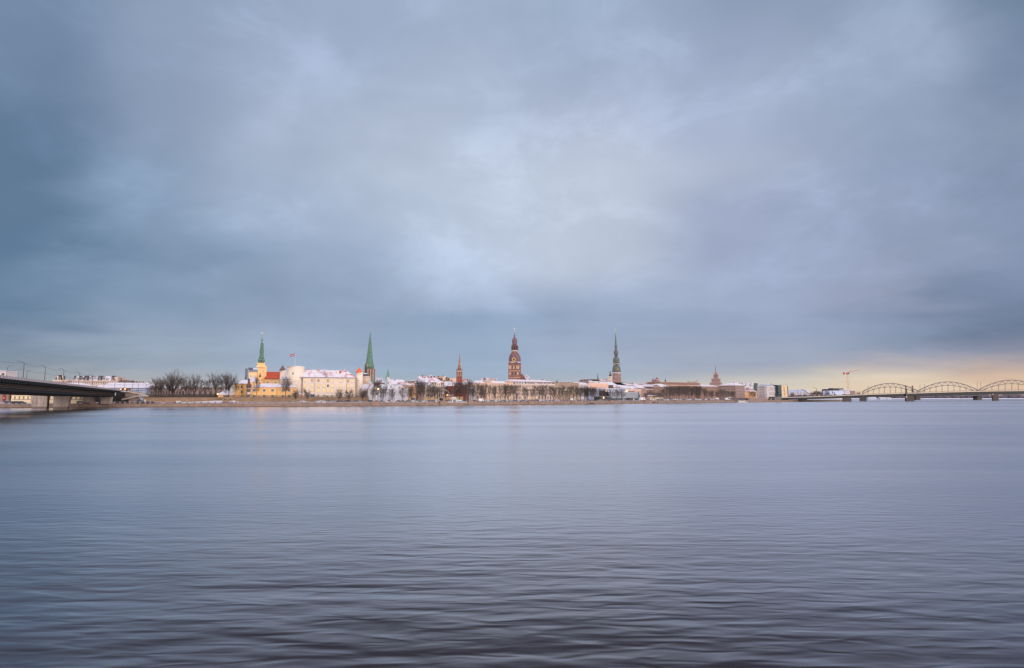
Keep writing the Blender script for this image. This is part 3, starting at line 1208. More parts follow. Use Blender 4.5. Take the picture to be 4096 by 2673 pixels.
b = Bld('lamp_lit_gatehouse', 'small yellow gatehouse with snowy hipped roof at the left end of the castle', 'gatehouse', 872, 930, 24, 24, zb=TZ - 0.3)
x0, x1, z = b.walls(872, 930, 1579.5, 8, P_YEL)
mb = MB()
b.fr.hip(mb, x0, x1, 0, 8, z, b.z(1558, 898, 4), 4, 4, 0.6)
b.part('roof', mb, R_SNOW)
b.wins([zC(272, 0)[0], zC(300, 0)[0], zC(325, 0)[0]], [1585], 5, 7, M_FRAME_GREY, G_BLUE)
b.chimneys([(898, 1554, 1560)], P_WHITE, 4, 4)
mb = MB(); b.fr.box(mb, 868.5, 871, 1574, 1578.5, -0.8, -0.2)
b.part('wall_lamp', mb, M_LAMP)
b.finish()

# main yellow block with tower
b = Bld('yellow_castle_block', 'yellow castle block with battlements at left and bare red tiled roof', 'castle', 996, 1116, 47, 47, zb=TZ - 0.3)
x0, x1, z = b.walls(996, 1029.5, 1490.5, 14, P_YEL2)
for i in range(9):
    mb = MB(); u = 997 + i * 3.6
    b.fr.box(mb, u, u + 1.8, 1488.6, 1490.6, 0, 0.6)
    b.part('battlement', mb, P_YEL2)
x0, x1, z = b.walls(1060, 1116.5, 1515.5, 12, P_YEL2)
mb = MB()
b.fr.gable(mb, x0, x1, 0, 12, z, b.z(1487.5, 1088, 6), 0.3, True, 0)
b.part('roof', mb, R_RED)
mb = MB(); b.fr.bar(mb, (1094.5, 1513), (1094.5, 1489), 0.25, 0.5, 5.5)
b.band(1060, 1116, 1516, M_DARK, 0.3, 0.5)
b.wins([zC(1053, 0)[0], zC(1195, 0)[0]], [1530], 7.5, 6.5, M_FRAME, G_BLUE, bars=True)
b.wins([zC(745, 0)[0]], [1504], 5, 5, M_FRAME, G_BLUE)
face(b, zC(797, 0)[0], 1508, 10, 13, 0, P_WHITE2, 'blind_window')
b.finish()
b = Bld('castle_clock_tower', 'square yellow tower with tall green copper spire and gold star', 'tower', 1029, 1061, 45, 45, zb=TZ - 0.3, face=0)
lath(b, 1044.5, [(16, 1590), (15.7, 1530), (15.5, 1465)], 6, P_YEL2, 'wall', 4)
lath(b, 1044.5, [(17.5, 1467.5), (17.8, 1464.5)], 6, P_YEL2, 'cornice', 4)
lath(b, 1044.7, [(13.2, 1464.5), (13.1, 1455)], 6, P_YEL2, 'upper_wall', 4)
lath(b, 1044.7, [(14.8, 1455.2), (15, 1453)], 6, P_YEL2, 'cornice', 4)
lath(b, 1044.5, [(16.6, 1467.9), (16.6, 1467.2)], 3, M_GARL, 'garland', 4)
lath(b, 1044.7, [(14.2, 1456.6), (14.2, 1456)], 5.6, M_GARL, 'garland', 4)
sp = lath(b, 1045.2, [(9.5, 1453), (11.5, 1449), (13, 1444), (12.8, 1440), (11, 1435.5), (7.6, 1432.8)], 6, C_GREEN, 'onion_dome', 12, smooth=True)
sp = lath(b, 1046, [(9.6, 1432.4), (9.6, 1430.5), (7.9, 1429), (7.2, 1415), (7.9, 1407), (7.4, 1402), (7.4, 1399), (6.6, 1397), (5.4, 1375), (5.7, 1373.4), (4.0, 1372.5)], 6, C_GREEN, 'spire', 8)
lath(b, 1047.4, [(2.6, 1373), (2.6, 1364)], 6, C_GREEN2, 'lantern', 8, parent=sp)
lath(b, 1047.6, [(2.8, 1364), (4.0, 1361), (3.8, 1358.5), (1.6, 1355), (1, 1351), (0.3, 1349), (0.3, 1334)], 6, C_GREEN2, 'finial', 10, parent=sp)
st = MB()
for k in range(4):
    a = math.pi * k / 4
    b.fr.bar(st, (1048.6 - 3.4 * math.cos(a), 1333 - 3.4 * math.sin(a)), (1048.6 + 3.4 * math.cos(a), 1333 + 3.4 * math.sin(a)), 0.18, 6 + 0.02 * k, 6.2 + 0.02 * k)
b.part('star', st, M_GOLD, parent=sp)
face(b, 1046.5, 1441.5, 3.6, 5, 4.05, M_BLACK, 'opening', th=0.5)
for v in (1396, 1416):
    face(b, 1047, v, 1.6, 3.5, 4.9, M_BLACK, 'opening', th=0.3)
face(b, 1053, 1486, 1.6, 5, 0.2, R_BROWN, 'slit_window')
b.finish()
b = Bld('pointed_turret', 'little dark cone roofed turret in front of the green spired tower', 'turret', 1034, 1046, 41, 41, zb=TZ)
lath(b, 1040, [(4, 1575), (4, 1509)], 2, P_YEL2, 'wall', 12)
lath(b, 1040, [(4.8, 1509.5), (3.4, 1503), (1.4, 1496), (0.2, 1492)], 2, R_BROWN, 'roof', 12)
b.finish()

# slim round white tower
b = Bld('slim_white_tower', 'slim round white tower with brown cone roof between red roof and big white tower', 'tower', 1116, 1143, 42, 42, zb=TZ - 0.3)
lath(b, 1129.7, [(13, 1590), (12.8, 1482)], 5, P_WHITE, 'wall', 24, smooth=True)
rf = lath(b, 1130, [(14.5, 1482.4), (11, 1479), (6.5, 1472), (3, 1465.5), (0.3, 1461)], 5, R_BROWN, 'roof', 16)
lath(b, 1130, [(0.4, 1461.5), (0.2, 1455)], 5, M_DARK, 'finial', 6, parent=rf)
b.wins([1134], [1513], 2.5, 4, M_FRAME, G_DARK, ly=2.9)
b.finish()
b = Bld('snowy_link_wing', 'small white link building with snowy lean-to roof left of the big white tower', 'castle building', 1121, 1149, 36, 36, zb=TZ - 0.3)
x0, x1, z = b.walls(1121, 1149, 1516, 8, P_WHITE)
mb = MB()
W = b.fr.W
za, zc_ = b.z(1517, 1123), b.z(1492, 1148)
mb.poly([W(x0 - .4, -.4, za), W(x1, -.4, za + .8), W(x1, 8, zc_), W(x0, 8, za + .8)])
mb.poly([W(x0 - .4, -.4, za - .3), W(x1, -.4, za - .3), W(x1, -.4, za + .8), W(x0 - .4, -.4, za)])
mb.poly([W(x1, -.4, za - .3), W(x1, 8, za - .3), W(x1, 8, zc_), W(x1, -.4, za + .8)])
b.part('roof', mb, R_SNOW)
b.wins([1144.5], [1515], 3.5, 12, M_FRAME, G_DARK, ly=-0.1)
b.finish()
# Big white round tower
b = Bld('white_round_tower', 'massive round white tower with flat top under the red and white flag', 'tower', 1147, 1213, 26, 26, zb=TZ - 0.3)
lath(b, 1180.2, [(33.2, 1592), (32.6, 1530), (32, 1467)], 6, P_WHITE, 'wall', 40, smooth=True)
lath(b, 1180.2, [(32.4, 1467.6), (32.4, 1466)], 6, P_WHITE2, 'parapet', 40)
lath(b, 1180.2, [(33.1, 1528.6), (33.1, 1527.8)], 6, P_GREYB, 'string_course', 40)
for x, v, ww, hh, g in ((1518, 1494, 5, 9, G_DARK), (1645, 1494, 5, 9, G_DARK), (1590, 1517, 7.5, 11, G_LIT), (1572, 1540, 3.4, 4, G_DARK), (1590, 1555, 5, 8, G_DIM)):
    u = zC(x, 0)[0]
    dx = (u - 1180.2) / 32.5
    ly = 6 - math.sqrt(max(0, 1 - dx * dx)) * 32.5 * b.fr.P0[1] / F
    fr2 = b.fr
    mx_, mz_ = fr2.loc(u, v, ly)
    sc = fr2.P0[1] / F
    me = window_mesh(ww * sc, hh * sc, hh > 8.5, M_FRAME, g, False)
    o = b.place('window', me, fr2.W(mx_, ly - 0.1, mz_ - hh * sc / 2), fr2.ang + math.asin(dx) * 0.95)
mb = MB()
x, z0 = b.fr.loc(1179.6, 1467, 6)
_, z1 = b.fr.loc(1180.3, 1412, 6)
mb.tube(b.fr.W(x, 6, z0 - 1), b.fr.W(x, 6, z1), 0.1, 0.05, 6)
b.part('flagpole', mb, M_FRAME)
b.finish()
# flag
fr = b.fr
mb = MB()
x, z = fr.loc(1179.9, 1413.5, 6)
n = 14
Lf = 3.25
hgt = 1.55
def fp(i, t):
    s = i / n
    return fr.W(x - s * Lf, 6 + 0.35 * math.sin(s * 8), z - s * 1.25 - t * hgt * (1 - 0.12 * s) + 0.18 * math.sin(s * 9 + 1) * s)
for i in range(n):
    for (t0, t1, mi) in ((0, 0.4, 0), (0.4, 0.6, 1), (0.6, 1.0, 0)):
        a_, b_, c_, d_ = fp(i, t0), fp(i + 1, t0), fp(i + 1, t1), fp(i, t1)
        mb.poly([a_, b_, c_, d_], mi)
fl = link('flag', mb.mesh('flag', [plain('carmine_cloth', rgb(150, 40, 58), 0.8), plain('white_cloth', rgb(225, 220, 225), 0.8)], (x, 0, 0)))
fl.data.transform(Matrix.Translation((x, 0, 0)))
tag(fl, 'carmine flag with a white stripe streaming above the round white tower', 'flag')

# main white wing
b = Bld('white_castle_wing', 'long white castle wing with lit windows and snow dusted red roof', 'castle', 1212, 1422, 27, 27, zb=TZ - 0.3)
fr = b.fr
x0, x1, z = b.walls(1212, 1423, 1510.5, 13, P_WHITE)
xm = fr.loc(1307, 1505)[0]
mb = MB()
fr.hip(mb, x0 - 1, xm, 0, 13, z, b.z(1479.5, 1260, 6.5), 0.1, 0.1, 0.5)
b.part('roof', mb, R_SNOWRED, label='left half of the roof, snow thin and red at its left end')
mb = MB()
fr.hip(mb, xm + 0.3, x1, 0, 13, z + 0.05, b.z(1482, 1360, 6.5), 0.1, 6.5, 0.6)
rr = b.part('roof', mb, snowroof('snow_on_red_tiles_b', rgb(178, 84, 74), 0.72, 0.25), label='right half of the roof, snowy and hipped')
mb = MB()
fr.bar(mb, zD(588, 950), zD(545, 815), 0.55, -0.45, 6.4)
b.part('fire_wall', mb, R_SNOWRED2)
mb = MB(); fr.gable(mb, fr.loc(1376, 1480)[0], fr.loc(1388, 1480)[0], 5, 9, b.z(1483, 1380, 6.5) - 0.6, b.z(1473.5, 1378, 6.5), 0.1, False)
b.part('dormer', mb, R_SNOWRED2)
mb = MB(); fr.box(mb, 1347, 1357, 1484, 1495, 3.0, 5.0)
b.part('dormer', mb, P_WHITE)
mb = MB(); fr.box(mb, 1357.5, 1364.5, 1483.5, 1495, 3.4, 5.0)
b.part('tile_patch', mb, R_RED)
b.chimneys([(1228.5, 1476, 1481), (1242, 1478, 1481), (1272, 1478, 1482), (1276, 1477, 1486), (1300, 1477, 1481), (1333, 1483, 1487), (1338, 1483, 1487)], P_TAN, 3.6, 6.2)
b.band(1212, 1423, 1510.8, plain('maroon_gutter', rgb(104, 62, 66)), 0.3, 0.45)
b.band(1214, 1418, 1572.5, P_WHITE2, 0.25, 0.12, name='string_course')
us = [zD(x, 0)[0] for x in (178, 314, 427, 528, 601, 672, 826, 969, 1048)]
us = [u + 0.3 for u in us]
litmap = {0: 'LDDLdDLDL', 1: 'LLLLnLLLL', 2: 'DLDLDLLDL', 3: 'nnnn-n-nn'}
for r, (v, hh) in enumerate(((1522.6, 10.5), (1543.4, 10.5), (1562, 12), (1583, 8))):
    for c, u in enumerate(us):
        ch = litmap[r][c]
        if ch == '-':
            continue
        g = {'L': G_LIT, 'D': G_DIM, 'd': G_DIM, 'n': G_DARK}[ch]
        if ch == 'D' and random.random() < 0.6:
            g = G_LIT
        b.wins([u], [v + (u - 1317) * 0.016], 8.2 if r < 3 else 5, hh, M_FRAME_TAN, g, arch=(r == 2), bars=True)
for u in (1259, 1387, 1421):
    mb = MB(); fr.box(mb, u - 0.4, u + 0.4, 1512, 1588, -0.14, 0)
    b.part('downpipe', mb, R_BROWN)
mb = MB(); fr.box(mb, 1242, 1257, 1577, 1587, -1.5, -0.05)
q = b.part('glazed_porch', mb, G_BLUE)
mb = MB(); fr.box(mb, 1241, 1258, 1576, 1577.4, -1.8, -0.04)
b.part('snow_cap', mb, M_SNOW, parent=q)
face(b, zD(592, 0)[0], 1586, 8, 7, 0, P_GREYB, 'garage_door')
b.finish()
# right round tower
b = Bld('corner_round_tower', 'round white corner tower with orange cone roof at the right end of the castle', 'tower', 1421, 1449, 26, 26, zb=TZ - 2.8)
lath(b, 1435.5, [(13.4, 1600), (13.2, 1550), (12.9, 1490)], 5, P_WHITE, 'wall', 28, smooth=True)
rf = lath(b, 1436, [(14.3, 1490.8), (10, 1485), (5.5, 1477), (2.4, 1471.5), (0.4, 1469.5)], 5, R_ORANGE, 'roof', 20)
lath(b, 1436, [(0.5, 1470), (0.2, 1464)], 5, M_DARK, 'finial', 6, parent=rf)
for x, y in ((1183, 903), (1168, 1015), (1147, 1052), (1140, 1103), (1174, 1122)):
    u, v = zD(x, y)
    dx = (u - 1435.5) / 13.1
    face(b, u, v, 1.8, 2.4, 5 - math.sqrt(1 - dx * dx) * 13.1 * b.fr.P0[1] / F + 0.1, M_BLACK, 'slit_window', th=0.3)
b.finish()
b = Bld('garden_kiosk', 'small dark roofed kiosk with orange plaster wall beneath the white round tower', 'kiosk', 1179, 1207, 19, 19, zb=TZ - 0.3)
x0, x1, z = b.walls(1179, 1206, 1576, 4, P_ORANGE)  # plain orange plaster, no emission
mb = MB(); b.fr.hip(mb, x0, x1, 0, 4, z, b.z(1565, 1190, 2), 1.6, 3.2, 0.4)
b.part('roof', mb, R_SNOWDARK)
b.finish()

# grey tower block behind
b = Bld('office_tower_behind_castle', 'grey and blue office tower rising behind the battlements of the yellow castle', 'office tower', 981, 1032, 330, 330, face=0)
x0, x1, z = b.walls(981, 991, 1475, 12, G_BLUE, name='glass_stair')
x0, x1, z = b.walls(991, 1032, 1480, 12, plaster('grey_panels', rgb(150, 156, 170)))
b.walls(993.5, 1012, 1471, 8, plain('plant_room_grey', rgb(86, 88, 104)), ly=2, name='plant_room')
b.walls(1012, 1034, 1472, 8, P_BLUEW, ly=2.2, name='plant_room')
for v in (1479.5, 1487):
    mb = MB(); b.fr.box(mb, 997, 1030, v, v + 2.6, -0.25, 0)
    b.part('window_band', mb, plain('band_dark', rgb(80, 84, 100)))
for v in range(1479, 1508, 4):
    mb = MB(); b.fr.box(mb, 981.5, 990.5, v, v + 1.2, -0.2, 0)
    b.part('floor_band', mb, M_STEELGREY)
b.finish()

# ------------------------------------------------------------------ churches behind
b = Bld('green_spired_church', 'brick church tower with very tall pale green needle spire and gold clock', 'church', 1455, 1497, 130, 130, face=-17)
fr = b.fr
lath(b, 1476.5, [(21, 1600), (20.5, 1475.5)], 8, B_DOM, 'tower', 4)
lath(b, 1476.5, [(21.3, 1476.5), (21.3, 1474)], 8, C_GREEN, 'cornice', 4)
lath(b, 1477.0, [(15, 1474), (17.2, 1470), (17.2, 1464), (15.6, 1459), (13.2, 1452)], 8, C_GREEN, 'clock_stage', 8)
sp = lath(b, 1478.2, [(13.3, 1452), (10.6, 1430), (7.6, 1400), (4.8, 1370), (2.2, 1345), (0.7, 1328), (0.3, 1322)], 8, C_GREEN, 'spire', 8)
lath(b, 1480.2, [(0.3, 1328), (0.25, 1322), (0.9, 1321.6), (0.9, 1320.4), (0.1, 1320)], 8, M_GOLD, 'finial', 6, parent=sp)
clock(b, zD(1332, 0)[0], 1462, 4.4, 4.0)
for u in (1466, 1476, 1488):
    b.wins([u], [1489], 3.4, 10, M_FRAME_TAN, G_DARK, arch=True, ly=3.2)
for u in (1461, 1471, 1481.5, 1493):
    mb = MB(); fr.box(mb, u - .8, u + .8, 1478, 1526, 2.6 if abs(u - 1476) < 9 else 4.2, 3.6)
    b.part('pilaster', mb, P_CREAM2)
x0, x1, z = b.walls(1490, 1512, 1530, 20, B_DOM, ly=6, name='nave')
mb = MB(); fr.gable(mb, x0, x1, 6, 26, z, b.z(1512, 1500, 16), 0.3, True)
b.part('roof', mb, R_SNOW)
b.finish()

b = Bld('baroque_belfry', 'cream eight sided belfry with dark pointed cap in front of the brick church', 'belfry', 1448, 1478, 96, 96, face=0)
lath(b, 1463.5, [(14, 1600), (13.5, 1506)], 6, P_CREAM, 'tower', 8)
lath(b, 1463.5, [(14.6, 1520), (14.6, 1518)], 6, P_WHITE, 'cornice', 8)
lath(b, 1463.5, [(14.2, 1507.5), (14.2, 1505)], 6, M_SNOW, 'cornice', 8)
rf = lath(b, 1462.5, [(9.4, 1505), (10.2, 1500), (9.2, 1496.5), (6, 1493), (4.4, 1489), (3.4, 1478), (1.8, 1463), (0.3, 1451)], 6, R_DARK, 'cap', 8)
lath(b, 1462.5, [(9.6, 1497), (6.6, 1493.3)], 6, M_SNOW, 'snow_cap', 8, parent=rf)
b.wins([zD(1287, 0)[0]], [1530], 6, 13, M_FRAME, G_DIM, arch=True, ly=1.0)
b.wins([1453, 1473.5], [1530], 3, 12, P_ORANGE, P_ORANGE, ly=2.2)
b.finish()

b = Bld('teal_spirelet_house', 'white house with a slender teal copper spirelet below the brick church', 'house', 1472, 1500, 60, 60)
x0, x1, z = b.walls(1472, 1489, 1530, 8, P_WHITE2)
mb = MB(); b.fr.gable(mb, x0, x1, 0, 8, z, b.z(1526, 1480), 0.1, False); b.part('roof', mb, R_SNOW)
lath(b, 1488, [(8.5, 1533), (6.5, 1528), (4.2, 1520), (3.4, 1514)], 4, C_GREEN2, 'spire', 8)
lath(b, 1488, [(2.4, 1514), (2.4, 1506)], 4, C_GREEN2, 'lantern', 8)
lath(b, 1488, [(3.2, 1506), (3.4, 1504), (2, 1501), (0.6, 1499.5), (0.2, 1494)], 4, C_GREEN2, 'cap', 8)
b.finish()

b = Bld('grey_side_house', 'grey house with snowy roof squeezed beside the castle corner tower', 'house', 1448, 1473, 34, 34)
x0, x1, z = b.walls(1449, 1474, 1564, 10, P_GREYB)
mb = MB(); b.fr.gable(mb, x0, x1, 0, 10, z, b.z(1538, 1460, 5), 0.4, True); b.part('roof', mb, R_SNOW)
b.wins([1456, 1461, 1466, 1471], [1573], 2.4, 8, M_FRAME_GREY, G_DARK)
b.finish()
b = Bld('white_gabled_house', 'white gabled house with patchy red snowy roof beneath the teal spirelet', 'house', 1462, 1520, 30, 33)
fr = b.fr
x0, x1, z = b.walls(1474, 1520, 1562, 12, P_WHITE2)
mb = MB(); fr.gable(mb, x0, x1, 0, 12, z, b.z(1533.5, 1497, 0), 0.6, False, 0, 1)
b.part('roof', mb, [R_SNOWRED2, P_WHITE2])
b.wins([1482, 1488, 1494, 1500, 1507], [1574], 2.6, 6.5, M_FRAME_GREY, G_DARK)
b.wins([1492, 1502], [1557], 2.6, 5, M_FRAME_GREY, G_DARK)
b.finish()

b = Bld('teal_spired_church', 'white church with small teal pyramid spire and stepped snowy front gable', 'church', 1534, 1632, 45, 45)
fr = b.fr
lath(b, 1552.5, [(10.5, 1600), (10.2, 1514)], 6, P_WHITE2, 'tower', 4)
mb = MB()
for u in (1545.5, 1552.5, 1559.5):
    pass
lath(b, 1552.5, [(10.6, 1514.5), (8.5, 1510), (6.0, 1507)], 6, P_WHITE2, 'tower_gable', 4)
lath(b, 1552.2, [(7.2, 1512.8), (5, 1499), (2.6, 1486), (0.3, 1474)], 6, C_GREEN2, 'spire', 8)
for u in (1542.6, 1562.4):
    lath(b, u, [(1.6, 1514), (1.5, 1510.5), (0.2, 1507)], 3.8, C_GREEN2, 'pinnacle', 8)
b.wins([1549, 1554.5], [1531.5], 2.6, 9, M_FRAME, G_DARK, arch=True, ly=4.2)
x0, x1, z = b.walls(1535, 1567, 1557.5, 14, P_WHITE2, ly=2, name='side_wall')
mb = MB(); fr.gable(mb, x0, x1 + 3, 2, 16, z, b.z(1538, 1560, 9), 0.5, True); b.part('roof', mb, R_SNOWTEAL)
x0, x1, z = b.walls(1568, 1631, 1561, 13, P_WHITE2)
mb = MB(); fr.gable(mb, x0, x1, 0, 13, z, b.z(1538, 1597, 0), 0.3, False, 0, 1); b.part('roof', mb, [R_SNOWTEAL, P_WHITE2])
for u in (1563.5, 1630):
    lath(b, u, [(2.6, 1596), (2.5, 1549)], 0.5, P_WHITE2, 'buttress', 8)
    lath(b, u, [(3.2, 1549.5), (0.3, 1541)], 0.5, C_GREEN2, 'pinnacle', 8)
face(b, 1597.5, 1551, 4, 4, 0, R_BROWN, 'round_window')
face(b, 1597.5, 1543.5, 2, 2, 0, R_BROWN, 'round_window')
b.wins([1581, 1613], [1578], 4, 12, M_FRAME, G_DARK, arch=True)
b.wins([1541, 1550, 1559], [1573], 3, 9, M_FRAME, G_DARK, arch=True, ly=2)
x0, x1, z = b.walls(1580, 1617, 1570.5, 3.5, P_WHITE2, ly=-3.5, name='porch')
mb = MB(); fr.gable(mb, x0, x1, -3.5, 0, z, b.z(1561, 1598, -3.5), 0.5, False, 0, 1); b.part('porch_roof', mb, [M_SNOW, P_WHITE2])
b.finish()

# houses between
def house(label, u0, u1, off, v_e, v_r, depth, wall, roof, rows=(), nw=0, along=True, name='town_house', ww=2.6, wh=6, lit=0.0, off1=None, hipped=False, gm=None, chim=(), frame=None, over=0.4, flat=False, cat='house', gl=None, ins=5, ep=None):
    b = Bld(name, label, cat, u0, u1, off, off if off1 is None else off1)
    x0, x1, z = b.walls(u0, u1, v_e, depth, wall)
    mb = MB()
    um = (u0 + u1) / 2
    if flat:
        b.fr.lbox(mb, x0 - 0.2, x1 + 0.2, -0.2, depth + 0.2, z + 0.002, z + 0.45)
    elif hipped:
        b.fr.hip(mb, x0, x1, 0, depth, z, b.z(v_r, um, depth / 2), over=over)
    elif along:
        b.fr.gable(mb, x0, x1, 0, depth, z, b.z(v_r, um, depth / 2), over, True, 0, 0 if gm is None else 1)
    else:
        b.fr.gable(mb, x0, x1, 0, depth, z, b.z(v_r, um, 0), over, False, 0, 0 if gm is None else 1)
    b.part('roof', mb, roof if gm is None else [roof, gm])
    if not flat:
        b.band(u0, u1, v_e + 0.4, frame or P_GREYB, 0.22, 0.3)
    if nw:
        b.wins(span(u0 + ins, u1 - ins, nw), rows, ww, wh, frame or M_FRAME_GREY, gl or G_DARK, lit=lit)
    if chim:
        b.chimneys(chim, B_BROWN, 3, depth * 0.4)
    b.finish()
    return b


house('dark edged snowy roof rising behind the white church gable', 1565, 1621, 82, 1538, 1519, 14, P_PALE, R_SNOW, chim=[(1580, 1517, 1521)])
house('low red brick house with lavender snow roof right of the white church', 1609, 1642, 58, 1543, 1529, 11, B_RED, R_SNOWRED, (1552,), 4, chim=[(1626, 1524, 1530), (1640, 1525, 1530)])
house('orange brown house front with a lit window behind quay trees', 1631, 1664, 48, 1541, 1533, 10, P_ORANGE, R_SNOWRED, (1550, 1562, 1576), 4, lit=0.15, chim=[(1644, 1524, 1533)], ins=4)
house('beige apartment house half hidden by bare trees left of the mansion', 1660, 1694, 76, 1524.5, 1521, 12, P_TAN, R_SNOW, (1536, 1549, 1562), 5, chim=[(1664, 1518, 1524), (1678, 1519, 1524)], ins=4)
b = Bld('stepped_gable_house', 'house with red edged stepped gable and snowy roof left of the mansion', 'house', 1688, 1724, 92, 92)
x0, x1, z = b.walls(1688, 1722, 1529, 12, P_PALE)
mb = MB(); b.fr.gable(mb, x0, x1, 0, 12, z, b.z(1507, 1708, 6), 0.3, True); b.part('roof', mb, R_SNOW)
mb = MB()
b.fr.bar(mb, zK(520, 210), zK(520, 300), 0.9, -0.5, 0); b.fr.bar(mb, zK(520, 305), zK(640, 305), 0.5, -0.5, 0); b.fr.bar(mb, zK(640, 305), zK(555, 415), 0.5, -0.5, 0)
b.part('gable_edge', mb, R_RED)
b.chimneys([(1712.5, 1507.5, 1514)], R_BROWN, 3, 3)
b.finish()

b = Bld('mansion', 'pale mansion with steep pyramid snow roof, red ridges and two lit attic windows', 'mansion', 1702, 1781, 40, 40)
fr = b.fr
x0, x1, z = b.walls(1702, 1781, 1546, 16, P_CREAM2)
za = b.z(1530.5, 1740)
mb = MB(); fr.hip(mb, x0, x1, 0, 16, z, za, 2.2, 1.0, 0.6, flat=7)
b.part('mansard', mb, R_SNOWDARK)
xa, xb = fr.loc(1704, 1531)[0], fr.loc(1776, 1531)[0]
mb = MB(); fr.hip(mb, fr.loc(1722, 1531)[0], xb, 0, 15, za + 0.05, b.z(1507, 1744, 7.5), None, None, 0.4)
b.part('roof', mb, R_SNOWRED)
mb = MB(); fr.hip(mb, xa, fr.loc(1740, 1531)[0], 3, 18, za + 0.02, b.z(1509, 1722, 10), 9, 3, 0.2)
b.part('roof', mb, R_SNOW)
xa, xb = fr.loc(1745, 1535, -0.6)[0], fr.loc(1764.5, 1535, -0.6)[0]
mb = MB(); fr.lbox(mb, xa, xb, -0.6, 4, b.zb, b.z(1533, 1755, -0.6)); b.part('bay', mb, P_WHITE)
mb = MB(); fr.gable(mb, xa, xb, -0.6, 4, b.z(1533, 1755, -0.6), b.z(1529, 1755, -0.6), 0.3, False, 0, 1); b.part('pediment', mb, [R_SNOWRED, P_WHITE])
for u, g in ((1736.8, G_LIT), (1771, G_DIM)):
    x_, z_ = fr.loc(u, 1538, 0.2)
    mb = MB(); fr.box(mb, u - 5.5, u + 5.5, 1532, 1545.5, -0.1, 2); b.part('dormer', mb, plain('maroon_dormer', rgb(84, 52, 56)))
    b.wins([u], [1538], 5.2, 8, M_FRAME_TAN, g, ly=-0.1, bars=True)
b.wins([1750, 1758], [1538.5], 3.4, 5.5, M_FRAME_TAN, G_DARK, ly=-0.6)
b.wins([1734, 1740, 1766.5, 1775], [1551.5], 3.2, 5, M_FRAME_GREY, G_DARK)
b.wins([1733], [1551.5], 4, 5, M_FRAME_TAN, G_LIT, ly=-0.02)
b.wins([1750, 1759], [1551.5], 3.2, 5, M_FRAME_GREY, G_DARK, ly=-0.6)
b.wins([1707, 1714, 1721, 1729, 1737, 1767, 1775], [1565, 1582], 3.6, 9, M_FRAME_GREY, G_DARK)
b.wins([1750, 1759], [1565, 1582], 3.6, 9, M_FRAME_GREY, G_DARK, ly=-0.6)
b.band(1702, 1781, 1546, M_SNOW, 0.35, 0.6)
b.chimneys([(1726, 1503, 1524)], R_BROWN, 4, 6)
b.finish()
b = Bld('red_jerkin_house', 'house behind the mansion with curved red roof edge', 'house', 1727, 1758, 66, 66)
x0, x1, z = b.walls(1727, 1757, 1520, 12, P_PALE)
mb = MB(); b.fr.hip(mb, x0, x1, 0, 12, z, b.z(1500, 1740, 6), 4, 6, 0.3, flat=1.0); b.part('roof', mb, R_SNOWRED2)
b.chimneys([(1738, 1504, 1510), (1755, 1503, 1508)], B_RED, 3.5, 2)
b.finish()
b = Bld('pale_firewall_block', 'row of blank beige firewalls standing behind the red brick church', 'apartment house', 1770, 1826, 105, 105)
x0, x1, z = b.walls(1771, 1784, 1505, 10, P_BEIGE)
b.walls(1784, 1798, 1512, 10, P_BEIGE, ly=0.3)
b.walls(1798, 1812, 1514, 10, P_CREAM, ly=0.6)
b.walls(1812, 1826, 1512.5, 10, P_BEIGE, ly=0.4)
x0, x1, z = b.walls(1757, 1771, 1513, 9, R_BROWN, ly=0.5, label='brown attic beside the firewalls')
for u, v0, v1 in ((1774, 1503, 1506), (1789, 1509, 1524), (1797, 1512, 1524), (1807, 1521, 1526), (1779, 1521, 1526)):
    mb = MB(); b.fr.box(mb, u - 1.3, u + 1.3, v0, v1, -1.5, -0.4)
    b.part('chimney', mb, R_BROWN)
b.finish()

# red brick church
b = Bld('red_brick_church', 'red brick gothic church with slender pinnacled spire and snowy nave roof', 'church', 1779, 1870, 38, 38, face=-4)
fr = b.fr
x0, x1, z = b.walls(1779, 1824, 1544.5, 13, B_RED, name='nave')
mb = MB(); fr.gable(mb, x0, x1 + 2, 0, 13, z, b.z(1526.5, 1805, 6.5), 0.4, True); b.part('roof', mb, R_SNOW)
x0, x1, z = b.walls(1848, 1868, 1541, 13, B_RED, name='nave')
mb = MB(); fr.gable(mb, x0, x1, 0, 13, z, b.z(1524, 1858, 0), 0.3, False); b.part('roof', mb, R_SNOWRED2)
for u in span(1787, 1820, 6):
    mb = MB(); fr.box(mb, u - 1, u + 1, 1546, 1597, -0.7, 0); b.part('buttress', mb, B_RED)
b.wins(span(1790.3, 1816.7, 5), [1566], 2.8, 20, M_FRAME_TAN, G_DARK, arch=True)
for u in (1810, 1817.5):
    lath(b, u, [(1.2, 1544), (1.1, 1535), (0.2, 1530)], -0.4, B_RED, 'pinnacle', 8)
cu = 1837
lath(b, cu, [(15.5, 1600), (15, 1533), (13.2, 1527.5)], 3, B_RED, 'tower_base', 4)
mb = MB(); fr.box(mb, 1823, 1830, 1529, 1530.5, -0.2, 2); fr.box(mb, 1841, 1850, 1529, 1530.5, -0.2, 2)
b.part('snow_ledge', mb, M_SNOW)
lath(b, cu, [(12, 1528), (11.8, 1486)], 3, B_RED, 'tower', 4)
lath(b, cu, [(12.5, 1487.5), (12.4, 1484.5)], 3, P_CREAM2, 'cornice', 4)
lath(b, cu, [(12.2, 1504.5), (12.2, 1503.5)], 3, P_CREAM2, 'string_course', 4)
b.wins([1832.5, 1842], [1516.5], 3.4, 19, M_FRAME_TAN, G_DARK, arch=True, ly=0.95)
b.wins([1832.5, 1842.5], [1495.5], 4.5, 9, M_FRAME_TAN, C_GREEN2, arch=True, ly=0.95)
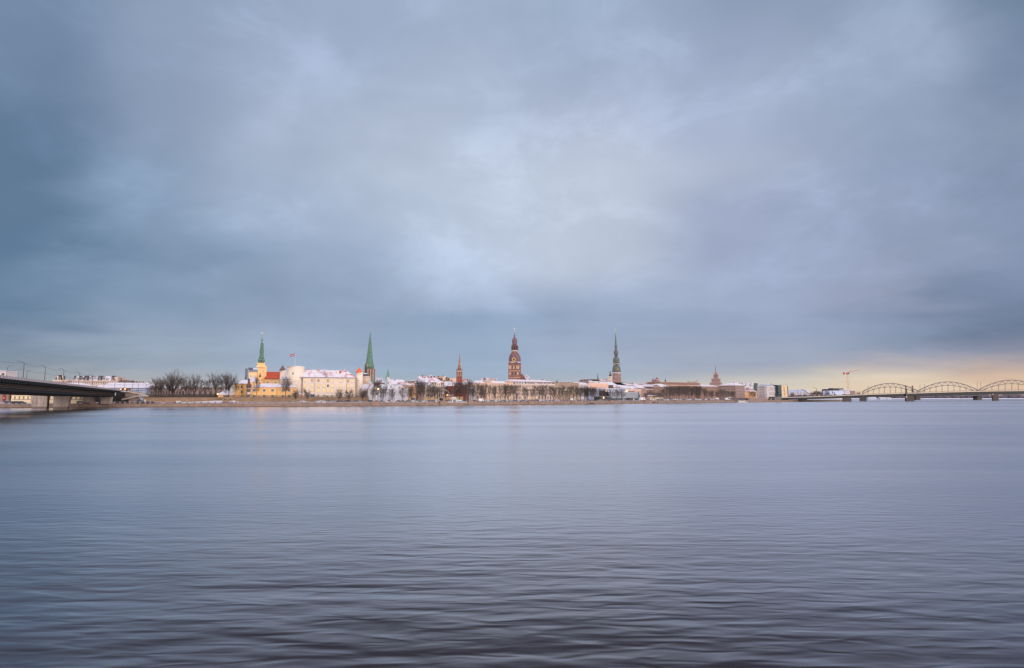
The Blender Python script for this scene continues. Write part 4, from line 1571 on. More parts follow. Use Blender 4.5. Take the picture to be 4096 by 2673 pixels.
for du in (-10.7, 10.7):
    for ly in (1.0, 5.0):
        lath(b, cu + du, [(1.2, 1486), (1.1, 1478), (0.15, 1473)], ly, R_BROWN, 'pinnacle', 8)
sp = lath(b, 1837.4, [(8.6, 1484.5), (5.3, 1466), (2.6, 1445), (1.0, 1423), (0.3, 1418.5)], 3, brick('spire_brick', rgb(168, 122, 104), rgb(146, 98, 84)), 'spire', 8)
for v, r_ in ((1457, 4.5),):
    lath(b, 1837.4, [(r_, v + 1), (r_, v - 1)], 3, P_CREAM2, 'band', 8, parent=sp)
face(b, 1834, 1477, 2.2, 8, 1.2, R_DARK, 'spire_opening', parent=sp)
face(b, 1841, 1477, 2.2, 8, 1.4, R_DARK, 'spire_opening', parent=sp)
lath(b, 1837.6, [(0.4, 1419), (0.9, 1418), (0.3, 1416.5), (0.15, 1413.5)], 3, M_DARK, 'finial', 6, parent=sp)
b.finish()

house('brown gabled house behind treetops right of the brick church', 1851, 1876, 92, 1529, 1516, 12, P_TAN, R_SNOWRED2, (1535,), 3, along=False, gm=P_TAN, chim=[(1871, 1514, 1520)])
house('low grey house seen through the trees left of the long cream block', 1876, 1903, 78, 1532, 1525, 12, P_GREYB, R_SNOW, (1545, 1558), 4)
house('small white house low between brick church and long cream block', 1876, 1904, 44, 1556, 1549, 9, P_PALE, R_SNOW, (1568, 1580), 4, name='low_house')

# ------------------------------------------------------------------ cathedral
b = Bld('cathedral_tower', 'great brick cathedral tower with plum coloured dome, lantern and gold clock', 'cathedral', 2033, 2085, 120, 120, face=-9)
fr = b.fr
cu, ly = 2059, 9.5
H8 = math.sqrt(2)
lath(b, cu, [(26, 1455.5), (26.2, 1452.5)], ly, R_BROWN, 'cornice', 4)
lath(b, cu, [(26, 1452.4), (26, 1448.5)], ly, P_PALE, 'parapet', 4)
f0 = -0.0
lath(b, cu, [(25.6, 1600), (25.3, 1455)], ly, B_DOM, 'tower', 4)
fly = ly - b.last[0] - 0.05
for v in (1483, 1509.5):
    n = 22
    for k_ in range(n):
        u = 2035.5 + 43.5 * k_ / (n - 1)
        face(b, u + 1.2, v + (0 if k_ % 2 else 1.6), 1.6, 2.2, fly, P_CREAM, 'frieze_panel', th=0.12) if k_ % 1 == 0 else None
for u in (2037, 2043, 2055.3, 2067.5, 2073.7):
    b.wins([u], [1469], 4, 13, P_CREAM, P_CREAM, arch=True, ly=fly)
for u in (2049, 2061):
    b.wins([u], [1468.5], 4.4, 14.5, P_TAN, G_DARK, arch=True, ly=fly)
for u in (2040, 2071):
    b.wins([u], [1494], 4.4, 10, P_CREAM, P_CREAM, arch=True, ly=fly)
for u in (2049.7, 2061.7):
    b.wins([u], [1494.5], 6, 15.5, P_TAN, G_DARK, arch=True, ly=fly)
    b.wins([u], [1517], 5, 6, P_CREAM, R_BROWN, arch=True, ly=fly)
for u0, u1, m_ in ((2036, 2042, G_BLUE), (2046, 2054, M_GOLD), (2057, 2070, plain('blue_banner', rgb(90, 120, 180))), (2072, 2078, P_WHITE2)):
    mb = MB(); fr.box(mb, u0, u1, 1449.3, 1451.8, fly - 0.5, fly - 0.32); b.part('banner', mb, m_)
dm = lath(b, cu, [(22.6, 1448.5), (22.9, 1440), (22, 1430), (19, 1421), (14.8, 1414.5), (12, 1412.5)], ly, C_PLUM, 'dome', 8, smooth=False)
clock(b, 2055.8, 1438.5, 7.2, ly - 22.8 * fr.W(0, ly, 0)[1] / F, dial=M_BLACK)
lath(b, cu, [(12.4, 1412.5), (12.2, 1406.5)], ly, B_DOM, 'lantern_base', 8)
lath(b, cu, [(11.6, 1406.5), (11.6, 1401.5)], ly, P_PALE, 'lantern_parapet', 8)
mb = MB()
r = 11.3 * fr.W(0, ly, 0)[1] / F / math.cos(math.pi / 8)
xc, z0 = fr.loc(cu, 1401.5, ly); z1 = fr.loc(cu, 1385, ly)[1]
for k_ in range(8):
    a = math.pi / 8 + k_ * math.pi / 4
    p_ = fr.W(xc + r * 0.93 * math.cos(a), ly + r * 0.93 * math.sin(a), z0)
    q_ = fr.W(xc + r * 0.93 * math.cos(a), ly + r * 0.93 * math.sin(a), z1)
    mb.tube(p_, q_, 0.75, 0.75, 6)
b.part('columns', mb, R_BROWN)
lath(b, cu, [(3.2, 1401.5), (3.2, 1385)], ly, R_BROWN, 'bell_core', 8)
lath(b, cu, [(11.6, 1388), (11.8, 1384)], ly, R_BROWN, 'lantern_head', 8)
lath(b, cu, [(12.9, 1384), (13, 1382.6)], ly, C_PLUM, 'cornice', 8)
on = lath(b, 2058.6, [(10.8, 1382.6), (9.3, 1377), (10.2, 1371), (10.6, 1364), (9.4, 1358), (6.2, 1353), (3.6, 1351)], ly, C_PLUM, 'onion_dome', 12, smooth=True)
lath(b, 2058, [(2.9, 1351), (2.9, 1345), (3.4, 1344), (2.6, 1343.4), (2.8, 1340.5), (1.2, 1338), (0.4, 1336.5), (0.3, 1326)], ly, C_PLUM, 'finial', 10, parent=on)
lath(b, 2058.3, [(0.2, 1327.5), (1.1, 1327), (1.1, 1325.6), (0.2, 1325), (0.15, 1314)], ly, M_GOLD, 'gilded_ball', 8, parent=on)
mb = MB()
fr.bar(mb, (2055.8, 1315.5), (2060, 1314.8), 0.22, ly, ly + 0.1); fr.bar(mb, (2055, 1313), (2056.2, 1316), 0.3, ly + .01, ly + 0.11); fr.bar(mb, (2059.5, 1315), (2061.5, 1312), 0.3, ly - .01, ly + .09)
b.part('weathercock', mb, M_GOLD, parent=on)
# nave gable on the right
x0, x1, z = b.walls(2084, 2100, 1520, 16, B_DOM, ly=12, name='nave')
mb = MB(); fr.gable(mb, fr.loc(2069, 1520, 12)[0], x1 + 1.5, 12, 60, z, b.z(1495, 2086, 12), 0.3, False, 0, 1)
b.part('roof', mb, [R_SNOWDARK, B_DOM])
b.finish()

# ------------------------------------------------------------------ long quay blocks
b = Bld('long_cream_block', 'long cream apartment block below the great brick cathedral tower', 'apartment block', 1903, 2051, 46, 46)
fr = b.fr
x0, x1, z = b.walls(1902, 2051.5, 1534, 15, P_CREAM)
mb = MB(); fr.hip(mb, x0, x1, 0, 15, z, b.z(1524.5, 1975, 7.5), 4, 1, 0.5, flat=3); b.part('roof', mb, R_SNOW)
for u0, u1 in ((1946.5, 1965.5), (2034, 2051)):
    mb = MB(); a, c = fr.loc(u0, 1530, -0.9)[0], fr.loc(u1, 1530, -0.9)[0]
    fr.lbox(mb, a, c, -0.9, 5, b.zb, b.z(1524, (u0 + u1) / 2, -0.9)); b.part('bay', mb, P_CREAM)
    mb = MB(); fr.hip(mb, a, c, -0.9, 5, b.z(1524, (u0 + u1) / 2, -0.9) + .01, b.z(1520.5, (u0 + u1) / 2, 2), None, None, 0.4); b.part('bay_roof', mb, R_SNOW)
    b.wins([u0 + 6, u1 - 6], [1528.5], 1.8, 2, M_FRAME_GREY, G_DARK, ly=-0.9)
b.band(1902, 2051, 1534.5, P_SALMON, 0.6, 0.5)
b.band(1902, 2051, 1541, P_CREAM2, 0.25, 0.2, name='string_course')
b.band(1902, 2051, 1579, P_CREAM2, 0.25, 0.2, name='string_course')
cols = [u for u in span(1907, 2030, 19) if not 1945 < u < 1966]
b.wins(cols, [1546, 1559, 1572], 3.7, 7.4, P_BEIGE, G_DARK, arch=True, lit=0.04)
b.wins([1951, 1961, 2038.5, 2047], [1546, 1559, 1572], 3.0, 7, P_BEIGE, G_DARK, arch=True, ly=-0.9)
b.wins(cols, [1589], 2.8, 8, M_FRAME_GREY, G_DARK)
mb = MB(); fr.box(mb, 1948, 1984, 1518, 1526, 7, 12); q = b.part('penthouse', mb, P_BEIGE)
mb = MB(); fr.gable(mb, fr.loc(1946, 1518, 7)[0], fr.loc(1985, 1518, 7)[0], 6, 13, b.z(1518, 1966, 6), b.z(1513, 1966, 9.5), 0.3, True); b.part('roof', mb, R_SNOWRED2, parent=q)
b.chimneys([(1947, 1510, 1518), (1986, 1514, 1520), (1930, 1516, 1523), (1926, 1518, 1523)], P_PALE, 4, 6)
b.finish()

b = Bld('glass_attic_block', 'cream apartment block with white glazed attic storey and snowy hipped roof', 'apartment block', 2052, 2219, 46, 46)
fr = b.fr
x0, x1, z = b.walls(2051.8, 2219.5, 1537.5, 15, P_CREAM2)
xa, xb = fr.loc(2053, 1530, 0.8)[0], fr.loc(2218, 1530, 0.8)[0]
mb = MB(); fr.lbox(mb, xa, xb, 0.8, 14, z + 0.01, b.z(1528.5, 2135, 0.8)); b.part('attic', mb, P_WHITE2)
mb = MB(); fr.hip(mb, xa, xb, 0.8, 14, b.z(1528.5, 2135, 0.8), b.z(1520.5, 2135, 7.5), 1, 9, 0.8, flat=2); b.part('roof', mb, R_SNOW)
b.band(2052, 2219, 1528.5, R_RED, 0.25, 0.75, ly=0.8)
for u0, u1 in ((2054, 2061), (2065, 2074), (2078, 2082), (2089, 2092), (2099, 2106), (2110, 2140), (2148, 2172), (2176, 2180), (2182, 2206), (2209, 2216)):
    mb = MB(); fr.box(mb, u0, u1, 1530, 1535.5, 0.7, 0.79); b.part('attic_window', mb, G_BLUE if u1 - u0 < 8 else plain('attic_blinds', rgb(150, 140, 140)))
b.band(2052, 2219, 1538, P_WHITE, 0.5, 0.5)
for v in (1556, 1568, 1582):
    b.band(2052, 2219, v, P_BEIGE, 0.22, 0.15, name='string_course')
cols = span(2057, 2214, 25)
b.wins(cols, [1547, 1562], 3.5, 7.8, P_WHITE, G_DARK, arch=True, lit=0.05)
b.wins(cols, [1575.5], 3.5, 7.8, P_WHITE, G_DARK, lit=0.06)
for u in span(2057, 2214, 15):
    g = G_LIT if 2087 < u < 2097 or 2107 < u < 2150 else G_DARK
    b.wins([u], [1590.5], 4.2, 8, M_FRAME_GREY, g, arch=True)
b.chimneys([(2120, 1516, 1522), (2150, 1518, 1522), (2168, 1517, 1523), (2175, 1518, 1524), (2187, 1520, 1524)], R_BROWN, 4, 6)
b.finish()

b = Bld('plain_tan_block', 'plain tan five storey block with flat roof and small balconies', 'apartment block', 2219, 2315, 48, 48)
x0, x1, z = b.walls(2220, 2315, 1531.5, 13, P_TAN)
mb = MB(); b.fr.lbox(mb, x0, x1, 0.3, 13, z + 0.002, z + 0.2); b.part('roof', mb, M_SNOW)
b.band(2220, 2315, 1531.3, P_GREYB, 0.3, 0.3)
b.band(2220, 2315, 1538, P_GREYB, 0.2, 0.15, name='string_course')
cols = span(2225, 2310, 12)
b.wins(cols, [1535], 1.4, 1.8, M_FRAME_GREY, G_DARK)
b.wins(cols, [1543.5, 1555, 1566.5, 1578, 1589], 3.8, 5.4, M_FRAME, G_DARK, lit=0.04)
mb = MB()
for u in (cols[2], cols[5], cols[8]):
    for v in (1548.5, 1560, 1571.5):
        mb = MB(); b.fr.box(mb, u - 3, u + 3, v - 1.2, v + 1.8, -1.1, -0.09); b.part('balcony', mb, P_PALE)
lath(b, 2228, [(3, 1532), (3, 1527), (1.6, 1524), (0.4, 1521), (0.2, 1514)], 4, R_DARK, 'roof_turret', 8)
b.chimneys([(u, 1526 + random.uniform(0, 3), 1532) for u in (2248, 2256, 2264, 2276, 2292, 2296, 2306, 2312)], B_PINK, 3.5, 9)
b.finish()
house('narrow white house with broad snow roof between tan block and salmon building', 2315, 2354, 50, 1539.5, 1529.5, 13, P_PALE, R_SNOW, (1546, 1557, 1568, 1580), 6, chim=[(2322, 1527, 1531), (2334, 1525, 1531), (2344, 1526, 1532)], ww=3, wh=5)
b = Bld('salmon_building', 'salmon coloured building with high parapet left of the striped glass hall', 'public building', 2353, 2434, 54, 50)
x0, x1, z = b.walls(2354, 2433, 1533.5, 16, P_SALMON)
mb = MB(); b.fr.lbox(mb, x0, x1, 0.4, 16, z + 0.002, z + 0.25); b.part('roof', mb, M_SNOW)
b.band(2354, 2433, 1540, P_BEIGE, 0.25, 0.3)
b.wins(span(2361, 2428, 12), [1549, 1562, 1576], 2.2, 5, M_FRAME_GREY, G_DIM, lit=0.1)
b.finish()
b = Bld('curved_roof_pavilion', 'rooftop pavilion with dark curved roof above the salmon building', 'building', 2347, 2402, 76, 76)
b.walls(2352, 2400, 1523, 10, P_PALE)
mb = MB()
pts = [(2347, 1525), (2353, 1521), (2362, 1518.6), (2376, 1518.2), (2402, 1520)]
for p, q in zip(pts, pts[1:]):
    b.fr.bar(mb, p, q, 0.6, -1, 10)
b.part('roof', mb, R_BROWN)
mb = MB(); b.fr.box(mb, 2370, 2398, 1521, 1526, -0.2, 0); b.part('window_band', mb, G_DARK)
mb = MB(); b.fr.box(mb, 2360, 2392, 1525.5, 1531, -3, -0.3); b.part('lower_storey', mb, P_WHITE2)
b.finish()
b = Bld('distant_green_spirelet', 'tiny dark green needle spire poking above the salmon building', 'spire', 2387, 2395, 300, 300)
lath(b, 2391, [(4, 1560), (4, 1519)], 3, P_TAN, 'tower', 8)
lath(b, 2391, [(4.2, 1519.5), (2.4, 1509), (0.3, 1494)], 3, C_GREEN, 'spire', 8)
b.finish()
house('pale house with cluttered snowy roof left of the white clock belfry', 2406, 2430, 150, 1524, 1517, 12, P_PALE, R_SNOWRED, (1529,), 4, hipped=True, chim=[(2414, 1514, 1519), (2424, 1515, 1519)])
b = Bld('white_clock_belfry', 'slim white belfry with round clock and dark onion cap beside the stepped spire', 'belfry', 2434, 2450, 170, 170, face=-15)
lath(b, 2442, [(7.4, 1570), (7, 1505)], 5, P_WHITE, 'tower', 4)
lath(b, 2442, [(7.8, 1513), (7.8, 1512)], 5, P_BEIGE, 'cornice', 4)
rf = lath(b, 2441.3, [(5, 1505), (5.8, 1501), (4.6, 1498.5), (2, 1497)], 5, R_DARK, 'onion_cap', 10, smooth=True)
lath(b, 2440.8, [(2, 1497), (2, 1490), (2.6, 1489), (1.4, 1488), (0.3, 1485)], 5, R_BROWN, 'lantern', 8, parent=rf)
clock(b, 2439.3, 1508.8, 2.2, 2.6, dial=R_BROWN)
b.wins([2439.5], [1524], 3.2, 8, M_FRAME, G_DARK, arch=True, ly=2.6)
x0, x1, z = b.walls(2426, 2438, 1514, 10, P_PALE, ly=8, name='nave')
b.finish()

# stepped spire tower
b = Bld('stepped_spire_tower', 'tall stepped church tower with three open galleries and green needle spire', 'church tower', 2448, 2488, 190, 190, face=-5)
fr = b.fr
ly = 9
lath(b, 2468.5, [(18.5, 1600), (18.3, 1522), (16.5, 1517)], ly, B_PINK, 'plinth', 4)
lath(b, 2467.5, [(16.8, 1517), (16.5, 1493)], ly, B_PINK, 'shaft', 8)
lath(b, 2467, [(17, 1493.5), (17.2, 1490.5)], ly, M_SNOW, 'cornice', 8)
lath(b, 2466.5, [(16.5, 1490.5), (16.2, 1486)], ly, C_DARKG, 'skirt', 8)
st = [(2466.2, [(16.2, 1486), (15.8, 1480), (15, 1474), (12.8, 1466), (12.6, 1464)]),
      (2465.0, [(13.3, 1450.5), (12.6, 1447), (11.8, 1445), (12.3, 1440), (11.6, 1436), (9, 1431.5), (8.2, 1430)]),
      (2464.2, [(8.4, 1418.5), (8.4, 1416), (8.7, 1411), (7.8, 1406), (5.8, 1401), (5, 1400)]),
      (2463.4, [(5.6, 1389.5), (5.2, 1387.5), (5.4, 1385), (4.4, 1383), (3.6, 1377), (2.4, 1358), (1.0, 1338), (0.3, 1331)])]
nm = ['clock_stage', 'lower_dome', 'middle_dome', 'spire']
objs = []
for (cu, pr), n_ in zip(st, nm):
    objs.append(lath(b, cu, pr, ly, plain('spire_copper', rgb(84, 108, 102), 0.7, 0, 0.25, 0.5) if n_ == 'spire' else C_DARKG, n_, 8, smooth=False))
for cu, v0, v1, hw in ((2465.6, 1464, 1450.5, 10.9), (2464.6, 1430, 1418.5, 7.0), (2463.8, 1400, 1389.5, 4.3)):
    mb = MB()
    xc, z0 = fr.loc(cu, v0, ly); z1 = fr.loc(cu, v1, ly)[1]
    r = hw * fr.W(0, ly, 0)[1] / F
    for k_ in range(8):
        a = math.pi / 8 + k_ * math.pi / 4
        mb.tube(fr.W(xc + r * math.cos(a), ly + r * math.sin(a), z0), fr.W(xc + r * math.cos(a), ly + r * math.sin(a), z1), r * 0.1, r * 0.1, 6)
    b.part('gallery_columns', mb, C_DARKG)
    lath(b, cu, [(hw, v0 + 0.3), (hw, v0 - 2)], ly, C_DARKG, 'balustrade', 8)
    lath(b, cu, [(hw * 0.2, v0), (hw * 0.2, v1)], ly, R_BROWN, 'core', 8)
lath(b, 2465.2, [(7, 1457), (7, 1453)], ly, G_DIM, 'lit_gallery', 8)
lath(b, 2463, [(0.3, 1332), (1.0, 1330.8), (0.3, 1329.5), (0.2, 1318.5)], ly, M_GOLD, 'finial', 6, parent=objs[3])
mb = MB(); fr.bar(mb, (2459, 1317), (2463.5, 1319), 0.4, ly, ly + .1); b.part('weathercock', mb, M_GOLD, parent=objs[3])
clock(b, 2470.2, 1476.8, 3.6, ly - 15.6 * fr.W(0, ly, 0)[1] / F)
fz = ly - 16.6 * fr.W(0, ly, 0)[1] / F
for u, dly in ((2459, 0.1), (2470.5, 0.1), (2479.8, 1.6)):
    for v in (1500.5, 1512):
        b.wins([u], [v], 2.4 if u < 2478 else 1.5, 6.5, P_CREAM2, G_DARK, arch=True, ly=fz + dly - 0.2)
b.finish()

# roofs between the stepped spire and the square tower
house('long snowy roofed house at the foot of the stepped spire', 2404, 2470, 84, 1541, 1528.5, 16, P_SALMON, R_SNOW, (1546,), 10, cat='house')
b = Bld('black_glass_roof_house', 'black glazed rooftop right of the stepped spire foot', 'building', 2458, 2510, 110, 110)
x0, x1, z = b.walls(2464, 2505, 1541, 12, P_GREYB)
mb = MB(); b.fr.hip(mb, x0, x1, 0, 12, z, b.z(1530.5, 2480, 6), 0.5, 7, 0.3, flat=3); b.part('roof', mb, G_DARK)
mb = MB(); b.fr.box(mb, 2455, 2500, 1530, 1531.3, -1, 8); b.part('eaves', mb, R_BROWN)
b.finish()
house('low snowy roof sprawling before the black glazed rooftop', 2440, 2500, 70, 1549, 1540, 14, P_SALMON, R_SNOW, (1555,), 6)
house('peach house with wide snow roof left of the teal pyramid roof', 2488, 2530, 62, 1553, 1542, 14, P_SALMON, R_SNOW, (1560,), 5)
house('house with teal and snow pyramid roof above the salmon annex', 2524, 2560, 60, 1557, 1543, 13, P_SALMON, R_SNOWTEAL, (1562,), 5, hipped=True)
house('wide snow roofed house right of the teal pyramid roof', 2556, 2588, 66, 1553, 1541, 14, B_PINK, R_SNOW, (1558,), 4)
house('row of distant roofs with brick chimneys right of the stepped spire', 2500, 2534, 130, 1541, 1534, 12, P_SALMON, R_SNOWRED, (), 0, chim=[(2509, 1531, 1539), (2521.5, 1531, 1539), (2530.5, 1530, 1538)])
house('distant pink roofed house beside the peach cone', 2534, 2560, 130, 1542, 1535.5, 12, P_SALMON, R_SNOWRED, (1545,), 4)
b = Bld('peach_cone_turret', 'small peach coloured cone turret on the skyline', 'turret', 2552, 2563, 120, 120)
lath(b, 2557, [(6, 1560), (6, 1543)], 2, P_SALMON, 'wall', 12)
lath(b, 2556.6, [(6.8, 1543.5), (2.6, 1537), (0.6, 1529.5)], 2, P_SALMON, 'roof', 12)
b.finish()
house('distant ochre house with red roof left of the square tower', 2562, 2590, 130, 1544, 1537, 12, P_TAN, R_SNOWRED2, (1547,), 4, chim=[(2571, 1533, 1540), (2580, 1533, 1540)])
b = Bld('columned_house', 'dark columned house front with sloping roof above the long white museum roof', 'house', 2433, 2462, 60, 60)
b.walls(2434, 2453, 1541, 6, R_DARK, ly=0.6)
for u in span(2436, 2451, 4):
    mb = MB(); b.fr.box(mb, u - 0.8, u + 0.8, 1541, 1551, -0.1, 0.4); b.part('column', mb, P_GREYB)
mb = MB(); b.fr.box(mb, 2433, 2456, 1539, 1540.8, -0.5, 6); b.part('roof', mb, M_SNOW)
b.finish()

b = Bld('museum_hall', 'long flat white roofed museum block behind the striped glass hall', 'museum', 2362, 2512, 40, 38)
x0, x1, z = b.walls(2374, 2512, 1556, 14, P_BLUEW)
mb = MB(); b.fr.lbox(mb, x0 - 3.5, x1, -1.2, 14, z + 0.002, z + 0.5); b.part('roof', mb, M_SNOW)
b.finish()
b = Bld('salmon_annex', 'salmon annex rising behind the right half of the striped glass hall', 'building', 2512, 2566, 38, 38)
x0, x1, z = b.walls(2512, 2565, 1558, 12, P_SALMON)
mb = MB(); b.fr.lbox(mb, x0, x1, 0, 12, z + 0.002, z + 0.3); b.part('roof', mb, M_SNOW)
b.wins([2549, 2554.5, 2560], [1567, 1580], 2.2, 5, M_FRAME_GREY, G_DARK)
mb = MB(); b.fr.box(mb, 2511, 2540, 1564.5, 1569.5, -1.5, -0.1); b.part('canopy', mb, R_BROWN)
mb = MB(); b.fr.box(mb, 2508, 2512, 1563, 1567, -1.0, -0.2); b.part('lamp', mb, M_LAMP)
b.finish()
b = Bld('striped_glass_hall', 'low glass hall with close white horizontal louvres and slanting right end', 'exhibition hall', 2432, 2563, 26, 26)
fr = b.fr
x0, xg, z = b.walls(2438, 2552, 1569, 10, G_TEAL, name='glazing')
mb = MB()
for i in range(9):
    v = 1570 + i * 2.75
    x_a, x_b = fr.loc(2433.5 + i * 1.1, v, -0.5)[0], fr.loc(2552 + i * 0.4, v, -0.5)[0]
    zz = fr.loc(2495, v, -0.5)[1]
    fr.lbox(mb, x_a, x_b, -0.5, -0.1, zz - 0.19, zz + 0.06)
b.part('louvres', mb, plain('white_louvres', rgb(206, 212, 226), 0.4))
mb = MB()
for u in span(2440, 2550, 30):
    fr.box(mb, u - 0.15, u + 0.15, 1569, 1602, -0.06, -0.01)
b.part('mullions', mb, M_STEELGREY)
mb = MB()
xe, zt = fr.loc(2552, 1569, -0.4); xw, zb_ = fr.loc(2563, 1602, -0.4)
W = fr.W
mb.hexa([W(xe, -0.4, zb_), W(xw, -0.4, zb_), W(xw, 10, zb_), W(xe, 10, zb_)], [W(xe, -0.4, zt), W(xe + 1.2, -0.4, zt), W(xe + 1.2, 10, zt), W(xe, 10, zt)])
b.part('slanted_end', mb, plain('teal_end_glass', rgb(64, 88, 98), 0.25))
x_, z_ = fr.loc(2495, 1568.6)
mb = MB(); fr.lbox(mb, x0 - 1, xg + 0.4, -0.6, 10, z_, z_ + 0.25); b.part('roof', mb, M_SNOW)
b.finish()
b = Bld('dark_cube_block', 'dark sloping block at the left end of the striped glass hall', 'building', 2411, 2436, 30, 30)
fr = b.fr
mb = MB()
xa, z1 = fr.loc(2424, 1563); xb = fr.loc(2431, 1563)[0]; xc, z0 = fr.loc(2436.5, 1600); xd = fr.loc(2419, 1600)[0]
W = fr.W
mb.hexa([W(xd, 0, z0), W(xc, 0, z0), W(xc, 8, z0), W(xd, 8, z0)], [W(xa, 0, z1), W(xb, 0, z1), W(xb, 8, z1), W(xa, 8, z1)])
b.part('wall', mb, R_DARK)
mb = MB(); fr.box(mb, 2423.5, 2426.5, 1562.5, 1566, -0.5, -0.1); b.part('lamp', mb, M_LAMP)
b.finish()
b = Bld('teal_glass_pavilion', 'low teal glazed pavilion under trees left of the striped glass hall', 'pavilion', 2395, 2440, 22, 22)
x0, x1, z = b.walls(2397, 2438, 1587, 6, G_TEAL)
mb = MB(); b.fr.lbox(mb, x0 - .4, x1 + .4, -0.4, 6, z + .002, z + 0.3); b.part('roof', mb, M_SNOW)
mb = MB()
for u in span(2398, 2437, 12):
    b.fr.box(mb, u - 0.2, u + 0.2, 1587, 1602, -0.1, -0.01)
b.part('mullions', mb, M_STEELGREY)
mb = MB(); b.fr.box(mb, 2413.5, 2416.5, 1588, 1594, -0.4, -0.15); b.part('lit_sign', mb, M_LAMP)
b.finish()

# right part
b = Bld('pinkish_stone_house', 'pinkish stone building left of the pedimented front', 'building', 2565, 2610, 48, 48)
x0, x1, z = b.walls(2566, 2592, 1554, 14, B_PINK)
b.walls(2592, 2608, 1557.5, 12, B_PINK, ly=0.5)
mb = MB(); b.fr.lbox(mb, b.fr.loc(2581, 1557)[0], b.fr.loc(2609, 1557)[0], -0.2, 8, b.z(1558.5, 2595), b.z(1556.5, 2595)); b.part('roof', mb, M_SNOW)
b.wins([2583], [1577], 4, 14, P_CREAM2, G_DARK, arch=True)
b.wins([2595, 2602], [1573], 3, 8, M_FRAME_GREY, G_DARK)
b.finish()
b = Bld('square_lookout_tower', 'square brown tower with broad flat cornice and tilted pink roof tip', 'tower', 2608, 2640, 120, 120, face=-35)
lath(b, 2623.7, [(14.7, 1590), (14.4, 1520)], 8, B_BROWN, 'tower', 4)
lath(b, 2623.7, [(15.2, 1521), (15.2, 1518.6)], 8, M_SNOW, 'snow_ledge', 4)
lath(b, 2623.7, [(15.4, 1518.6), (15.4, 1516.6)], 8, R_BROWN, 'cornice', 4)
lath(b, 2628, [(6, 1516.5), (0.3, 1508.5)], 8, R_RED, 'roof_tip', 4)
b.wins([2616, 2619, 2622.5], [1527], 1.8, 2.2, M_FRAME_GREY, G_DARK, ly=3.2)
b.wins([2631, 2634], [1527], 1.5, 2.2, M_FRAME_GREY, G_DARK, ly=4.0)
b.finish()
house('brown building with bright red and snow roof left of the square tower foot', 2583, 2619, 84, 1543.5, 1535, 14, B_BROWN, R_SNOWRED2, (1550,), 6, chim=[(2590, 1532, 1537)])
b = Bld('pedimented_building', 'brown classical building with triangular pediment and snow roof', 'public building', 2606, 2684, 56, 56)
fr = b.fr
x0, x1, z = b.walls(2608, 2641, 1547, 16, B_BROWN)
b.walls(2641, 2684, 1547, 14, B_BROWN, ly=1.2)
xa, xb = fr.loc(2606, 1547)[0], fr.loc(2643, 1547)[0]
mb = MB(); fr.gable(mb, xa, xb, 0, 16, z, b.z(1538, 2624, 0), 0.2, False, 0, 1); b.part('pediment', mb, [R_SNOW, B_BROWN])
mb = MB(); fr.box(mb, 2605.5, 2644, 1546.5, 1548, -0.7, -0.02); b.part('cornice', mb, P_PALE)
mb = MB(); fr.hip(mb, fr.loc(2634, 1547, 1.2)[0], fr.loc(2683, 1547, 1.2)[0], 1.2, 15, z, b.z(1536, 2650, 8), 4, 7, 0.5); b.part('roof', mb, R_SNOW)
b.wins([2616, 2624.5, 2633], [1558], 4, 8.5, P_BEIGE, G_DARK)
b.wins([2616, 2624.5, 2633], [1574], 4, 8.5, P_BEIGE, G_DARK)
b.wins(span(2648, 2679, 5), [1558, 1574], 3.4, 8, P_BEIGE, G_DARK, ly=1.2)
b.finish()
b = Bld('long_brown_office_block', 'very long brown brick office block with pink upper cornice behind dense quay trees', 'office block', 2640, 2799, 72, 72)
fr = b.fr
x0, x1, z = b.walls(2640, 2799, 1530, 18, B_BROWN)
mb = MB(); fr.lbox(mb, x0 - .3, x1 + .3, -0.3, 18, z + .002, z + .4); b.part('roof', mb, P_SALMON)
b.band(2640, 2799, 1542, P_SALMON, 0.7, 0.5)
b.wins(span(2646, 2794, 26), [1535], 1.8, 2.6, M_FRAME_GREY, G_DARK)
b.wins(span(2646, 2794, 26), [1548.5, 1560, 1571, 1582], 2.6, 5.6, M_FRAME_TAN, G_DARK, lit=0.03)
for u, v in ((2752, 1521), (2758, 1525), (2763, 1527), (2770, 1527), (2786.5, 1519), (2791.5, 1522)):
    mb = MB(); fr.box(mb, u - 0.35, u + 0.35, v, 1530, 6, 6.2); b.part('antenna', mb, M_STEELGREY)
for u in (2754, 2761, 2772, 2778, 2785):
    mb = MB(); fr.box(mb, u - 1.6, u + 1.6, 1527.6, 1530, 5, 6); b.part('roof_vent', mb, R_DARK)
b.finish()
b = Bld('onion_finial', 'small black onion finial standing behind the long brown office block', 'turret', 2657, 2667, 160, 160)
lath(b, 2662, [(3, 1540), (3, 1526), (3.2, 1524), (2, 1521.5), (0.9, 1520), (0.8, 1517), (0.3, 1514), (0.2, 1508)], 2, M_BLACK, 'cupola', 10)
b.finish()

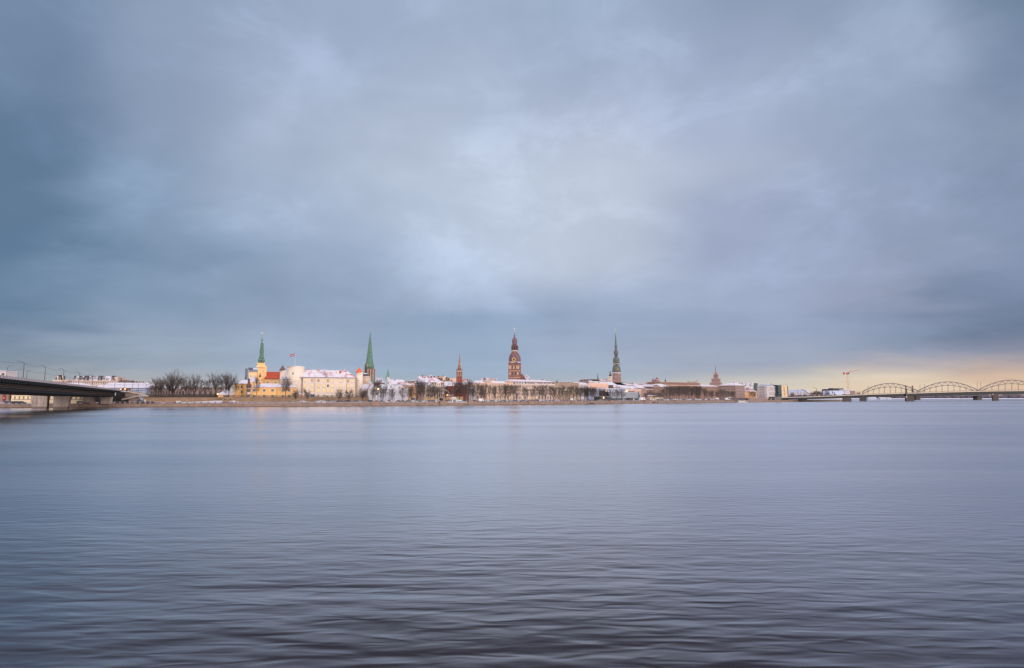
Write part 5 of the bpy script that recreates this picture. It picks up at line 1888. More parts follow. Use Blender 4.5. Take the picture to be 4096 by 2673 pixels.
# stalinist tower far away
b = Bld('stepped_pinnacle_tower', 'distant pinkish stepped skyscraper with needle spire on the skyline', 'skyscraper', 2841, 2889, 700, 700, face=-8)
cu = 2864.3
lath(b, cu + 0.5, [(23.5, 1580), (23.5, 1531)], 20, B_PINK, 'lower_tier', 4)
lath(b, cu, [(17.5, 1532), (17.3, 1515)], 20, B_PINK, 'middle_tier', 4)
lath(b, cu - 0.6, [(9.4, 1516), (9.2, 1497)], 20, B_PINK, 'upper_tier', 4)
lath(b, cu - 1, [(5, 1498), (4.7, 1488.5)], 20, B_PINK, 'crown', 4)
lath(b, cu - 1.7, [(2.6, 1489), (1.6, 1481)], 20, B_PINK, 'neck', 8)
lath(b, cu - 2.2, [(1, 1482), (0.3, 1462)], 20, R_DARK, 'spire', 6)
for tier, hw, v, ly in ((0, 23.5, 1530.6, 20), (1, 17.3, 1514.4, 20), (2, 9.2, 1496.4, 20)):
    for u in span(cu - hw, cu + hw, 7 if tier < 2 else 4):
        lath(b, u, [(0.9, v + 1.5), (0.5, v - 2)], ly - hw * 0.55 , B_PINK, 'pinnacle', 4)
fl_ = b.fr
for v in (1504, 1521, 1536):
    hw = {1504: 7, 1521: 14, 1536: 20}[v]
    base = {1504: 9.4, 1521: 17.5, 1536: 23.5}[v]
    yy = 20 - base * fl_.W(0, 20, 0)[1] / F / (math.cos(R(8)) + math.sin(R(8))) - 0.2
    b.wins(span(cu - hw, cu + hw, 4 if v == 1504 else 7), [v], 1.8, 9 if v == 1504 else 4.5, P_TAN, R_DARK, ly=yy - 0.1)
b.finish()

house('brown grey five storey block with snow roof left of the corner office building', 2800, 2878, 66, 1546, 1540, 15, B_BROWN, R_SNOW, (1554, 1564, 1574, 1584), 12, hipped=True, name='apartment_block', cat='apartment block', ww=2.6, wh=4.6, frame=M_FRAME_TAN)
b = Bld('corner_office_building', 'grey brown corner office building with hipped snow roof and paired windows', 'office block', 2876, 2980, 62, 56)
P0, Pm, P1 = plan(2876, 66), plan(2943, 44), plan(2980, 46)
f1, f2 = Fr(P0, Pm), Fr(Pm, P1)
zt = f1.loc(2943, 1541.5)[1]
back = (Pm[0] + (P0[0] - Pm[0]) + (P1[0] - Pm[0]) + 3, P0[1] + 14)
ring = [P0, Pm, P1, (P1[0] + 10, P1[1] + 30), back]
mb = MB(); mb.hexa([(x, y, b.zb) for x, y in ring], [(x, y, zt) for x, y in ring]); b.part('wall', mb, P_GREYB)
cx = sum(p[0] for p in ring) / 5; cy_ = sum(p[1] for p in ring) / 5
zr = zt + (f1.loc(2935, 1531)[1] - f1.loc(2935, 1541.5)[1]) * 1.12
ro = [(cx + (x - cx) * 1.03, cy_ + (y - cy_) * 1.03) for x, y in ring]
ri = [(cx + (x - cx) * 0.25, cy_ + (y - cy_) * 0.25) for x, y in ring]
mb = MB(); mb.hexa([(x, y, zt + .01) for x, y in ro], [(x, y, zr) for x, y in ri]); b.part('roof', mb, R_SNOW)
mb = MB(); mb.hexa([(x, y, zt - 0.5) for x, y in ro], [(x, y, zt) for x, y in ro]); b.part('cornice', mb, P_PINKG)
b.fr = f1
b.wins(span(2882, 2938, 9), [1548, 1557.5, 1567, 1576.5], 3.6, 5.4, M_FRAME_TAN, G_DARK)
b.fr = f2
b.wins(span(2946.5, 2977, 9), [1546, 1555.5, 1567, 1579], 2.4, 6.8, P_CREAM2, G_DARK)
b.wins(span(2947, 2976, 6), [1589], 3.4, 5, P_CREAM2, G_DARK)
b.chimneys([(2938, 1529, 1534), (2951, 1531, 1535)], B_RED, 4, 8)
b.finish()
b = Bld('white_gabled_modern_house', 'modern house with steep white gables and green glass stair right of the hipped roof', 'building', 2955, 3032, 96, 96)
fr = b.fr
b.walls(2962, 3015, 1545, 14, P_WHITE2)
mb = MB(); fr.box(mb, 2960, 3006, 1532, 1546, 1, 13); b.part('roof', mb, R_SNOWDARK)
mb = MB(); fr.bar(mb, (2990, 1534), (3003, 1558), 3.2, -0.3, 0.5); fr.bar(mb, (3014, 1533), (3003, 1558), 4.5, -0.32, 0.48); b.part('gable', mb, P_WHITE2)
mb = MB(); fr.gable(mb, fr.loc(2982, 1550)[0], fr.loc(2995, 1550)[0], -1, 4, b.z(1554, 2988), b.z(1537, 2988), 0.2, False, 0); b.part('gable', mb, P_WHITE2)
mb = MB(); fr.box(mb, 2987, 2995, 1552, 1558, -1.6, -1.05); b.part('red_panel', mb, R_RED)
x0, x1, z = b.walls(3015, 3031, 1533, 10, G_TEAL, ly=-0.5, name='glass_stair')
mb = MB()
for v in (1537, 1543, 1549, 1555):
    fr.box(mb, 3015.5, 3030.5, v, v + 0.7, -0.7, -0.51)
b.part('transoms', mb, M_STEELGREY)
b.wins([3010, 3004], [1543], 2, 4, M_FRAME_GREY, G_DARK, ly=-0.4)
b.finish()
house('orange yellow house with dormered brown roof between two grey blocks', 2979, 3028, 50, 1566, 1559, 12, P_ORANGE, R_SNOWRED2, (1571, 1582, 1590), 9, name='dormered_house', chim=[(2990, 1556, 1561), (3000, 1556, 1561), (3012, 1557, 1562)], lit=0.05)
b = Bld('white_slit_window_block', 'pale block with dark hipped roof and tall slit windows near the bridge', 'office block', 3030, 3113, 60, 60)
P0, Pm, P1 = plan(3030, 60), plan(3068, 42), plan(3113, 46)
f1, f2 = Fr(P0, Pm), Fr(Pm, P1)
zt = f1.loc(3068, 1544)[1]
ring = [P0, Pm, P1, (P1[0] + 4, P1[1] + 26), (P0[0] + 14, P0[1] + 18)]
mb = MB(); mb.hexa([(x, y, b.zb) for x, y in ring], [(x, y, zt) for x, y in ring]); b.part('wall', mb, P_PALE)
cx = sum(p[0] for p in ring) / 5; cy_ = sum(p[1] for p in ring) / 5
ro = [(cx + (x - cx) * 1.02, cy_ + (y - cy_) * 1.02) for x, y in ring]
ri = [(cx + (x - cx) * 0.4, cy_ + (y - cy_) * 0.4) for x, y in ring]
mb = MB(); mb.hexa([(x, y, zt + .01) for x, y in ro], [(x, y, zt + 3.1) for x, y in ri]); b.part('roof', mb, snowroof('snow_on_teal_tin_b', rgb(110, 135, 142), 0.45, 0.15))
mb = MB(); mb.hexa([(x, y, zt - 0.6) for x, y in ro], [(x, y, zt) for x, y in ro]); b.part('cornice', mb, P_WHITE2)
b.fr = f1
b.wins([3040.5, 3048, 3055], [1550.5, 1559.5, 1569, 1579], 4.4, 5.6, P_PALE, G_DARK)
b.wins([3040.5, 3048, 3055], [1588], 4.4, 4.6, P_PALE, G_DARK)
b.fr = f2
b.wins(span(3077, 3104, 13), [1556], 1.2, 13, P_PALE, G_DARK)
b.wins(span(3077, 3104, 13), [1574], 1.2, 12, P_PALE, G_DARK)
b.wins([3071.5, 3109], [1552, 1566, 1580], 1.8, 4, P_PALE, G_DARK)
b.chimneys([(3077, 1535, 1538)], P_GREYB, 4, 8)
b.finish()
b = Bld('mural_block', 'block with green glass corner and cream end wall bearing an orange mural', 'office block', 3110, 3152, 40, 40)
fr = b.fr
b.walls(3113, 3126, 1541, 12, G_TEAL, name='glass_corner')
b.walls(3126, 3148, 1541.5, 12, plaster('cream_end_wall', rgb(214, 200, 170)), ly=-0.3)  # end wall in one even cream plaster
b.walls(3148, 3152, 1545, 12, R_BROWN, ly=0.1, name='side_wall')
mb = MB(); fr.box(mb, 3109, 3151, 1539.5, 1541, -0.5, 12); b.part('roof', mb, R_SNOWDARK)
mb = MB(); fr.box(mb, 3134, 3140, 1547, 1563, -0.45, -0.31); fr.box(mb, 3136, 3142, 1563.5, 1583, -0.45, -0.31); b.part('mural', mb, plain('mural_orange', rgb(200, 150, 100), 0.8, 0, 0.5, 0.6))
mb = MB()
for v in (1549, 1557, 1565, 1573, 1581):
    fr.box(mb, 3113.3, 3125.7, v, v + 0.8, -0.15, -0.01)
b.part('transoms', mb, M_STEELGREY)
b.finish()

# beyond the road bridge
b = Bld('arched_roof_hall', 'white market hall with long curved roof beyond the road bridge', 'hall', 3150, 3238, 260, 200)
fr = b.fr
x0, x1, z = b.walls(3152, 3236, 1571, 30, P_PALE)
mb = MB()
W = fr.W
pr = [(3152, 1560), (3200, 1559.4), (3206, 1558.6), (3214, 1561), (3224, 1566), (3231, 1572), (3236, 1579)]
for p, q in zip(pr, pr[1:]):
    fr.bar(mb, p, q, 0.9, -1, 30)
b.part('roof', mb, M_SNOW)
mb = MB(); fr.box(mb, 3152, 3224, 1560, 1571, -0.2, 29); b.part('upper_wall', mb, P_BLUEW)
mb = MB()
for p, q in zip(pr[2:], pr[3:]):
    fr.bar(mb, (p[0], p[1] - 1), (q[0], q[1] - 1), 1.0, -1.6, -1.1)
b.part('eaves', mb, R_BROWN)
b.finish()
def far_block(label, u0, u1, v, off, mat, roof=M_SNOW, nw=0, rows=(), depth=20, name='far_building', cat='building'):
    b = Bld(name, label, cat, u0, u1, off, off)
    x0, x1, z = b.walls(u0, u1, v, depth, mat)
    mb = MB(); b.fr.lbox(mb, x0 - .3, x1 + .3, -.3, depth, z + .002, z + .7); b.part('roof', mb, roof)
    if nw:
        b.wins(span(u0 + 2, u1 - 2, nw), rows, 1.5, 2.2, M_FRAME_GREY, G_DARK)
    b.finish()
far_block('dark long roofed block on the skyline left of the crane', 3305, 3333, 1557, 420, R_DARK)
far_block('taller dark block with rounded top just left of the crane', 3331, 3373, 1553.5, 400, R_DARK)
far_block('snow white shed in front of the dark blocks', 3310, 3376, 1564, 300, P_BLUEW)
far_block('pale grey box building right behind the crane mast', 3376, 3400, 1558, 330, P_PALE, nw=5, rows=(1563, 1568))
far_block('grey box building right of the crane mast', 3400, 3421, 1563, 330, P_GREYB, nw=5, rows=(1567, 1571))
far_block('low far house between market hall and dark blocks', 3240, 3280, 1571, 420, P_TAN, R_SNOW, 5, (1576,))
far_block('low brownish far house near the curved lamp post', 3272, 3308, 1567, 480, P_PINKG, R_SNOW, 5, (1572,))

# crane
def crane():
    Y = 1350.0
    p = plan(3391, 500)
    Y = p[1]
    f = Fr((p[0] - 20, Y), (p[0] + 20, Y))
    th = Thing('tower_crane', 'pale yellow mast tower crane with red jib beyond the bridges', 'crane', (p[0], Y, 3))
    mb = MB()
    s = Y / F
    for du, ly in ((-2.6, 0), (2.6, 0), (-2.6, 2.5), (2.6, 2.5)):
        f.bar(mb, (3394 + du + 0, 1586), (3389.5 + du, 1500), 0.95, ly, ly + 0.9)
    vs = [1500 + 5 * i for i in range(18)]
    for i, (a, c) in enumerate(zip(vs, vs[1:])):
        ca = 3389.5 + (a - 1500) * 4.5 / 86
        cc = 3389.5 + (c - 1500) * 4.5 / 86
        f.bar(mb, (ca - 2.6, a), (cc + 2.6, c), 0.35, 0.1, 0.4)
        f.bar(mb, (ca - 2.6, a), (ca + 2.6, a), 0.35, 0.42, 0.7)
    th.part('mast', mb, plain('crane_yellow', rgb(206, 164, 118), 0.6))
    red = plain('crane_red', rgb(176, 84, 84), 0.6)
    mb = MB()
    a, c = (3374, 1492.5), (3444, 1480)
    f.bar(mb, (3374, 1491.5), (3400, 1490.5), 0.8, 0, 0.5)
    f.bar(mb, (3398, 1489.8), c, 0.45, 0, 0.4)
    f.bar(mb, (3392, 1486.5), (3440, 1479.5), 0.35, 0.6, 0.9)
    for i in range(16):
        u = 3393 + i * 3
        f.bar(mb, (u, 1489.9 - (u - 3393) * 0.19), (u + 1.5, 1486.6 - (u - 3393) * 0.145), 0.25, 0.3, 0.5)
        f.bar(mb, (u + 1.5, 1486.6 - (u - 3393) * 0.145), (u + 3, 1489.6 - (u - 3393) * 0.19), 0.25, 0.3, 0.5)
    th.part('jib', mb, red)
    mb = MB(); f.box(mb, 3385.5, 3392, 1491.5, 1498.5, -0.3, 2); th.part('slewing_platform', mb, red)
    mb = MB(); f.box(mb, 3393.5, 3397, 1492, 1496.5, -1.5, 1.5); th.part('cab', mb, M_BLACK)
    mb = MB(); f.box(mb, 3373.5, 3379, 1490, 1498, -1, 2); th.part('counterweight', mb, plain('crane_weight', rgb(130, 70, 76)))
    mb = MB(); f.bar(mb, (3400.3, 1488), (3400.6, 1560), 0.12, 0.2, 0.3); th.part('cable', mb, M_DARK)
    p2 = plan(3403, 420)
    g = Fr((p2[0] - 10, p2[1]), (p2[0] + 10, p2[1]))
    t2 = Thing('orange_scaffold', 'orange building site frames at the foot of the crane', 'scaffold', (p2[0], p2[1], 3))
    mb = MB()
    for u in range(3390, 3421, 5):
        g.bar(mb, (u, 1578), (u + 4, 1570), 0.5, 0, 0.4); g.bar(mb, (u + 4, 1570), (u + 5, 1578), 0.5, 0, 0.4); g.bar(mb, (u, 1578), (u, 1570), 0.5, 0, 0.4)
    g.bar(mb, (3389, 1578), (3421, 1578), 0.5, 0, 0.4)
    t2.part('frame', mb, plain('scaffold_orange', rgb(232, 120, 84)))
crane()

# ------------------------------------------------------------------ road bridge on the right
def curve_pts(tab, u):
    for (a, va), (c, vc) in zip(tab, tab[1:]):
        if u <= c:
            return va + (vc - va) * (u - a) / (c - a)
    return tab[-1][1]


YB = [(3080, 672), (3123, 690), (3405, 735), (3640, 770), (3981, 870), (4200, 930)]
VT = [(3080, 1591), (3123, 1589.8), (3230, 1587.4), (3330, 1583.6), (3450, 1578.2), (3600, 1573.6), (3700, 1570.4), (3810, 1566.8), (3950, 1563.4), (4096, 1561.6), (4200, 1560.5)]
VB = [(3080, 1600), (3123, 1599.6), (3230, 1597.8), (3330, 1595), (3450, 1590), (3600, 1586), (3700, 1584.2), (3810, 1582), (3950, 1579), (4096, 1577), (4200, 1576)]
RB = Thing('road_bridge', 'low dark girder road bridge with pale parapet on stone piers at the right', 'bridge', (pt(3123, 1590, 690)[0], 690, 0))
def seg(mb, u0, u1, dv0, dv1, base, y0, y1, frac=None):
    Y0, Y1 = curve_pts(YB, u0), curve_pts(YB, u1)
    def P(u, Y, t, dy):
        a, c = pt(u, curve_pts(VT, u), Y), pt(u, curve_pts(VB, u), Y)
        z = a[2] + (c[2] - a[2]) * t
        return (a[0], Y + dy, z)
    mb.hexa([P(u0, Y0, dv1, y0), P(u1, Y1, dv1, y0), P(u1, Y1, dv1, y1), P(u0, Y0, dv1, y1)],
            [P(u0, Y0, dv0, y0), P(u1, Y1, dv0, y0), P(u1, Y1, dv0, y1), P(u0, Y0, dv0, y1)])
mp, mg, mr_ = MB(), MB(), MB()
u = 3123
while u < 4190:
    c = u + 24
    seg(mp, u, c, 0.0, 0.2, 0, -0.3, 14)
    seg(mg, u, c, 0.205, 1.0, 0, 0.6, 13)
    seg(mr_, u, c, -0.16, -0.12, 0, 0.1, 0.3)
    for k_ in range(6):
        uu = u + k_ * 4
        seg(mr_, uu, uu + 0.7, -0.12, -0.001, 0, 0.1, 0.3)
    u = c
RB.part('parapet', mp, plaster('bridge_parapet', rgb(202, 190, 178)))
RB.part('girder', mg, plain('dark_green_girder', rgb(27, 33, 38), 0.7))
RB.part('railing', mr_, M_DARK)
mst = brick('pier_granite', rgb(92, 86, 82), rgb(70, 66, 66), 0.4)
for (ua, ub, vt, vb, Y) in ((3123, 3154, 1599, 1609, 700), (3194, 3230, 1596, 1607.3, 709), (3372, 3406, 1592, 1606.9, 728), (3440, 3466, 1588, 1603, 800), (3622, 3657, 1586, 1605.7, 768), (3969, 3994, 1576, 1603.4, 868)):
    p0, p1 = pt(ua, vt, Y), pt(ub, vt, Y)
    k_ = 9 * p0[0] / Y * 0.8
    mb = MB()
    mb.hexa([(p0[0], Y, -2), (p1[0], Y, -2), (p1[0] + k_, Y + 9, -2), (p0[0] + k_, Y + 9, -2)], [(p0[0] + .3, Y, p0[2]), (p1[0] - .3, Y, p0[2]), (p1[0] - .3 + k_, Y + 9, p0[2]), (p0[0] + .3 + k_, Y + 9, p0[2])])
    RB.part('pier', mb, mst)
p0, p1 = pt(3098, 1589, 678), pt(3125, 1589, 688)
mb = MB(); mb.hexa([(p0[0], p0[1], -1), (p1[0], p1[1], -1), (p1[0], p1[1] + 16, -1), (p0[0], p0[1] + 16, -1)], [(p0[0], p0[1], 6.0), (p1[0], p1[1], 6.0), (p1[0], p1[1] + 16, 6.0), (p0[0], p0[1] + 16, 6.0)])
RB.part('abutment', mb, brick('abutment_granite', rgb(122, 116, 114), rgb(98, 94, 94), 0.4))
for (u, Y, vt, l) in ((3623, 767, 1541, 'dark'), (3649, 792, 1541, 'dark')):
    f = Fr((pt(u, 1570, Y)[0] - 5, Y), (pt(u, 1570, Y)[0] + 5, Y))
    mb = MB()
    x_, z_ = f.loc(u, vt, 0)
    zb_ = f.loc(u, 1572 if u == 3649 else 1603, 0)[1]
    c = f.W(x_, 0, 0)
    mb.lathe((c[0], c[1]), [(1.15 if u == 3649 else 1.5, zb_), (1.0, z_ - 5), (0.6, z_ - 3), (0.35, z_ - 1), (0.15, z_)], 4, 0.78)
    f.lbox(mb, x_ - 1.4, x_ + 1.4, -0.1, 0.1, z_ - 2.2, z_ - 1.9)
    for s_x in (-1.4, -0.7, 0.7, 1.4):
        f.lbox(mb, x_ + s_x - .15, x_ + s_x + .15, -0.15, 0.15, z_ - 1.9, z_ - 1.2)
    RB.part('lamp_obelisk', mb, plain('obelisk_iron', rgb(78, 72, 78)))
for (u, v, mA, mB_) in ((3624.5, 1588, M_REDL, P_WHITE2), (3972, 1578.5, plain('mark_red', rgb(200, 50, 70)), P_WHITE2)):
    Y = 766 if u < 3700 else 866
    f = Fr((pt(u, v, Y)[0] - 5, Y), (pt(u, v, Y)[0] + 5, Y))
    x_, z_ = f.loc(u, v)
    mb = MB()
    sgn = -1 if u < 3700 else 1
    mb.hexa([f.W(x_ - 1.1, -0.3, z_), f.W(x_, -0.3, z_ - 1.2), f.W(x_ + 1.1, -0.3, z_), f.W(x_, -0.3, z_ + 1.2)][::1], [f.W(x_ - 1.1, -0.1, z_), f.W(x_, -0.1, z_ - 1.2), f.W(x_ + 1.1, -0.1, z_), f.W(x_, -0.1, z_ + 1.2)])
    q = RB.part('channel_mark', mb, P_WHITE2)
    mb = MB()
    mb.hexa([f.W(x_, -0.35, z_), f.W(x_, -0.35, z_ - 1.1), f.W(x_ + sgn * 1.0, -0.35, z_)], [f.W(x_, -0.31, z_), f.W(x_, -0.31, z_ + 1.1), f.W(x_ + sgn * 1.0, -0.31, z_ + .05)])
    RB.part('red_half', mb, plain('mark_red', rgb(200, 50, 70)), parent=q)

# stair flights left of the abutment
f = Fr(plan(3040, 8), plan(3098, 8))
st_ = Thing('bridge_stairs', 'stone stairs rising to the road bridge beside the granite abutment', 'stairs', (*plan(3060, 8), 2))
mb = MB()
for p, q in ((zH(1740, 1045), zH(1790, 1000)), (zH(1820, 1055), zH(1895, 995))):
    f.bar(mb, p, q, 1.1, 0, 1.2)
st_.part('parapet', mb, P_PINKG)
mb = MB(); f.box(mb, 3068, 3098, 1592, 1604, 1.3, 5); st_.part('flight', mb, plain('stair_dark', rgb(70, 78, 74)))
mb = MB(); f.box(mb, 2998, 3066, 1592.5, 1601, 0.5, 5); st_.part('wall', mb, P_GREYB)

# ------------------------------------------------------------------ railway bridge with three arches
RA = Thing('railway_bridge', 'steel railway bridge with three big lattice arches behind the road bridge', 'railway bridge', (pt(3450, 1580, 1105)[0], 1105, 0))
M_ARCH = plain('arch_steel', rgb(112, 100, 112), 0.6)
def arch(ua, ub, vtop, vs0, vs1, label):
    n = 20
    umid = (ua + ub) / 2
    k0 = None
    parent = None
    for side, Y in ((0, 1100.0), (1, 1109.0)):
        f = Fr((pt(ua, 1570, Y)[0], Y), (pt(ub, 1570, Y)[0], Y))
        def U(t): return ua + (ub - ua) * t
        def top(t):
            base = vs0 + (vs1 - vs0) * t
            return base - (base - vtop) * (1 - abs(2 * t - 1) ** 1.9)
        def low(t):
            s = max(0.0, (1 - abs(2 * t - 1) ** 1.9))
            base = vs0 + 9 + (vs1 - vs0) * t
            return base - (base - vtop - 14.5) * s
        mb = MB()
        hb = MB()
        for i in range(n):
            t0, t1 = i / n, (i + 1) / n
            f.bar(mb, (U(t0), top(t0)), (U(t1), top(t1)), 1.25, 0, 0.7)
            if low(t0) < top(t0) + 16 and 0.1 <= t0 < 0.9:
                f.bar(mb, (U(t0), low(t0)), (U(t1), low(t1)), 0.95, 0.02, 0.72)
            elif t0 < 0.1:
                f.bar(mb, (U(t0), low(t0)), (U(t1), low(t1)), 0.95, 0.02, 0.72)
            else:
                f.bar(mb, (U(t0), low(t0)), (U(t1), low(t1)), 0.95, 0.02, 0.72)
            if 1 <= i < n:
                if i % 2:
                    f.bar(mb, (U(t0), top(t0)), (U(t1), low(t1)), 0.55, 0.1, 0.6)
                    f.bar(mb, (U(t0), top(t0)), (U(t0 - 1 / n), low(t0 - 1 / n)), 0.55, 0.12, 0.58)
                if i % 2 == 0:
                    f.bar(mb, (U(t0), low(t0)), (U(t0), 1577.5 if side == 0 else 1577), 0.62, 0.1, 0.6) if low(t0) < 1577 else None
                    mb2 = f.box(mb, U(t0) - 1.0, U(t0) + 1.0, low(t0) - 1.3, low(t0) + 1.3, -0.05, 0.8)
        f.bar(mb, (ua + 0.4, top(0)), (ua + 0.4, 1580), 1.0, 0.05, 0.65)
        f.bar(mb, (ub - 0.4, top(1)), (ub - 0.4, 1580), 1.0, 0.05, 0.65)
        RA.part('arch_truss', mb, M_ARCH, label=label[side])
arch(3450, 3672, 1534, 1567, 1563.5, ('near lattice of the left arch', 'far lattice of the left arch'))
arch(3673, 3912, 1527.8, 1563.5, 1561, ('near lattice of the middle arch', 'far lattice of the middle arch'))
arch(3915, 4180, 1520.6, 1559.5, 1559, ('near lattice of the right arch', 'far lattice of the right arch'))
mb = MB()
fR = Fr((pt(3360, 1580, 1099)[0], 1099.0), (pt(4230, 1580, 1099)[0], 1099.0))
fR.box(mb, 3380, 4230, 1577.5, 1579.6, 0, 11)
fR.box(mb, 3380, 4230, 1581.5, 1583.6, 0.5, 10)
RA.part('deck', mb, plain('rail_girder', rgb(84, 84, 98)))
for ua, ub in ((3664, 3681), (3909.5, 3927)):
    p0, p1 = pt(ua, 1584, 1101), pt(ub, 1584, 1101)
    mb = MB(); mb.hexa([(p0[0], 1101, -1), (p1[0], 1101, -1), (p1[0], 1112, -1), (p0[0], 1112, -1)], [(p0[0], 1101, p0[2]), (p1[0], 1101, p0[2]), (p1[0], 1112, p0[2]), (p0[0], 1112, p0[2])])
    RA.part('pier', mb, mst)
for u, v in ((3680, 1536), (3698, 1536), (3909, 1527), (3923, 1527), (3472, 1544)):
    mb = MB(); fR.bar(mb, (u, 1578), (u, v), 0.3, -0.6, -0.3); RA.part('mast', mb, M_DARK)

# far shore
def far_wood():
    mb = MB()
    rnd = random.Random(5)
    x = 560
    while x < 5200:
        Y = Q(x) + 60
        if 560 <= x:
            w_ = 7 + (x / 300)
            h = rnd.uniform(5, 9) * (1 + x / 4000)
            for k_ in range(3):
                cx_, cy2, hz = x + rnd.uniform(-w_, w_), Y + rnd.uniform(0, 30), h * rnd.uniform(0.7, 1.15)
                z0 = 1.2
                pr = [(w_ * 0.5, z0), (w_ * rnd.uniform(0.7, 1.0), z0 + hz * 0.4), (w_ * 0.55, z0 + hz * 0.8), (0.5, z0 + hz)]
                mb.lathe((cx_, cy2), pr, 7, rnd.random())
        x += 5 + x / 400
    o = link('far_wood', mb.mesh('far_wood', plain('bare_wood', rgb(84, 78, 92), 0.95, 0, 0.3, 0.08)))
    tag(o, 'bluish bare wood on the far shore beneath the bridges', 'wood', kind='stuff')
far_wood()
for (u0, u1, v0, Y, l) in ((3474, 3505, 1588.5, 1250, 'snow roofed boat shed on the far bank seen under the bridge'), (3520, 3546, 1590, 1260, 'second low snowy shed on the far bank under the bridge'), (3549, 3566, 1590.5, 1270, 'small snowy shed nearest the first arch pier on the far bank')):
    f = Fr((pt(u0, v0, Y)[0], Y), (pt(u1, v0, Y)[0], Y))
    th = Thing('boat_shed', l, 'shed', (f.P0[0], Y, 1), 'snowy sheds on the far bank')
    z_ = f.loc(u0, v0 + 3)[1]; zr = f.loc(u0, v0)[1]
    mb = MB(); f.lbox(mb, 0, f.L, 0, 8, 0.0, z_); th.part('wall', mb, P_BLUEW)
    mb = MB(); f.gable(mb, 0, f.L, 0, 8, z_, zr, 0.4, True); th.part('roof', mb, M_SNOW)

# ------------------------------------------------------------------ left bridge
LB = Thing('left_road_bridge', 'big dark steel road bridge with pale parapet coming in from the left edge', 'bridge', (-226, 348, 0))
A = pt(487, 1559, 348)
B_ = pt(0, 1501, 172)
zbA, zbB = pt(487, 1588, 348)[2], pt(0, 1561, 172)[2]
LBL = math.hypot(B_[0] - A[0], B_[1] - A[1])
dx, dy = (B_[0] - A[0]) / LBL, (B_[1] - A[1]) / LBL
nx, ny = dy, -dx     # towards the far (left) side
if nx > 0:
    nx, ny = -nx, -ny
def LP(s, t, h):
    """s metres from the abutment, t metres inward from the near edge, h: 0 at parapet top, 1 at girder bottom"""
    q = s / LBL
    zt = A[2] + (B_[2] - A[2]) * q - 1.6 * max(0, q - 1) ** 2
    zb = zbA + (zbB - zbA) * q
    return (A[0] + dx * s + nx * t, A[1] + dy * s + ny * t, zt if h is None else zt + (zb - zt) * h)
def lseg(mb, s0, s1, t0, t1, h0, h1, mi=0, slant=0.0):
    mb.hexa([LP(s0, t0, h1), LP(s0, t1, h1), LP(s1, t1, h1), LP(s1, t0, h1)][::-1],
            [LP(s0 + slant, t0, h0), LP(s0 + slant, t1, h0), LP(s1 + slant, t1, h0), LP(s1 + slant, t0, h0)][::-1], mi)
SM = 330
par, slab, web, fl_, rib, lat, post = MB(), MB(), MB(), MB(), MB(), MB(), MB()
for i in range(0, SM, 15):
    lseg(par, i, i + 15, 0, 0.3, 0.0, 0.19)
    lseg(par, i, i + 15, 27.7, 28, 0.0, 0.19)
    lseg(slab, i, i + 15, 0.31, 27.69, 0.17, 0.30)
    lseg(web, i, i + 15, 3.2, 25, 0.301, 0.86)
    lseg(fl_, i, i + 15, 2.2, 25.6, 0.861, 1.0)
i = 0.0
while i < SM:
    lseg(post, i, i + 0.15, -0.05, -0.001, -0.01, 0.22)
    lseg(rib, i, i + 0.9, 0.5, 3.19, 0.301, 0.42)
    i += 2.6
i = 0.0
while i < SM:
    for r_, h_ in enumerate((0.50, 0.62, 0.74)):
        lseg(lat, i, i + 0.45, 2.9, 3.15, h_ - 0.02, h_ + 0.02, 0, 0.5)
    i += 1.35
LB.part('parapet', par, plain('parapet_panels', rgb(176, 170, 180), 0.6))
LB.part('deck', slab, plain('deck_underside', rgb(26, 34, 38), 0.8))
LB.part('girder', web, plain('bridge_girder', rgb(20, 20, 24), 0.7))
LB.part('flange', fl_, plain('bridge_flange', rgb(20, 28, 33), 0.8))
LB.part('bracket', rib, plain('bridge_bracket', rgb(24, 34, 38), 0.7))
LB.part('lattice', lat, plain('bridge_lattice', rgb(150, 134, 120), 0.7))
LB.part('parapet_posts', post, plain('parapet_post', rgb(110, 80, 80), 0.7))
def concrete():
    m, t, b = base_mat('ribbed_concrete', 0.9)
    p = pos(t)
    n = t.noise(t.mapping(p, (2.4, 0.5, 0.12)), 1.0, 3, 0.6)
    n2 = t.noise(p, 0.8, 4, 0.6)
    sx = t.new('ShaderNodeSeparateXYZ'); t.link(p, sx.inputs[0])
    a = t.mix(t.mapr(n, 0.4, 0.6), (0.34, 0.28, 0.25, 1), (0.60, 0.50, 0.45, 1))
    a = t.mix(t.mapr(n2, 0.5, 0.75, 0, 0.4), a, (0.09, 0.07, 0.065, 1))
    a = t.mix(t.mapr(sx.outputs[2], 0.3, 1.3, 0.75, 0.0), a, (0.06, 0.045, 0.03, 1))
    t.link(a, b.inputs['Base Color'])
    return m
M_CONC = concrete()
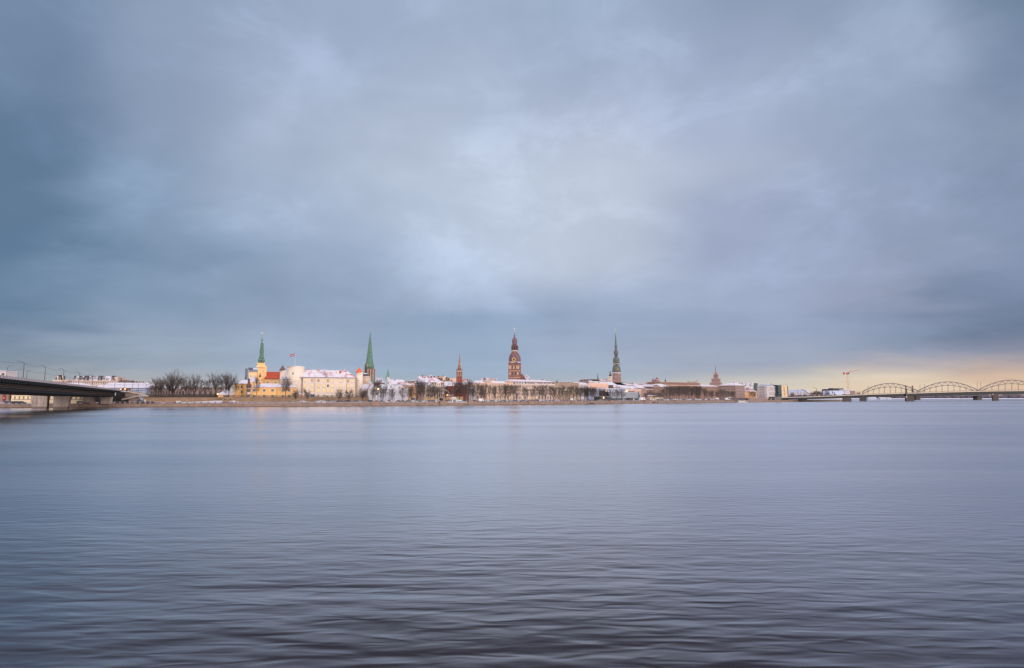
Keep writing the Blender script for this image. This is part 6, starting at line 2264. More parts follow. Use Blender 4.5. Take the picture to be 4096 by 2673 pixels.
def pier(ut0, ut1, ub0, ub1, vt, Y, zb, lab):
    zt = pt(ut0, vt, Y)[2]
    a, c = pt(ut0, vt, Y)[0], pt(ut1, vt, Y)[0]
    e, g = pt(ub0, 1634, Y)[0], pt(ub1, 1634, Y)[0]
    mb = MB()
    k_ = 0.35
    sh = 3.2
    mb.hexa([(e, Y, zb), (g, Y, zb), (g - 1.8, Y + 4, zb), (e - 1.8, Y + 4, zb)],
            [(a, Y, zt), (c, Y, zt), (c - 1.8, Y + 4, zt), (a - 1.8, Y + 4, zt)])
    q = LB.part('pier', mb, M_CONC, label=lab)
    for f_ in (0.2, 0.75):
        mb = MB()
        xx = a + (c - a) * f_
        mb.hexa([(xx - .7, Y + 1, zt + .001), (xx + .7, Y + 1, zt + .001), (xx + .7, Y + 3, zt + .001), (xx - .7, Y + 3, zt + .001)],
                [(xx - 1.1, Y + 1, zt + 1.4), (xx + 1.1, Y + 1, zt + 1.4), (xx + 1.1, Y + 3, zt + 1.4), (xx - 1.1, Y + 3, zt + 1.4)])
        LB.part('bearing', mb, M_BLACK, parent=q)
pier(121, 190, 128, 186, 1576.5, 306, -1, 'leftmost river pier')
pier(214, 281, 211, 268, 1575.5, 306, -1, 'river pier with a lit right flank')
pier(330, 379, 341, 372, 1588.5, 336, 1.9, 'left pier on the quay')
pier(400, 446, 402, 440, 1588.5, 336, 1.9, 'right pier on the quay')
# abutment block
mb = MB()
f = Fr((pt(440, 1590, 352)[0], 352.0), (pt(520, 1590, 352)[0], 352.0))
f.box(mb, 462, 504, 1567, 1618, 0, 12)
LB.part('abutment', mb, plain('abutment_and_shade_black', rgb(40, 38, 42), 0.8))
mb = MB()
f.box(mb, 318, 461, 1583, 1612, 6, 7)
LB.part('underpass_shade_sheet', mb, plain('abutment_and_shade_black', rgb(40, 38, 42), 0.8))  # dark sheet added to stand in for the shade under the deck
# stairs
ST = Thing('bridge_stairway', 'pale concrete stairway and ramp beside the left bridge abutment', 'stairway', (pt(550, 1600, 345)[0], 345, 2))
f = Fr((pt(470, 1590, 345)[0], 345.0), (pt(620, 1590, 345)[0], 345.0))
mp_ = plaster('stair_concrete', rgb(190, 172, 158))
mb = MB()
f.bar(mb, zA(1930, 790), zA(2235, 718), 0.65, 0, 2); f.bar(mb, zA(2235, 718), zA(2325, 732), 0.65, 0.02, 2)
ST.part('lower_flight', mb, mp_)
mb = MB()
f.bar(mb, zA(1950, 662), zA(2035, 665), 0.55, 3, 5); f.bar(mb, zA(2035, 665), zA(2235, 700), 0.55, 3.02, 5)
ST.part('upper_ramp', mb, mp_)
mb = MB()
f.box(mb, zA(1985, 0)[0], zA(2160, 0)[0], zA(0, 690)[1], zA(0, 745)[1], 3.2, 6)
f.box(mb, zA(2040, 0)[0], zA(2175, 0)[0], zA(0, 760)[1], 1617, 1.0, 4)
ST.part('wall', mb, plaster('stair_wall', rgb(138, 122, 114)))
mb = MB()
f.bar(mb, zA(1930, 765), zA(2235, 692), 0.1, 0, 0.1)
for k_ in range(24):
    t_ = k_ / 23
    f.bar(mb, zA(1930 + 305 * t_, 765 - 73 * t_), zA(1930 + 305 * t_, 790 - 73 * t_), 0.07, 0.0, 0.07)
ST.part('railing', mb, M_STEELGREY)
mb = MB(); f.box(mb, zA(2040, 0)[0], zA(2400, 0)[0], zA(0, 650)[1], zA(0, 655)[1], 8, 8.1)
f.bar(mb, zA(2050, 655), zA(2400, 700), 0.4, 8, 8.4)
ST.part('ramp_fence', mb, M_STEELGREY)
mb = MB(); f.bar(mb, zA(2185, 805), zA(2270, 840), 1.2, 0.5, 2.5); ST.part('underpass_ramp', mb, plain('ramp_teal', rgb(66, 78, 84)))

# bridge lamp masts
def mast(u, vb, vt, arm, Y, label, thick=0.16, arms=((-1,),), name='lamp_mast', group='lamp masts on the left bridge', mat=None, cat='lamp post', lamp=False):
    b0 = pt(u, vb, Y)
    zt = pt(u, vt, Y)[2]
    th = Thing(name, label, cat, b0, group)
    mb = MB()
    mb.tube(b0, (b0[0], Y, zt - 0.8), thick, thick * 0.7, 8)
    th.part('pole', mb, mat or M_DARK)
    mb = MB()
    if arm:
        mb.tube((b0[0], Y, zt - 0.8), (b0[0] + arm * 0.3, Y, zt - 0.1), thick * 0.6, thick * 0.5, 5)
        mb.tube((b0[0] + arm * 0.3, Y, zt - 0.1), (b0[0] + arm, Y, zt + 0.15), thick * 0.5, thick * 0.4, 5)
        q = th.part('arm', mb, mat or M_DARK)
        mb = MB()
        x0, x1 = sorted((b0[0] + arm * 0.95, b0[0] + arm * 1.25))
        mb.hexa([(x0, Y - .15, zt + .05), (x1, Y - .15, zt + .05), (x1, Y + .15, zt + .05), (x0, Y + .15, zt + .05)], [(x0, Y - .1, zt + .22), (x1, Y - .1, zt + .22), (x1, Y + .1, zt + .22), (x0, Y + .1, zt + .22)])
        th.part('lamp_head', mb, M_LAMPW if lamp else M_STEELGREY, parent=q)
    return th


def Yb(u, t=0.0):
    """distance of the left bridge's near edge (moved inward by t) at picture column u"""
    k_ = (u - CX) / F / (math.cos(TH) - math.sin(TH) * (CY - 1540) / F)
    x0, y0 = A[0] + nx * t, A[1] + ny * t
    s = (k_ * y0 - x0) / (dx - k_ * dy)
    return y0 + dy * s
mm = [(26, 1505, 1464, 1.8, 14, 'lamp mast cut close to the left picture edge'), (92, 1512, 1446, -2.2, 1, 'tallest lamp mast, nearest on the left bridge'),
      (106, 1514, 1482, 2.0, 18, 'thin lamp mast just right of the tallest one'), (178, 1520, 1463, -1.6, 1, 'lamp mast with small left arm above the leftmost river pier'),
      (252, 1529, 1475, -1.8, 1, 'lamp mast beside the small mansard roof'), (315, 1536, 1487, -1.8, 1, 'lamp mast before the left end of the long mansard block'),
      (369, 1544, 1498, -1.8, 1, 'lamp mast before the middle of the long mansard block'), (415, 1550, 1507, -1.8, 1, 'lamp mast before the right pavilion of the mansard block')]
tops = []
for u, vb, vt, arm, t, l in mm:
    Y = Yb(u, t)
    mast(u, vb + 3, vt, arm, Y, l, 0.09)
    if t == 1:
        tops.append(pt(u, vt + 5, Y))
for u, vb, vt, l in ((458, 1556, 1517, 'lamp mast where the bridge reaches the bank'), (497, 1566, 1522, 'street mast right of the bridge end'), (528, 1572, 1524, 'second street mast right of the bridge end'), (551, 1572, 1530, 'third street mast right of the bridge end'), (583, 1575, 1533, 'street mast beside the first bare park trees')):
    mast(u, vb + 4, vt, -1.6, 372, l, 0.11)
# overhead wires from mast to mast
ext = pt(-60, 1432, 150)
for h_, wl_ in ((0.0, 'upper thin overhead wire strung between the left bridge masts'), (-3.0, 'lower thin overhead wire strung between the left bridge masts')):
    ps = [(ext[0], ext[1], ext[2] + h_)] + [(p[0], p[1], p[2] + h_ * 0.7) for p in tops]
    fine = []
    for p, q in zip(ps, ps[1:]):
        for k_ in range(6):
            t_ = k_ / 6
            fine.append((p[0] + (q[0] - p[0]) * t_, p[1] + (q[1] - p[1]) * t_, p[2] + (q[2] - p[2]) * t_ - 0.5 * math.sin(math.pi * t_)))
    fine.append(ps[-1])
    mb = MB()
    for p, q in zip(fine, fine[1:]):
        mb.tube(p, q, 0.035, 0.035, 4)
    tag(link('overhead_wire', mb.mesh('overhead_wire', M_DARK)), wl_, 'wire')
# bus-like signal lights at the bridge end
f = Fr((pt(470, 1555, 362)[0], 362.0), (pt(540, 1555, 362)[0], 362.0))
th = Thing('brown_bus', 'brown bus with glowing orange lights at the end of the left bridge', 'bus', (*f.P0, 4))
mb = MB(); f.box(mb, 482, 513, 1553, 1562, 0, 2.5); th.part('body', mb, plain('bus_brown', rgb(140, 84, 70)))
mb = MB(); f.box(mb, 486, 511, 1554.5, 1557.5, -0.06, 0); th.part('window', mb, G_DARK)
mb = MB(); f.box(mb, 482, 484.5, 1555.5, 1558.5, -0.4, -0.1); th.part('headlight', mb, M_LAMP)
mb = MB(); f.box(mb, 498, 501, 1554.5, 1558, -0.4, -0.1); th.part('headlight', mb, M_LAMP)
for uu in (488, 507):
    c = f.W(f.loc(uu, 1562)[0], -0.05, f.loc(uu, 1562)[1])
    mb = MB(); mb.tube((c[0], c[1] - 0.1, c[2]), (c[0], c[1] + 0.3, c[2]), 0.5, 0.5, 12); th.part('wheel', mb, M_BLACK)

# ------------------------------------------------------------------ buildings left of the castle
b = Bld('pale_building_behind_bridge', 'pale square building with one dark window above the bridge parapet at far left', 'building', -60, 31, 60, 60)
x0, x1, z = b.walls(-60, 30, 1486, 12, P_PALE)
mb = MB(); b.fr.lbox(mb, x0 - .2, x1 + .2, -.2, 12, z + .002, z + .5); b.part('roof', mb, M_SNOW)
b.wins([12], [1496.5], 9, 8, M_FRAME_GREY, G_DARK)
b.finish()
b = Bld('cream_terrace_house', 'cream house with brown string courses seen beneath the left bridge', 'house', 49, 332, 22, 8)
x0, x1, z = b.walls(49.5, 332, 1545, 10, plaster('cream_under_bridge', rgb(232, 214, 178)))
mb = MB(); b.fr.hip(mb, x0, x1, 0, 10, z, b.z(1532, 190, 5), over=0.4); b.part('roof', mb, R_SNOW)
b.band(49.5, 332, 1577, R_BROWN, 0.22, 0.1, name='string_course')
b.band(49.5, 332, 1580.8, R_BROWN, 0.18, 0.1, name='string_course')
b.band(49.5, 332, 1598.6, R_BROWN, 0.2, 0.1, name='string_course')
b.wins(span(60, 322, 16), [1568, 1591], 5.6, 11, plaster('window_surround_c', rgb(190, 170, 140)), plain('dim_glass', rgb(96, 80, 72), 0.3))
b.finish()
b = Bld('grey_shed_left_edge', 'dark grey building with rust red column under the bridge at the left edge', 'building', -60, 47, 24, 22)
b.walls(-60, 36, 1552, 10, P_GREYB)
mb = MB(); b.fr.box(mb, 12, 22, 1555, 1604, -0.4, -0.02); b.part('column', mb, plain('rust_column', rgb(122, 58, 44)))
mb = MB(); b.fr.box(mb, -60, 36, 1550.5, 1552, -.3, 10); b.part('roof', mb, M_SNOW)
b.finish()
b = Bld('small_mansard_house', 'small house with dark flared mansard tower above the bridge parapet', 'house', 214, 270, 95, 95)
x0, x1, z = b.walls(216, 270, 1521.5, 14, P_CREAM)
b.band(214, 271, 1522, P_WHITE, 0.5, 0.5)
lath(b, 240.5, [(13, 1521), (12.4, 1519), (10, 1510), (8.6, 1502)], 5.5, R_DARK, 'mansard', 4)
lath(b, 240.5, [(9.6, 1502), (9.6, 1500.6)], 5.5, R_DARK, 'roof_cap', 4)
mb = MB(); b.fr.bar(mb, (249.5, 1502), (253, 1521), 0.35, 0.6, 1.6); b.fr.bar(mb, (231.5, 1502), (228, 1521), 0.3, 0.6, 1.6); b.part('edge_trim', mb, P_WHITE)
b.wins([237.5], [1515.5], 7.5, 11, P_WHITE, G_DARK, ly=0.9)
lath(b, 224, [(2, 1521), (2, 1513), (0.5, 1509)], 4, R_DARK, 'chimney', 6); lath(b, 257, [(3, 1521), (3, 1508), (0.5, 1503)], 4, R_DARK, 'chimney', 6)
b.wins(span(221, 265, 6), [1530], 3, 7, M_FRAME, G_DARK)
b.finish()
b = Bld('long_mansard_block', 'long pale block with dark mansard pavilions and white dormers beyond the bridge', 'apartment block', 288, 472, 85, 85)
fr = b.fr
x0, x1, z = b.walls(290, 456, 1521.5, 14, plaster('mansard_block_wall', rgb(196, 176, 166)))
b.walls(456, 472, 1508, 14, P_CREAM2, ly=0.4, label='blank right end wall')
mb = MB(); fr.hip(mb, x0, x1, 0, 14, z, b.z(1506, 370, 7), 1, 0.5, 0.3, flat=5.5); b.part('roof', mb, R_SNOWDARK)
for u0, u1 in ((293, 301), (314, 322), (334, 355), (392, 407), (445, 456)):
    mb = MB(); xa, xb = fr.loc(u0, 1512, -0.5)[0], fr.loc(u1, 1512, -0.5)[0]
    fr.hip(mb, xa, xb, -0.5, 6, z + .02, b.z(1503.5, (u0 + u1) / 2, 1), 0.5, 0.5, 0.1, flat=2.6); b.part('pavilion', mb, plain('pavilion_slate', rgb(58, 54, 66)))
    b.wins([(u0 + u1) / 2], [1515.5], 5, 8, P_WHITE, G_DARK, ly=-0.75)
b.band(290, 456, 1522, P_WHITE, 0.5, 0.4)
b.wins([308, 327, 361, 369, 377, 385, 412, 420, 428, 436], [1515.5], 3.5, 6.5, P_WHITE, G_DARK, ly=0.3)
b.wins(span(296, 450, 18), [1531], 3.4, 8.5, P_WHITE, G_DARK)
b.wins(span(296, 450, 18), [1546], 3.4, 8.5, P_WHITE, G_DARK)
b.finish()
house('brown roofs with a row of chimneys right of the mansard block', 472, 520, 85, 1528.5, 1522.5, 12, P_GREYB, R_BROWN, (), 0, chim=[(485, 1511, 1524), (497, 1519, 1524), (502, 1518, 1524), (507, 1519, 1524), (514, 1520, 1526)])
b = Bld('pale_blue_depot', 'long pale blue depot with stepped snowy roofs behind the bridge end', 'depot', 380, 587, 42, 42)
x0, x1, z = b.walls(384, 587, 1552, 14, P_BLUEW)
mb = MB(); b.fr.gable(mb, x0, x1, 0, 14, z, b.z(1540, 486, 7), 0.5, True); b.part('roof', mb, M_SNOW)
x0, x1, z = b.walls(430, 587, 1539, 8, P_BLUEW, ly=9, name='upper_storey')
mb = MB(); b.fr.gable(mb, x0, x1, 9, 17, z, b.z(1531, 510, 13), 0.4, True); b.part('roof', mb, M_SNOW)
b.band(384, 587, 1553, plain('lilac_gutter', rgb(140, 136, 168)), 0.4, 0.4)
for u in (500, 545, 548, 556, 563, 572):
    mb = MB(); b.fr.box(mb, u - 1.2, u + 1.2, 1525, 1535, 12.5, 13.5); b.part('chimney', mb, B_BROWN)
b.wins(span(520, 580, 8), [1562], 4, 6, P_BLUEW, G_BLUE)
b.finish()
house('pinkish corner house at the left end of the park trees', 587, 640, 50, 1546, 1536, 12, P_PINKG, R_SNOW, (1555, 1570), 7, ww=3.4, wh=8, chim=[(595, 1524, 1537), (604, 1527, 1538)])
house('low pinkish house hidden by the biggest bare tree', 640, 724, 52, 1556, 1543, 12, P_PINKG, R_SNOW, (1570,), 8, ww=4, wh=9)
b = Bld('arched_window_palace', 'long pinkish palace with big arched windows behind the park trees', 'palace', 722, 896, 52, 50)
x0, x1, z = b.walls(724, 896, 1549, 16, P_PINKG)
mb = MB(); b.fr.hip(mb, x0, x1, 0, 16, z, b.z(1531, 810, 8), 3, 3, 0.5); b.part('roof', mb, snowroof('snow_on_green_tin', rgb(128, 150, 148), 0.72, 0.2))
b.band(724, 896, 1550, plain('palace_cornice', rgb(170, 182, 176)), 0.6, 0.5)
b.wins(span(732, 888, 8), [1573], 9, 18, P_PALE, G_DARK, arch=True, bars=True)
b.finish()

# ------------------------------------------------------------------ trees
def tree_mesh(seed, H, spread, trunk_frac, r0, limbs=15, fan=0.0, twig=0.028, sub=3):
    """Bare tree: a leader with ascending limbs, each branching three times. Returns trunk mesh and crown builder."""
    rnd = random.Random(seed)
    tr, cr = MB(), MB()
    z0 = H * trunk_frac
    lean = Vector((rnd.uniform(-.5, .5), rnd.uniform(-.5, .5), 0))
    lead = H * (0.86 - 0.4 * fan)
    pts = [Vector((0, 0, -0.3))]
    n = 7
    for i in range(1, n + 1):
        t_ = i / n
        pts.append(Vector((lean.x * t_ * t_ + rnd.uniform(-.12, .12), lean.y * t_ * t_ + rnd.uniform(-.12, .12), lead * t_)))
    for i in range(n):
        ra, rb = r0 * (1.15 - 1.0 * i / n), r0 * (1.15 - 1.0 * (i + 1) / n)
        tr.tube(pts[i], pts[i + 1], max(ra, .05), max(rb, .04), 7)

    def on_leader(z):
        for a, c in zip(pts, pts[1:]):
            if z <= c.z:
                return a + (c - a) * ((z - a.z) / (c.z - a.z))
        return pts[-1].copy()

    def side(d, sp):
        s = d.orthogonal().normalized()
        s = Matrix.Rotation(rnd.uniform(0, 6.283), 3, d) @ s
        return (d + s * sp + Vector((0, 0, 0.12))).normalized()

    def branch(p, d, L, r, lv):
        k = 3 if lv >= 2 else 2
        q = p
        for i in range(k):
            d = (d + Vector((rnd.uniform(-.2, .2), rnd.uniform(-.2, .2), rnd.uniform(-.06, .16)))).normalized()
            e = q + d * (L / k)
            ra, rb = r * (1 - .28 * i), r * (1 - .28 * (i + 1))
            (tr if lv == 3 else cr).tube(q, e, max(ra, twig * .8), max(rb, twig * .6), 4 if lv == 3 else 3)
            q = e
            if lv > 0:
                for _ in range(rnd.choice((2, 3)) if lv > 1 else rnd.choice((1, 2, 2))):
                    branch(q, side(d, rnd.uniform(.55, 1.0)), L * rnd.uniform(.34, .52), r * .42, lv - 1)
    for i in range(limbs):
        t_ = (i + rnd.uniform(0, .8)) / limbs
        z = z0 + (lead - z0) * t_ * (1 - fan * .75)
        p = on_leader(z)
        az_ = i * 2.4 + rnd.uniform(-.5, .5)
        zz = (z - z0) / (H - z0)
        wmax = spread * math.sqrt(max(0.08, 1 - (max(0, zz - 0.32) / .72) ** 2)) * rnd.uniform(.72, 1.05)
        steep = 0.75 + 1.3 * zz + (fan * rnd.uniform(-.65, .9))
        d = Vector((math.cos(az_), math.sin(az_), steep)).normalized()
        L = min(wmax / max(.25, math.hypot(d.x, d.y)), (H - z) / max(.2, d.z) * .95) * .85
        branch(p, d, max(1.2, L), r0 * (.45 + fan * .2), sub)
    return tr.mesh('trunk', M_BARK), cr


KINDS_T = {}
SIZES = {}
def kind_tree(name, seeds, **kw):
    lst = []
    for i, s in enumerate(seeds):
        t_, c_ = tree_mesh(s, **kw)
        lst.append((t_, c_.mesh('crown', M_TWIG if i % 2 else M_TWIG2)))
        rr_ = sorted(math.hypot(q[0], q[1]) for q in c_.v)
        zz_ = sorted(q[2] for q in c_.v)
        SIZES.setdefault(name, []).append((zz_[int(len(zz_) * .995)], rr_[int(len(rr_) * .97)]))
    KINDS_T[name] = lst


kind_tree('broad', (1, 2), H=16.0, spread=9.5, trunk_frac=0.2, r0=0.5, limbs=20, fan=0.9, twig=0.032)
kind_tree('oval', (3, 4, 5, 11), H=12.0, spread=4.2, trunk_frac=0.2, r0=0.24, limbs=15, twig=0.03)
kind_tree('round', (6, 7), H=8.5, spread=3.7, trunk_frac=0.26, r0=0.2, limbs=15, fan=0.35, twig=0.024)
kind_tree('park', (8, 9, 10), H=14.0, spread=5.4, trunk_frac=0.2, r0=0.32, limbs=17, fan=0.5, twig=0.032)
BASEH = {'broad': 16.0, 'oval': 12.0, 'round': 8.5, 'park': 14.0}
BASEW = {'broad': 9.0, 'oval': 4.3, 'round': 3.6, 'park': 5.2}
tcount = [0]


def tree(kind, u, off, v_top, label, group, hw=None, zb=None, base=None, i=None):
    p = plan(u, off)
    z0 = (gz(off, p[0]) if zb is None else zb)
    zt = pt(u, v_top, p[1])[2]
    h = max(3.0, zt - z0)
    lst = KINDS_T[kind]
    j = (tcount[0] if i is None else i) % len(lst)
    tm, cm = lst[j]
    bh, bw = SIZES[kind][j]
    s = h / bh
    sw = s if hw is None else hw * p[1] / F / bw
    sw = max(sw, s * 0.5)
    tcount[0] += 1
    r = bpy.data.objects.new('bare_tree', None)
    COL.objects.link(r)
    r.location = (p[0], p[1], z0)
    r.rotation_euler = (0, 0, random.uniform(0, 6.28))
    r.scale = (sw, sw, s)
    tag(r, label, 'tree', group)
    link('trunk', tm, r)
    link('crown', cm, r)
    return r


# park trees left of the castle (on the terrace)
PK = 'bare park trees on the terrace left of the castle'
for kd, (u, v), hw, off, l in (
        ('park', zB(480, 835), 18, 26, 'leftmost bare park tree beside the bridge ramp'),
        ('oval', zB(575, 880), 14, 32, 'low bare tree between the leftmost park tree and the biggest one'),
        ('broad', zB(760, 720), 50, 30, 'biggest bare park tree with a wide fan shaped crown'),
        ('park', zB(700, 800), 26, 36, 'bare tree merged into the left side of the biggest crown'),
        ('park', zB(965, 780), 20, 28, 'bare park tree just right of the biggest one'),
        ('park', zB(1110, 775), 20, 33, 'dense bare park tree in the middle of the row'),
        ('oval', zB(1210, 860), 12, 36, 'thin bare tree in front of an arched palace window'),
        ('oval', zB(1335, 850), 12, 30, 'slim bare tree left of the forked one'),
        ('park', zB(1430, 755), 29, 26, 'open forked bare tree with leaning trunk before the gatehouse'),
        ('park', zB(1645, 750), 30, 23.2, 'tall twin stemmed bare tree over the snowy gatehouse roof'),
        ('oval', zB(1600, 790), 20, 24.5, 'bare stem grown into the left of the twin stemmed tree'),
        ('oval', zB(880, 830), 18, 40, 'faint bare tree filling the gap right of the biggest crown'),
        ('round', zB(1040, 860), 16, 42, 'low bare tree behind the middle of the park row'),
        ('oval', zB(1280, 880), 15, 42, 'thin rear bare tree left of the forked one'),
        ('park', zB(530, 850), 22, 40, 'rear bare tree spreading behind the leftmost park tree'),
        ('oval', zB(1520, 840), 14, 40, 'thin bare tree between the forked and the twin stemmed ones'),
        ('oval', zB(1745, 870), 16, 23.6, 'smaller bare tree against the yellow gabled house')):
    tree(kd, u, off, v, l, PK, hw, zb=TZ - 0.1)
tree('oval', zC(848, 0)[0], 21, zC(0, 950)[1], 'bare tree on the terrace before the pointed turret', 'bare trees before the yellow castle range', 17, zb=TZ, i=0)
tree('round', zC(1378, 0)[0], 21, zC(0, 945)[1], 'bare tree on the terrace before the big white round tower', 'bare trees before the yellow castle range', 26, zb=TZ, i=1)
# thicket: low dark shrubs under park trees
mb = MB()
rnd = random.Random(3)
for i in range(2600):
    u = rnd.uniform(590, 880); off = rnd.uniform(24, 44)
    p = plan(u, off) if i % 13 == 0 else None
    if p:
        for k_ in range(13):
            x, y = p[0] + rnd.uniform(-6, 6), p[1] + rnd.uniform(-2, 2)
            h = rnd.uniform(0.8, 2.6)
            mb.tube((x, y, TZ - .3), (x + rnd.uniform(-.7, .7), y + rnd.uniform(-.5, .5), TZ + h), 0.05, 0.015, 3)
tag(link('undergrowth', mb.mesh('undergrowth', M_TWIG2)), 'low brown undergrowth beneath the park trees', 'undergrowth', kind='stuff')

# small round quay trees before the castle
QT = 'small round bare trees in the car park before the castle'
for x, y, hw, l in ((1570, 1180, 15, 'small round bare tree before the orange garden kiosk'), (1780, 1158, 19, 'round bare tree before the left end of the white castle wing')):
    u, v = zC(x, y); tree('round', u, 4.2, v, l, QT, hw, zb=2.2)
for x, y, hw, l in ((805, 1165, 20, 'round bare tree before the middle right windows of the white castle wing'), (987, 1165, 22, 'round bare tree at the right end of the white castle wing'),
                    (1230, 1150, 21, 'bare tree right of the round castle corner tower')):
    u, v = zD(x, y); tree('round', u, 4.2, v, l, QT, hw, zb=2.2)

LAND = [(1425, 'below the brick tower of the tall green spire'), (1530, 'before the white church with teal spire'), (1640, 'before the mansion and its neighbours'), (1800, 'before the red brick church'),
        (1895, 'before the long cream block'), (2051, 'before the glass attic block'), (2219, 'before the plain tan block'), (2330, 'before the salmon building'),
        (2433, 'before the striped glass hall'), (2570, 'before the pedimented building'), (2690, 'before the long brown office block'), (2800, 'before the hip roofed office buildings'), (2990, 'near the road bridge')]


def landmark(u):
    r = LAND[0][1]
    for a, l in LAND:
        if u >= a:
            r = l
    if u < 1425:
        r = 'before the white castle wing'
    return r


cnt = {}
def nth(key):
    cnt[key] = cnt.get(key, -1) + 1
    return word(cnt[key])


TL = []
for x, y, hw, off in ((1420, 1140, 14, 6), (1462, 1030, 12, 20), (1515, 990, 20, 18), (1605, 1150, 16, 6), (1650, 1100, 12, 22), (1780, 1150, 16, 5), (1960, 1130, 22, 5), (2080, 1160, 14, 20)):
    TL.append((*zD(x, y), hw, off))
for x, y, hw, off in ((485, 1100, 17, 5), (590, 1010, 16, 22), (655, 1000, 20, 7), (700, 1060, 16, 24), (790, 1080, 15, 18), (830, 1140, 17, 6), (910, 1110, 16, 22), (960, 1130, 16, 6), (1000, 1120, 14, 20),
                      (1100, 1180, 10, 18), (1200, 1160, 8, 18), (1305, 1050, 14, 18), (1360, 1020, 26, 22), (1400, 1060, 20, 26), (1460, 1070, 20, 6), (1530, 1000, 18, 24), (1560, 1010, 18, 30), (1610, 1090, 12, 16), (1690, 1060, 18, 7), (1760, 1100, 14, 20), (1820, 1060, 17, 6)):
    TL.append((*zE(x, y), hw, off))
for x, y, hw, off in ((115, 1100, 12, 20), (270, 1090, 13, 20), (345, 1110, 14, 18), (470, 1090, 17, 6), (545, 1080, 14, 20), (612, 1080, 18, 6), (655, 1090, 12, 20), (755, 1090, 20, 6), (905, 1120, 16, 6), (1045, 1150, 14, 7), (1165, 1110, 16, 5), (1225, 1090, 14, 20),
                      (1295, 1090, 16, 6), (1375, 1110, 12, 20), (1435, 1110, 18, 5), (1555, 1130, 17, 6), (1665, 1190, 10, 20), (1720, 1110, 16, 20), (1795, 1100, 18, 6), (1860, 1180, 10, 20), (1925, 1130, 16, 6), (2000, 1130, 12, 20), (2060, 1120, 18, 6), (2175, 1130, 17, 6)):
    TL.append((*zF(x, y), hw, off))
for x, y, hw, off in ((100, 1140, 14, 6), (180, 1140, 14, 20), (235, 1130, 16, 6), (300, 1150, 13, 20), (360, 1150, 14, 20), (445, 1150, 17, 6), (540, 1160, 16, 6), (655, 1170, 15, 6), (758, 1170, 16, 6), (850, 1160, 21, 5),
                      (1290, 1240, 14, 20), (1455, 1230, 15, 8), (1540, 1230, 14, 10), (1380, 1180, 16, 26), (1600, 1170, 16, 16)):
    TL.append((*zG(x, y), hw, off))
rnd = random.Random(21)
for i in range(13):                                        # a few rear trees close the widest gaps along the long blocks
    TL.append((1900 + i * 40 + rnd.uniform(-12, 12), 1548 + rnd.uniform(-10, 14), rnd.uniform(8, 15), rnd.uniform(19, 30)))
for i in range(5):
    TL.append((1640 + i * 48 + rnd.uniform(-6, 6), 1540 + rnd.uniform(-8, 12), rnd.uniform(9, 15), rnd.uniform(18, 28)))
for i in range(19):                                        # dense avenue before the brown office block
    TL.append((2668 + i * 7.3 + rnd.uniform(-2, 2), 1543 + rnd.uniform(-3, 4) + (2 if i % 2 else 0), 12 + rnd.uniform(-1, 3), 12 + (i % 3) * 9))
for x, y, hw, off in ((560, 815, 16, 14), (610, 860, 13, 26), (710, 850, 11, 12), (800, 880, 11, 20), (865, 840, 14, 14), (930, 850, 13, 24), (1010, 870, 10, 16), (1080, 880, 14, 20), (1120, 880, 12, 26), (690, 880, 12, 24), (1440, 890, 8, 26), (1480, 880, 10, 30), (1520, 900, 8, 34), (1920, 930, 7, 14)):
    TL.append((*zH(x, y), hw, off))
TL.sort()
for u, v, hw, off in TL:
    lm = landmark(u)
    row = 'front' if off < 10 else 'rear'
    key = (lm, row)
    tree('oval', u, off, v, '%s bare tree from left, %s row, %s' % (nth(key), row, lm), 'bare trees along the quay', hw)
# far trees by the market hall
for x, y, hw, off, l in ((330, 900, 11, 60, 'dark bush like tree before the curved roof market hall'), (720, 880, 13, 200, 'left one of the far bare trees by the curved lamp post'), (800, 870, 14, 190, 'second far bare tree by the curved lamp post'), (880, 885, 12, 200, 'third far bare tree right of the curved lamp post'), (1000, 870, 12, 170, 'far bare tree left of the white shed'), (1590, 885, 9, 120, 'lone far bare tree left of the first arch')):
    u, v = zI(x, y)
    tree('round', u, off, v, l, 'far bare trees beyond the road bridge', hw)
# conifers by the white shed
def conifer(u, v, off, hw, label):
    p = plan(u, off); z0 = gz(off, p[0]); zt = pt(u, v, p[1])[2]
    th = Thing('dark_conifer', label, 'tree', (p[0], p[1], z0), 'dark conifers by the white shed')
    mb = MB(); mb.tube((p[0], p[1], z0), (p[0], p[1], z0 + 2), 0.3, 0.25, 6); th.part('trunk', mb, M_BARK)
    mb = MB(); r = hw * p[1] / F; rn = random.Random(int(u))
    H = zt - z0
    for i in range(220):
        t_ = rn.random() ** 0.7
        a = rn.uniform(0, 6.28); rr = r * (1 - t_) * rn.uniform(0.4, 1.05)
        c = Vector((p[0] + math.cos(a) * rr, p[1] + math.sin(a) * rr, z0 + 1 + (H - 1) * t_))
        s = 0.9
        q = [c + Vector((rn.uniform(-s, s), rn.uniform(-s, s), rn.uniform(-s, s))) for _ in range(3)]
        mb.poly(q)
    th.part('crown', mb, plain('conifer_green', (0.02, 0.035, 0.03, 1), 0.9))
conifer(3330, 1565, 130, 7, 'left dark conifer before the white shed')
conifer(3338, 1568, 130, 6, 'right dark conifer before the white shed')

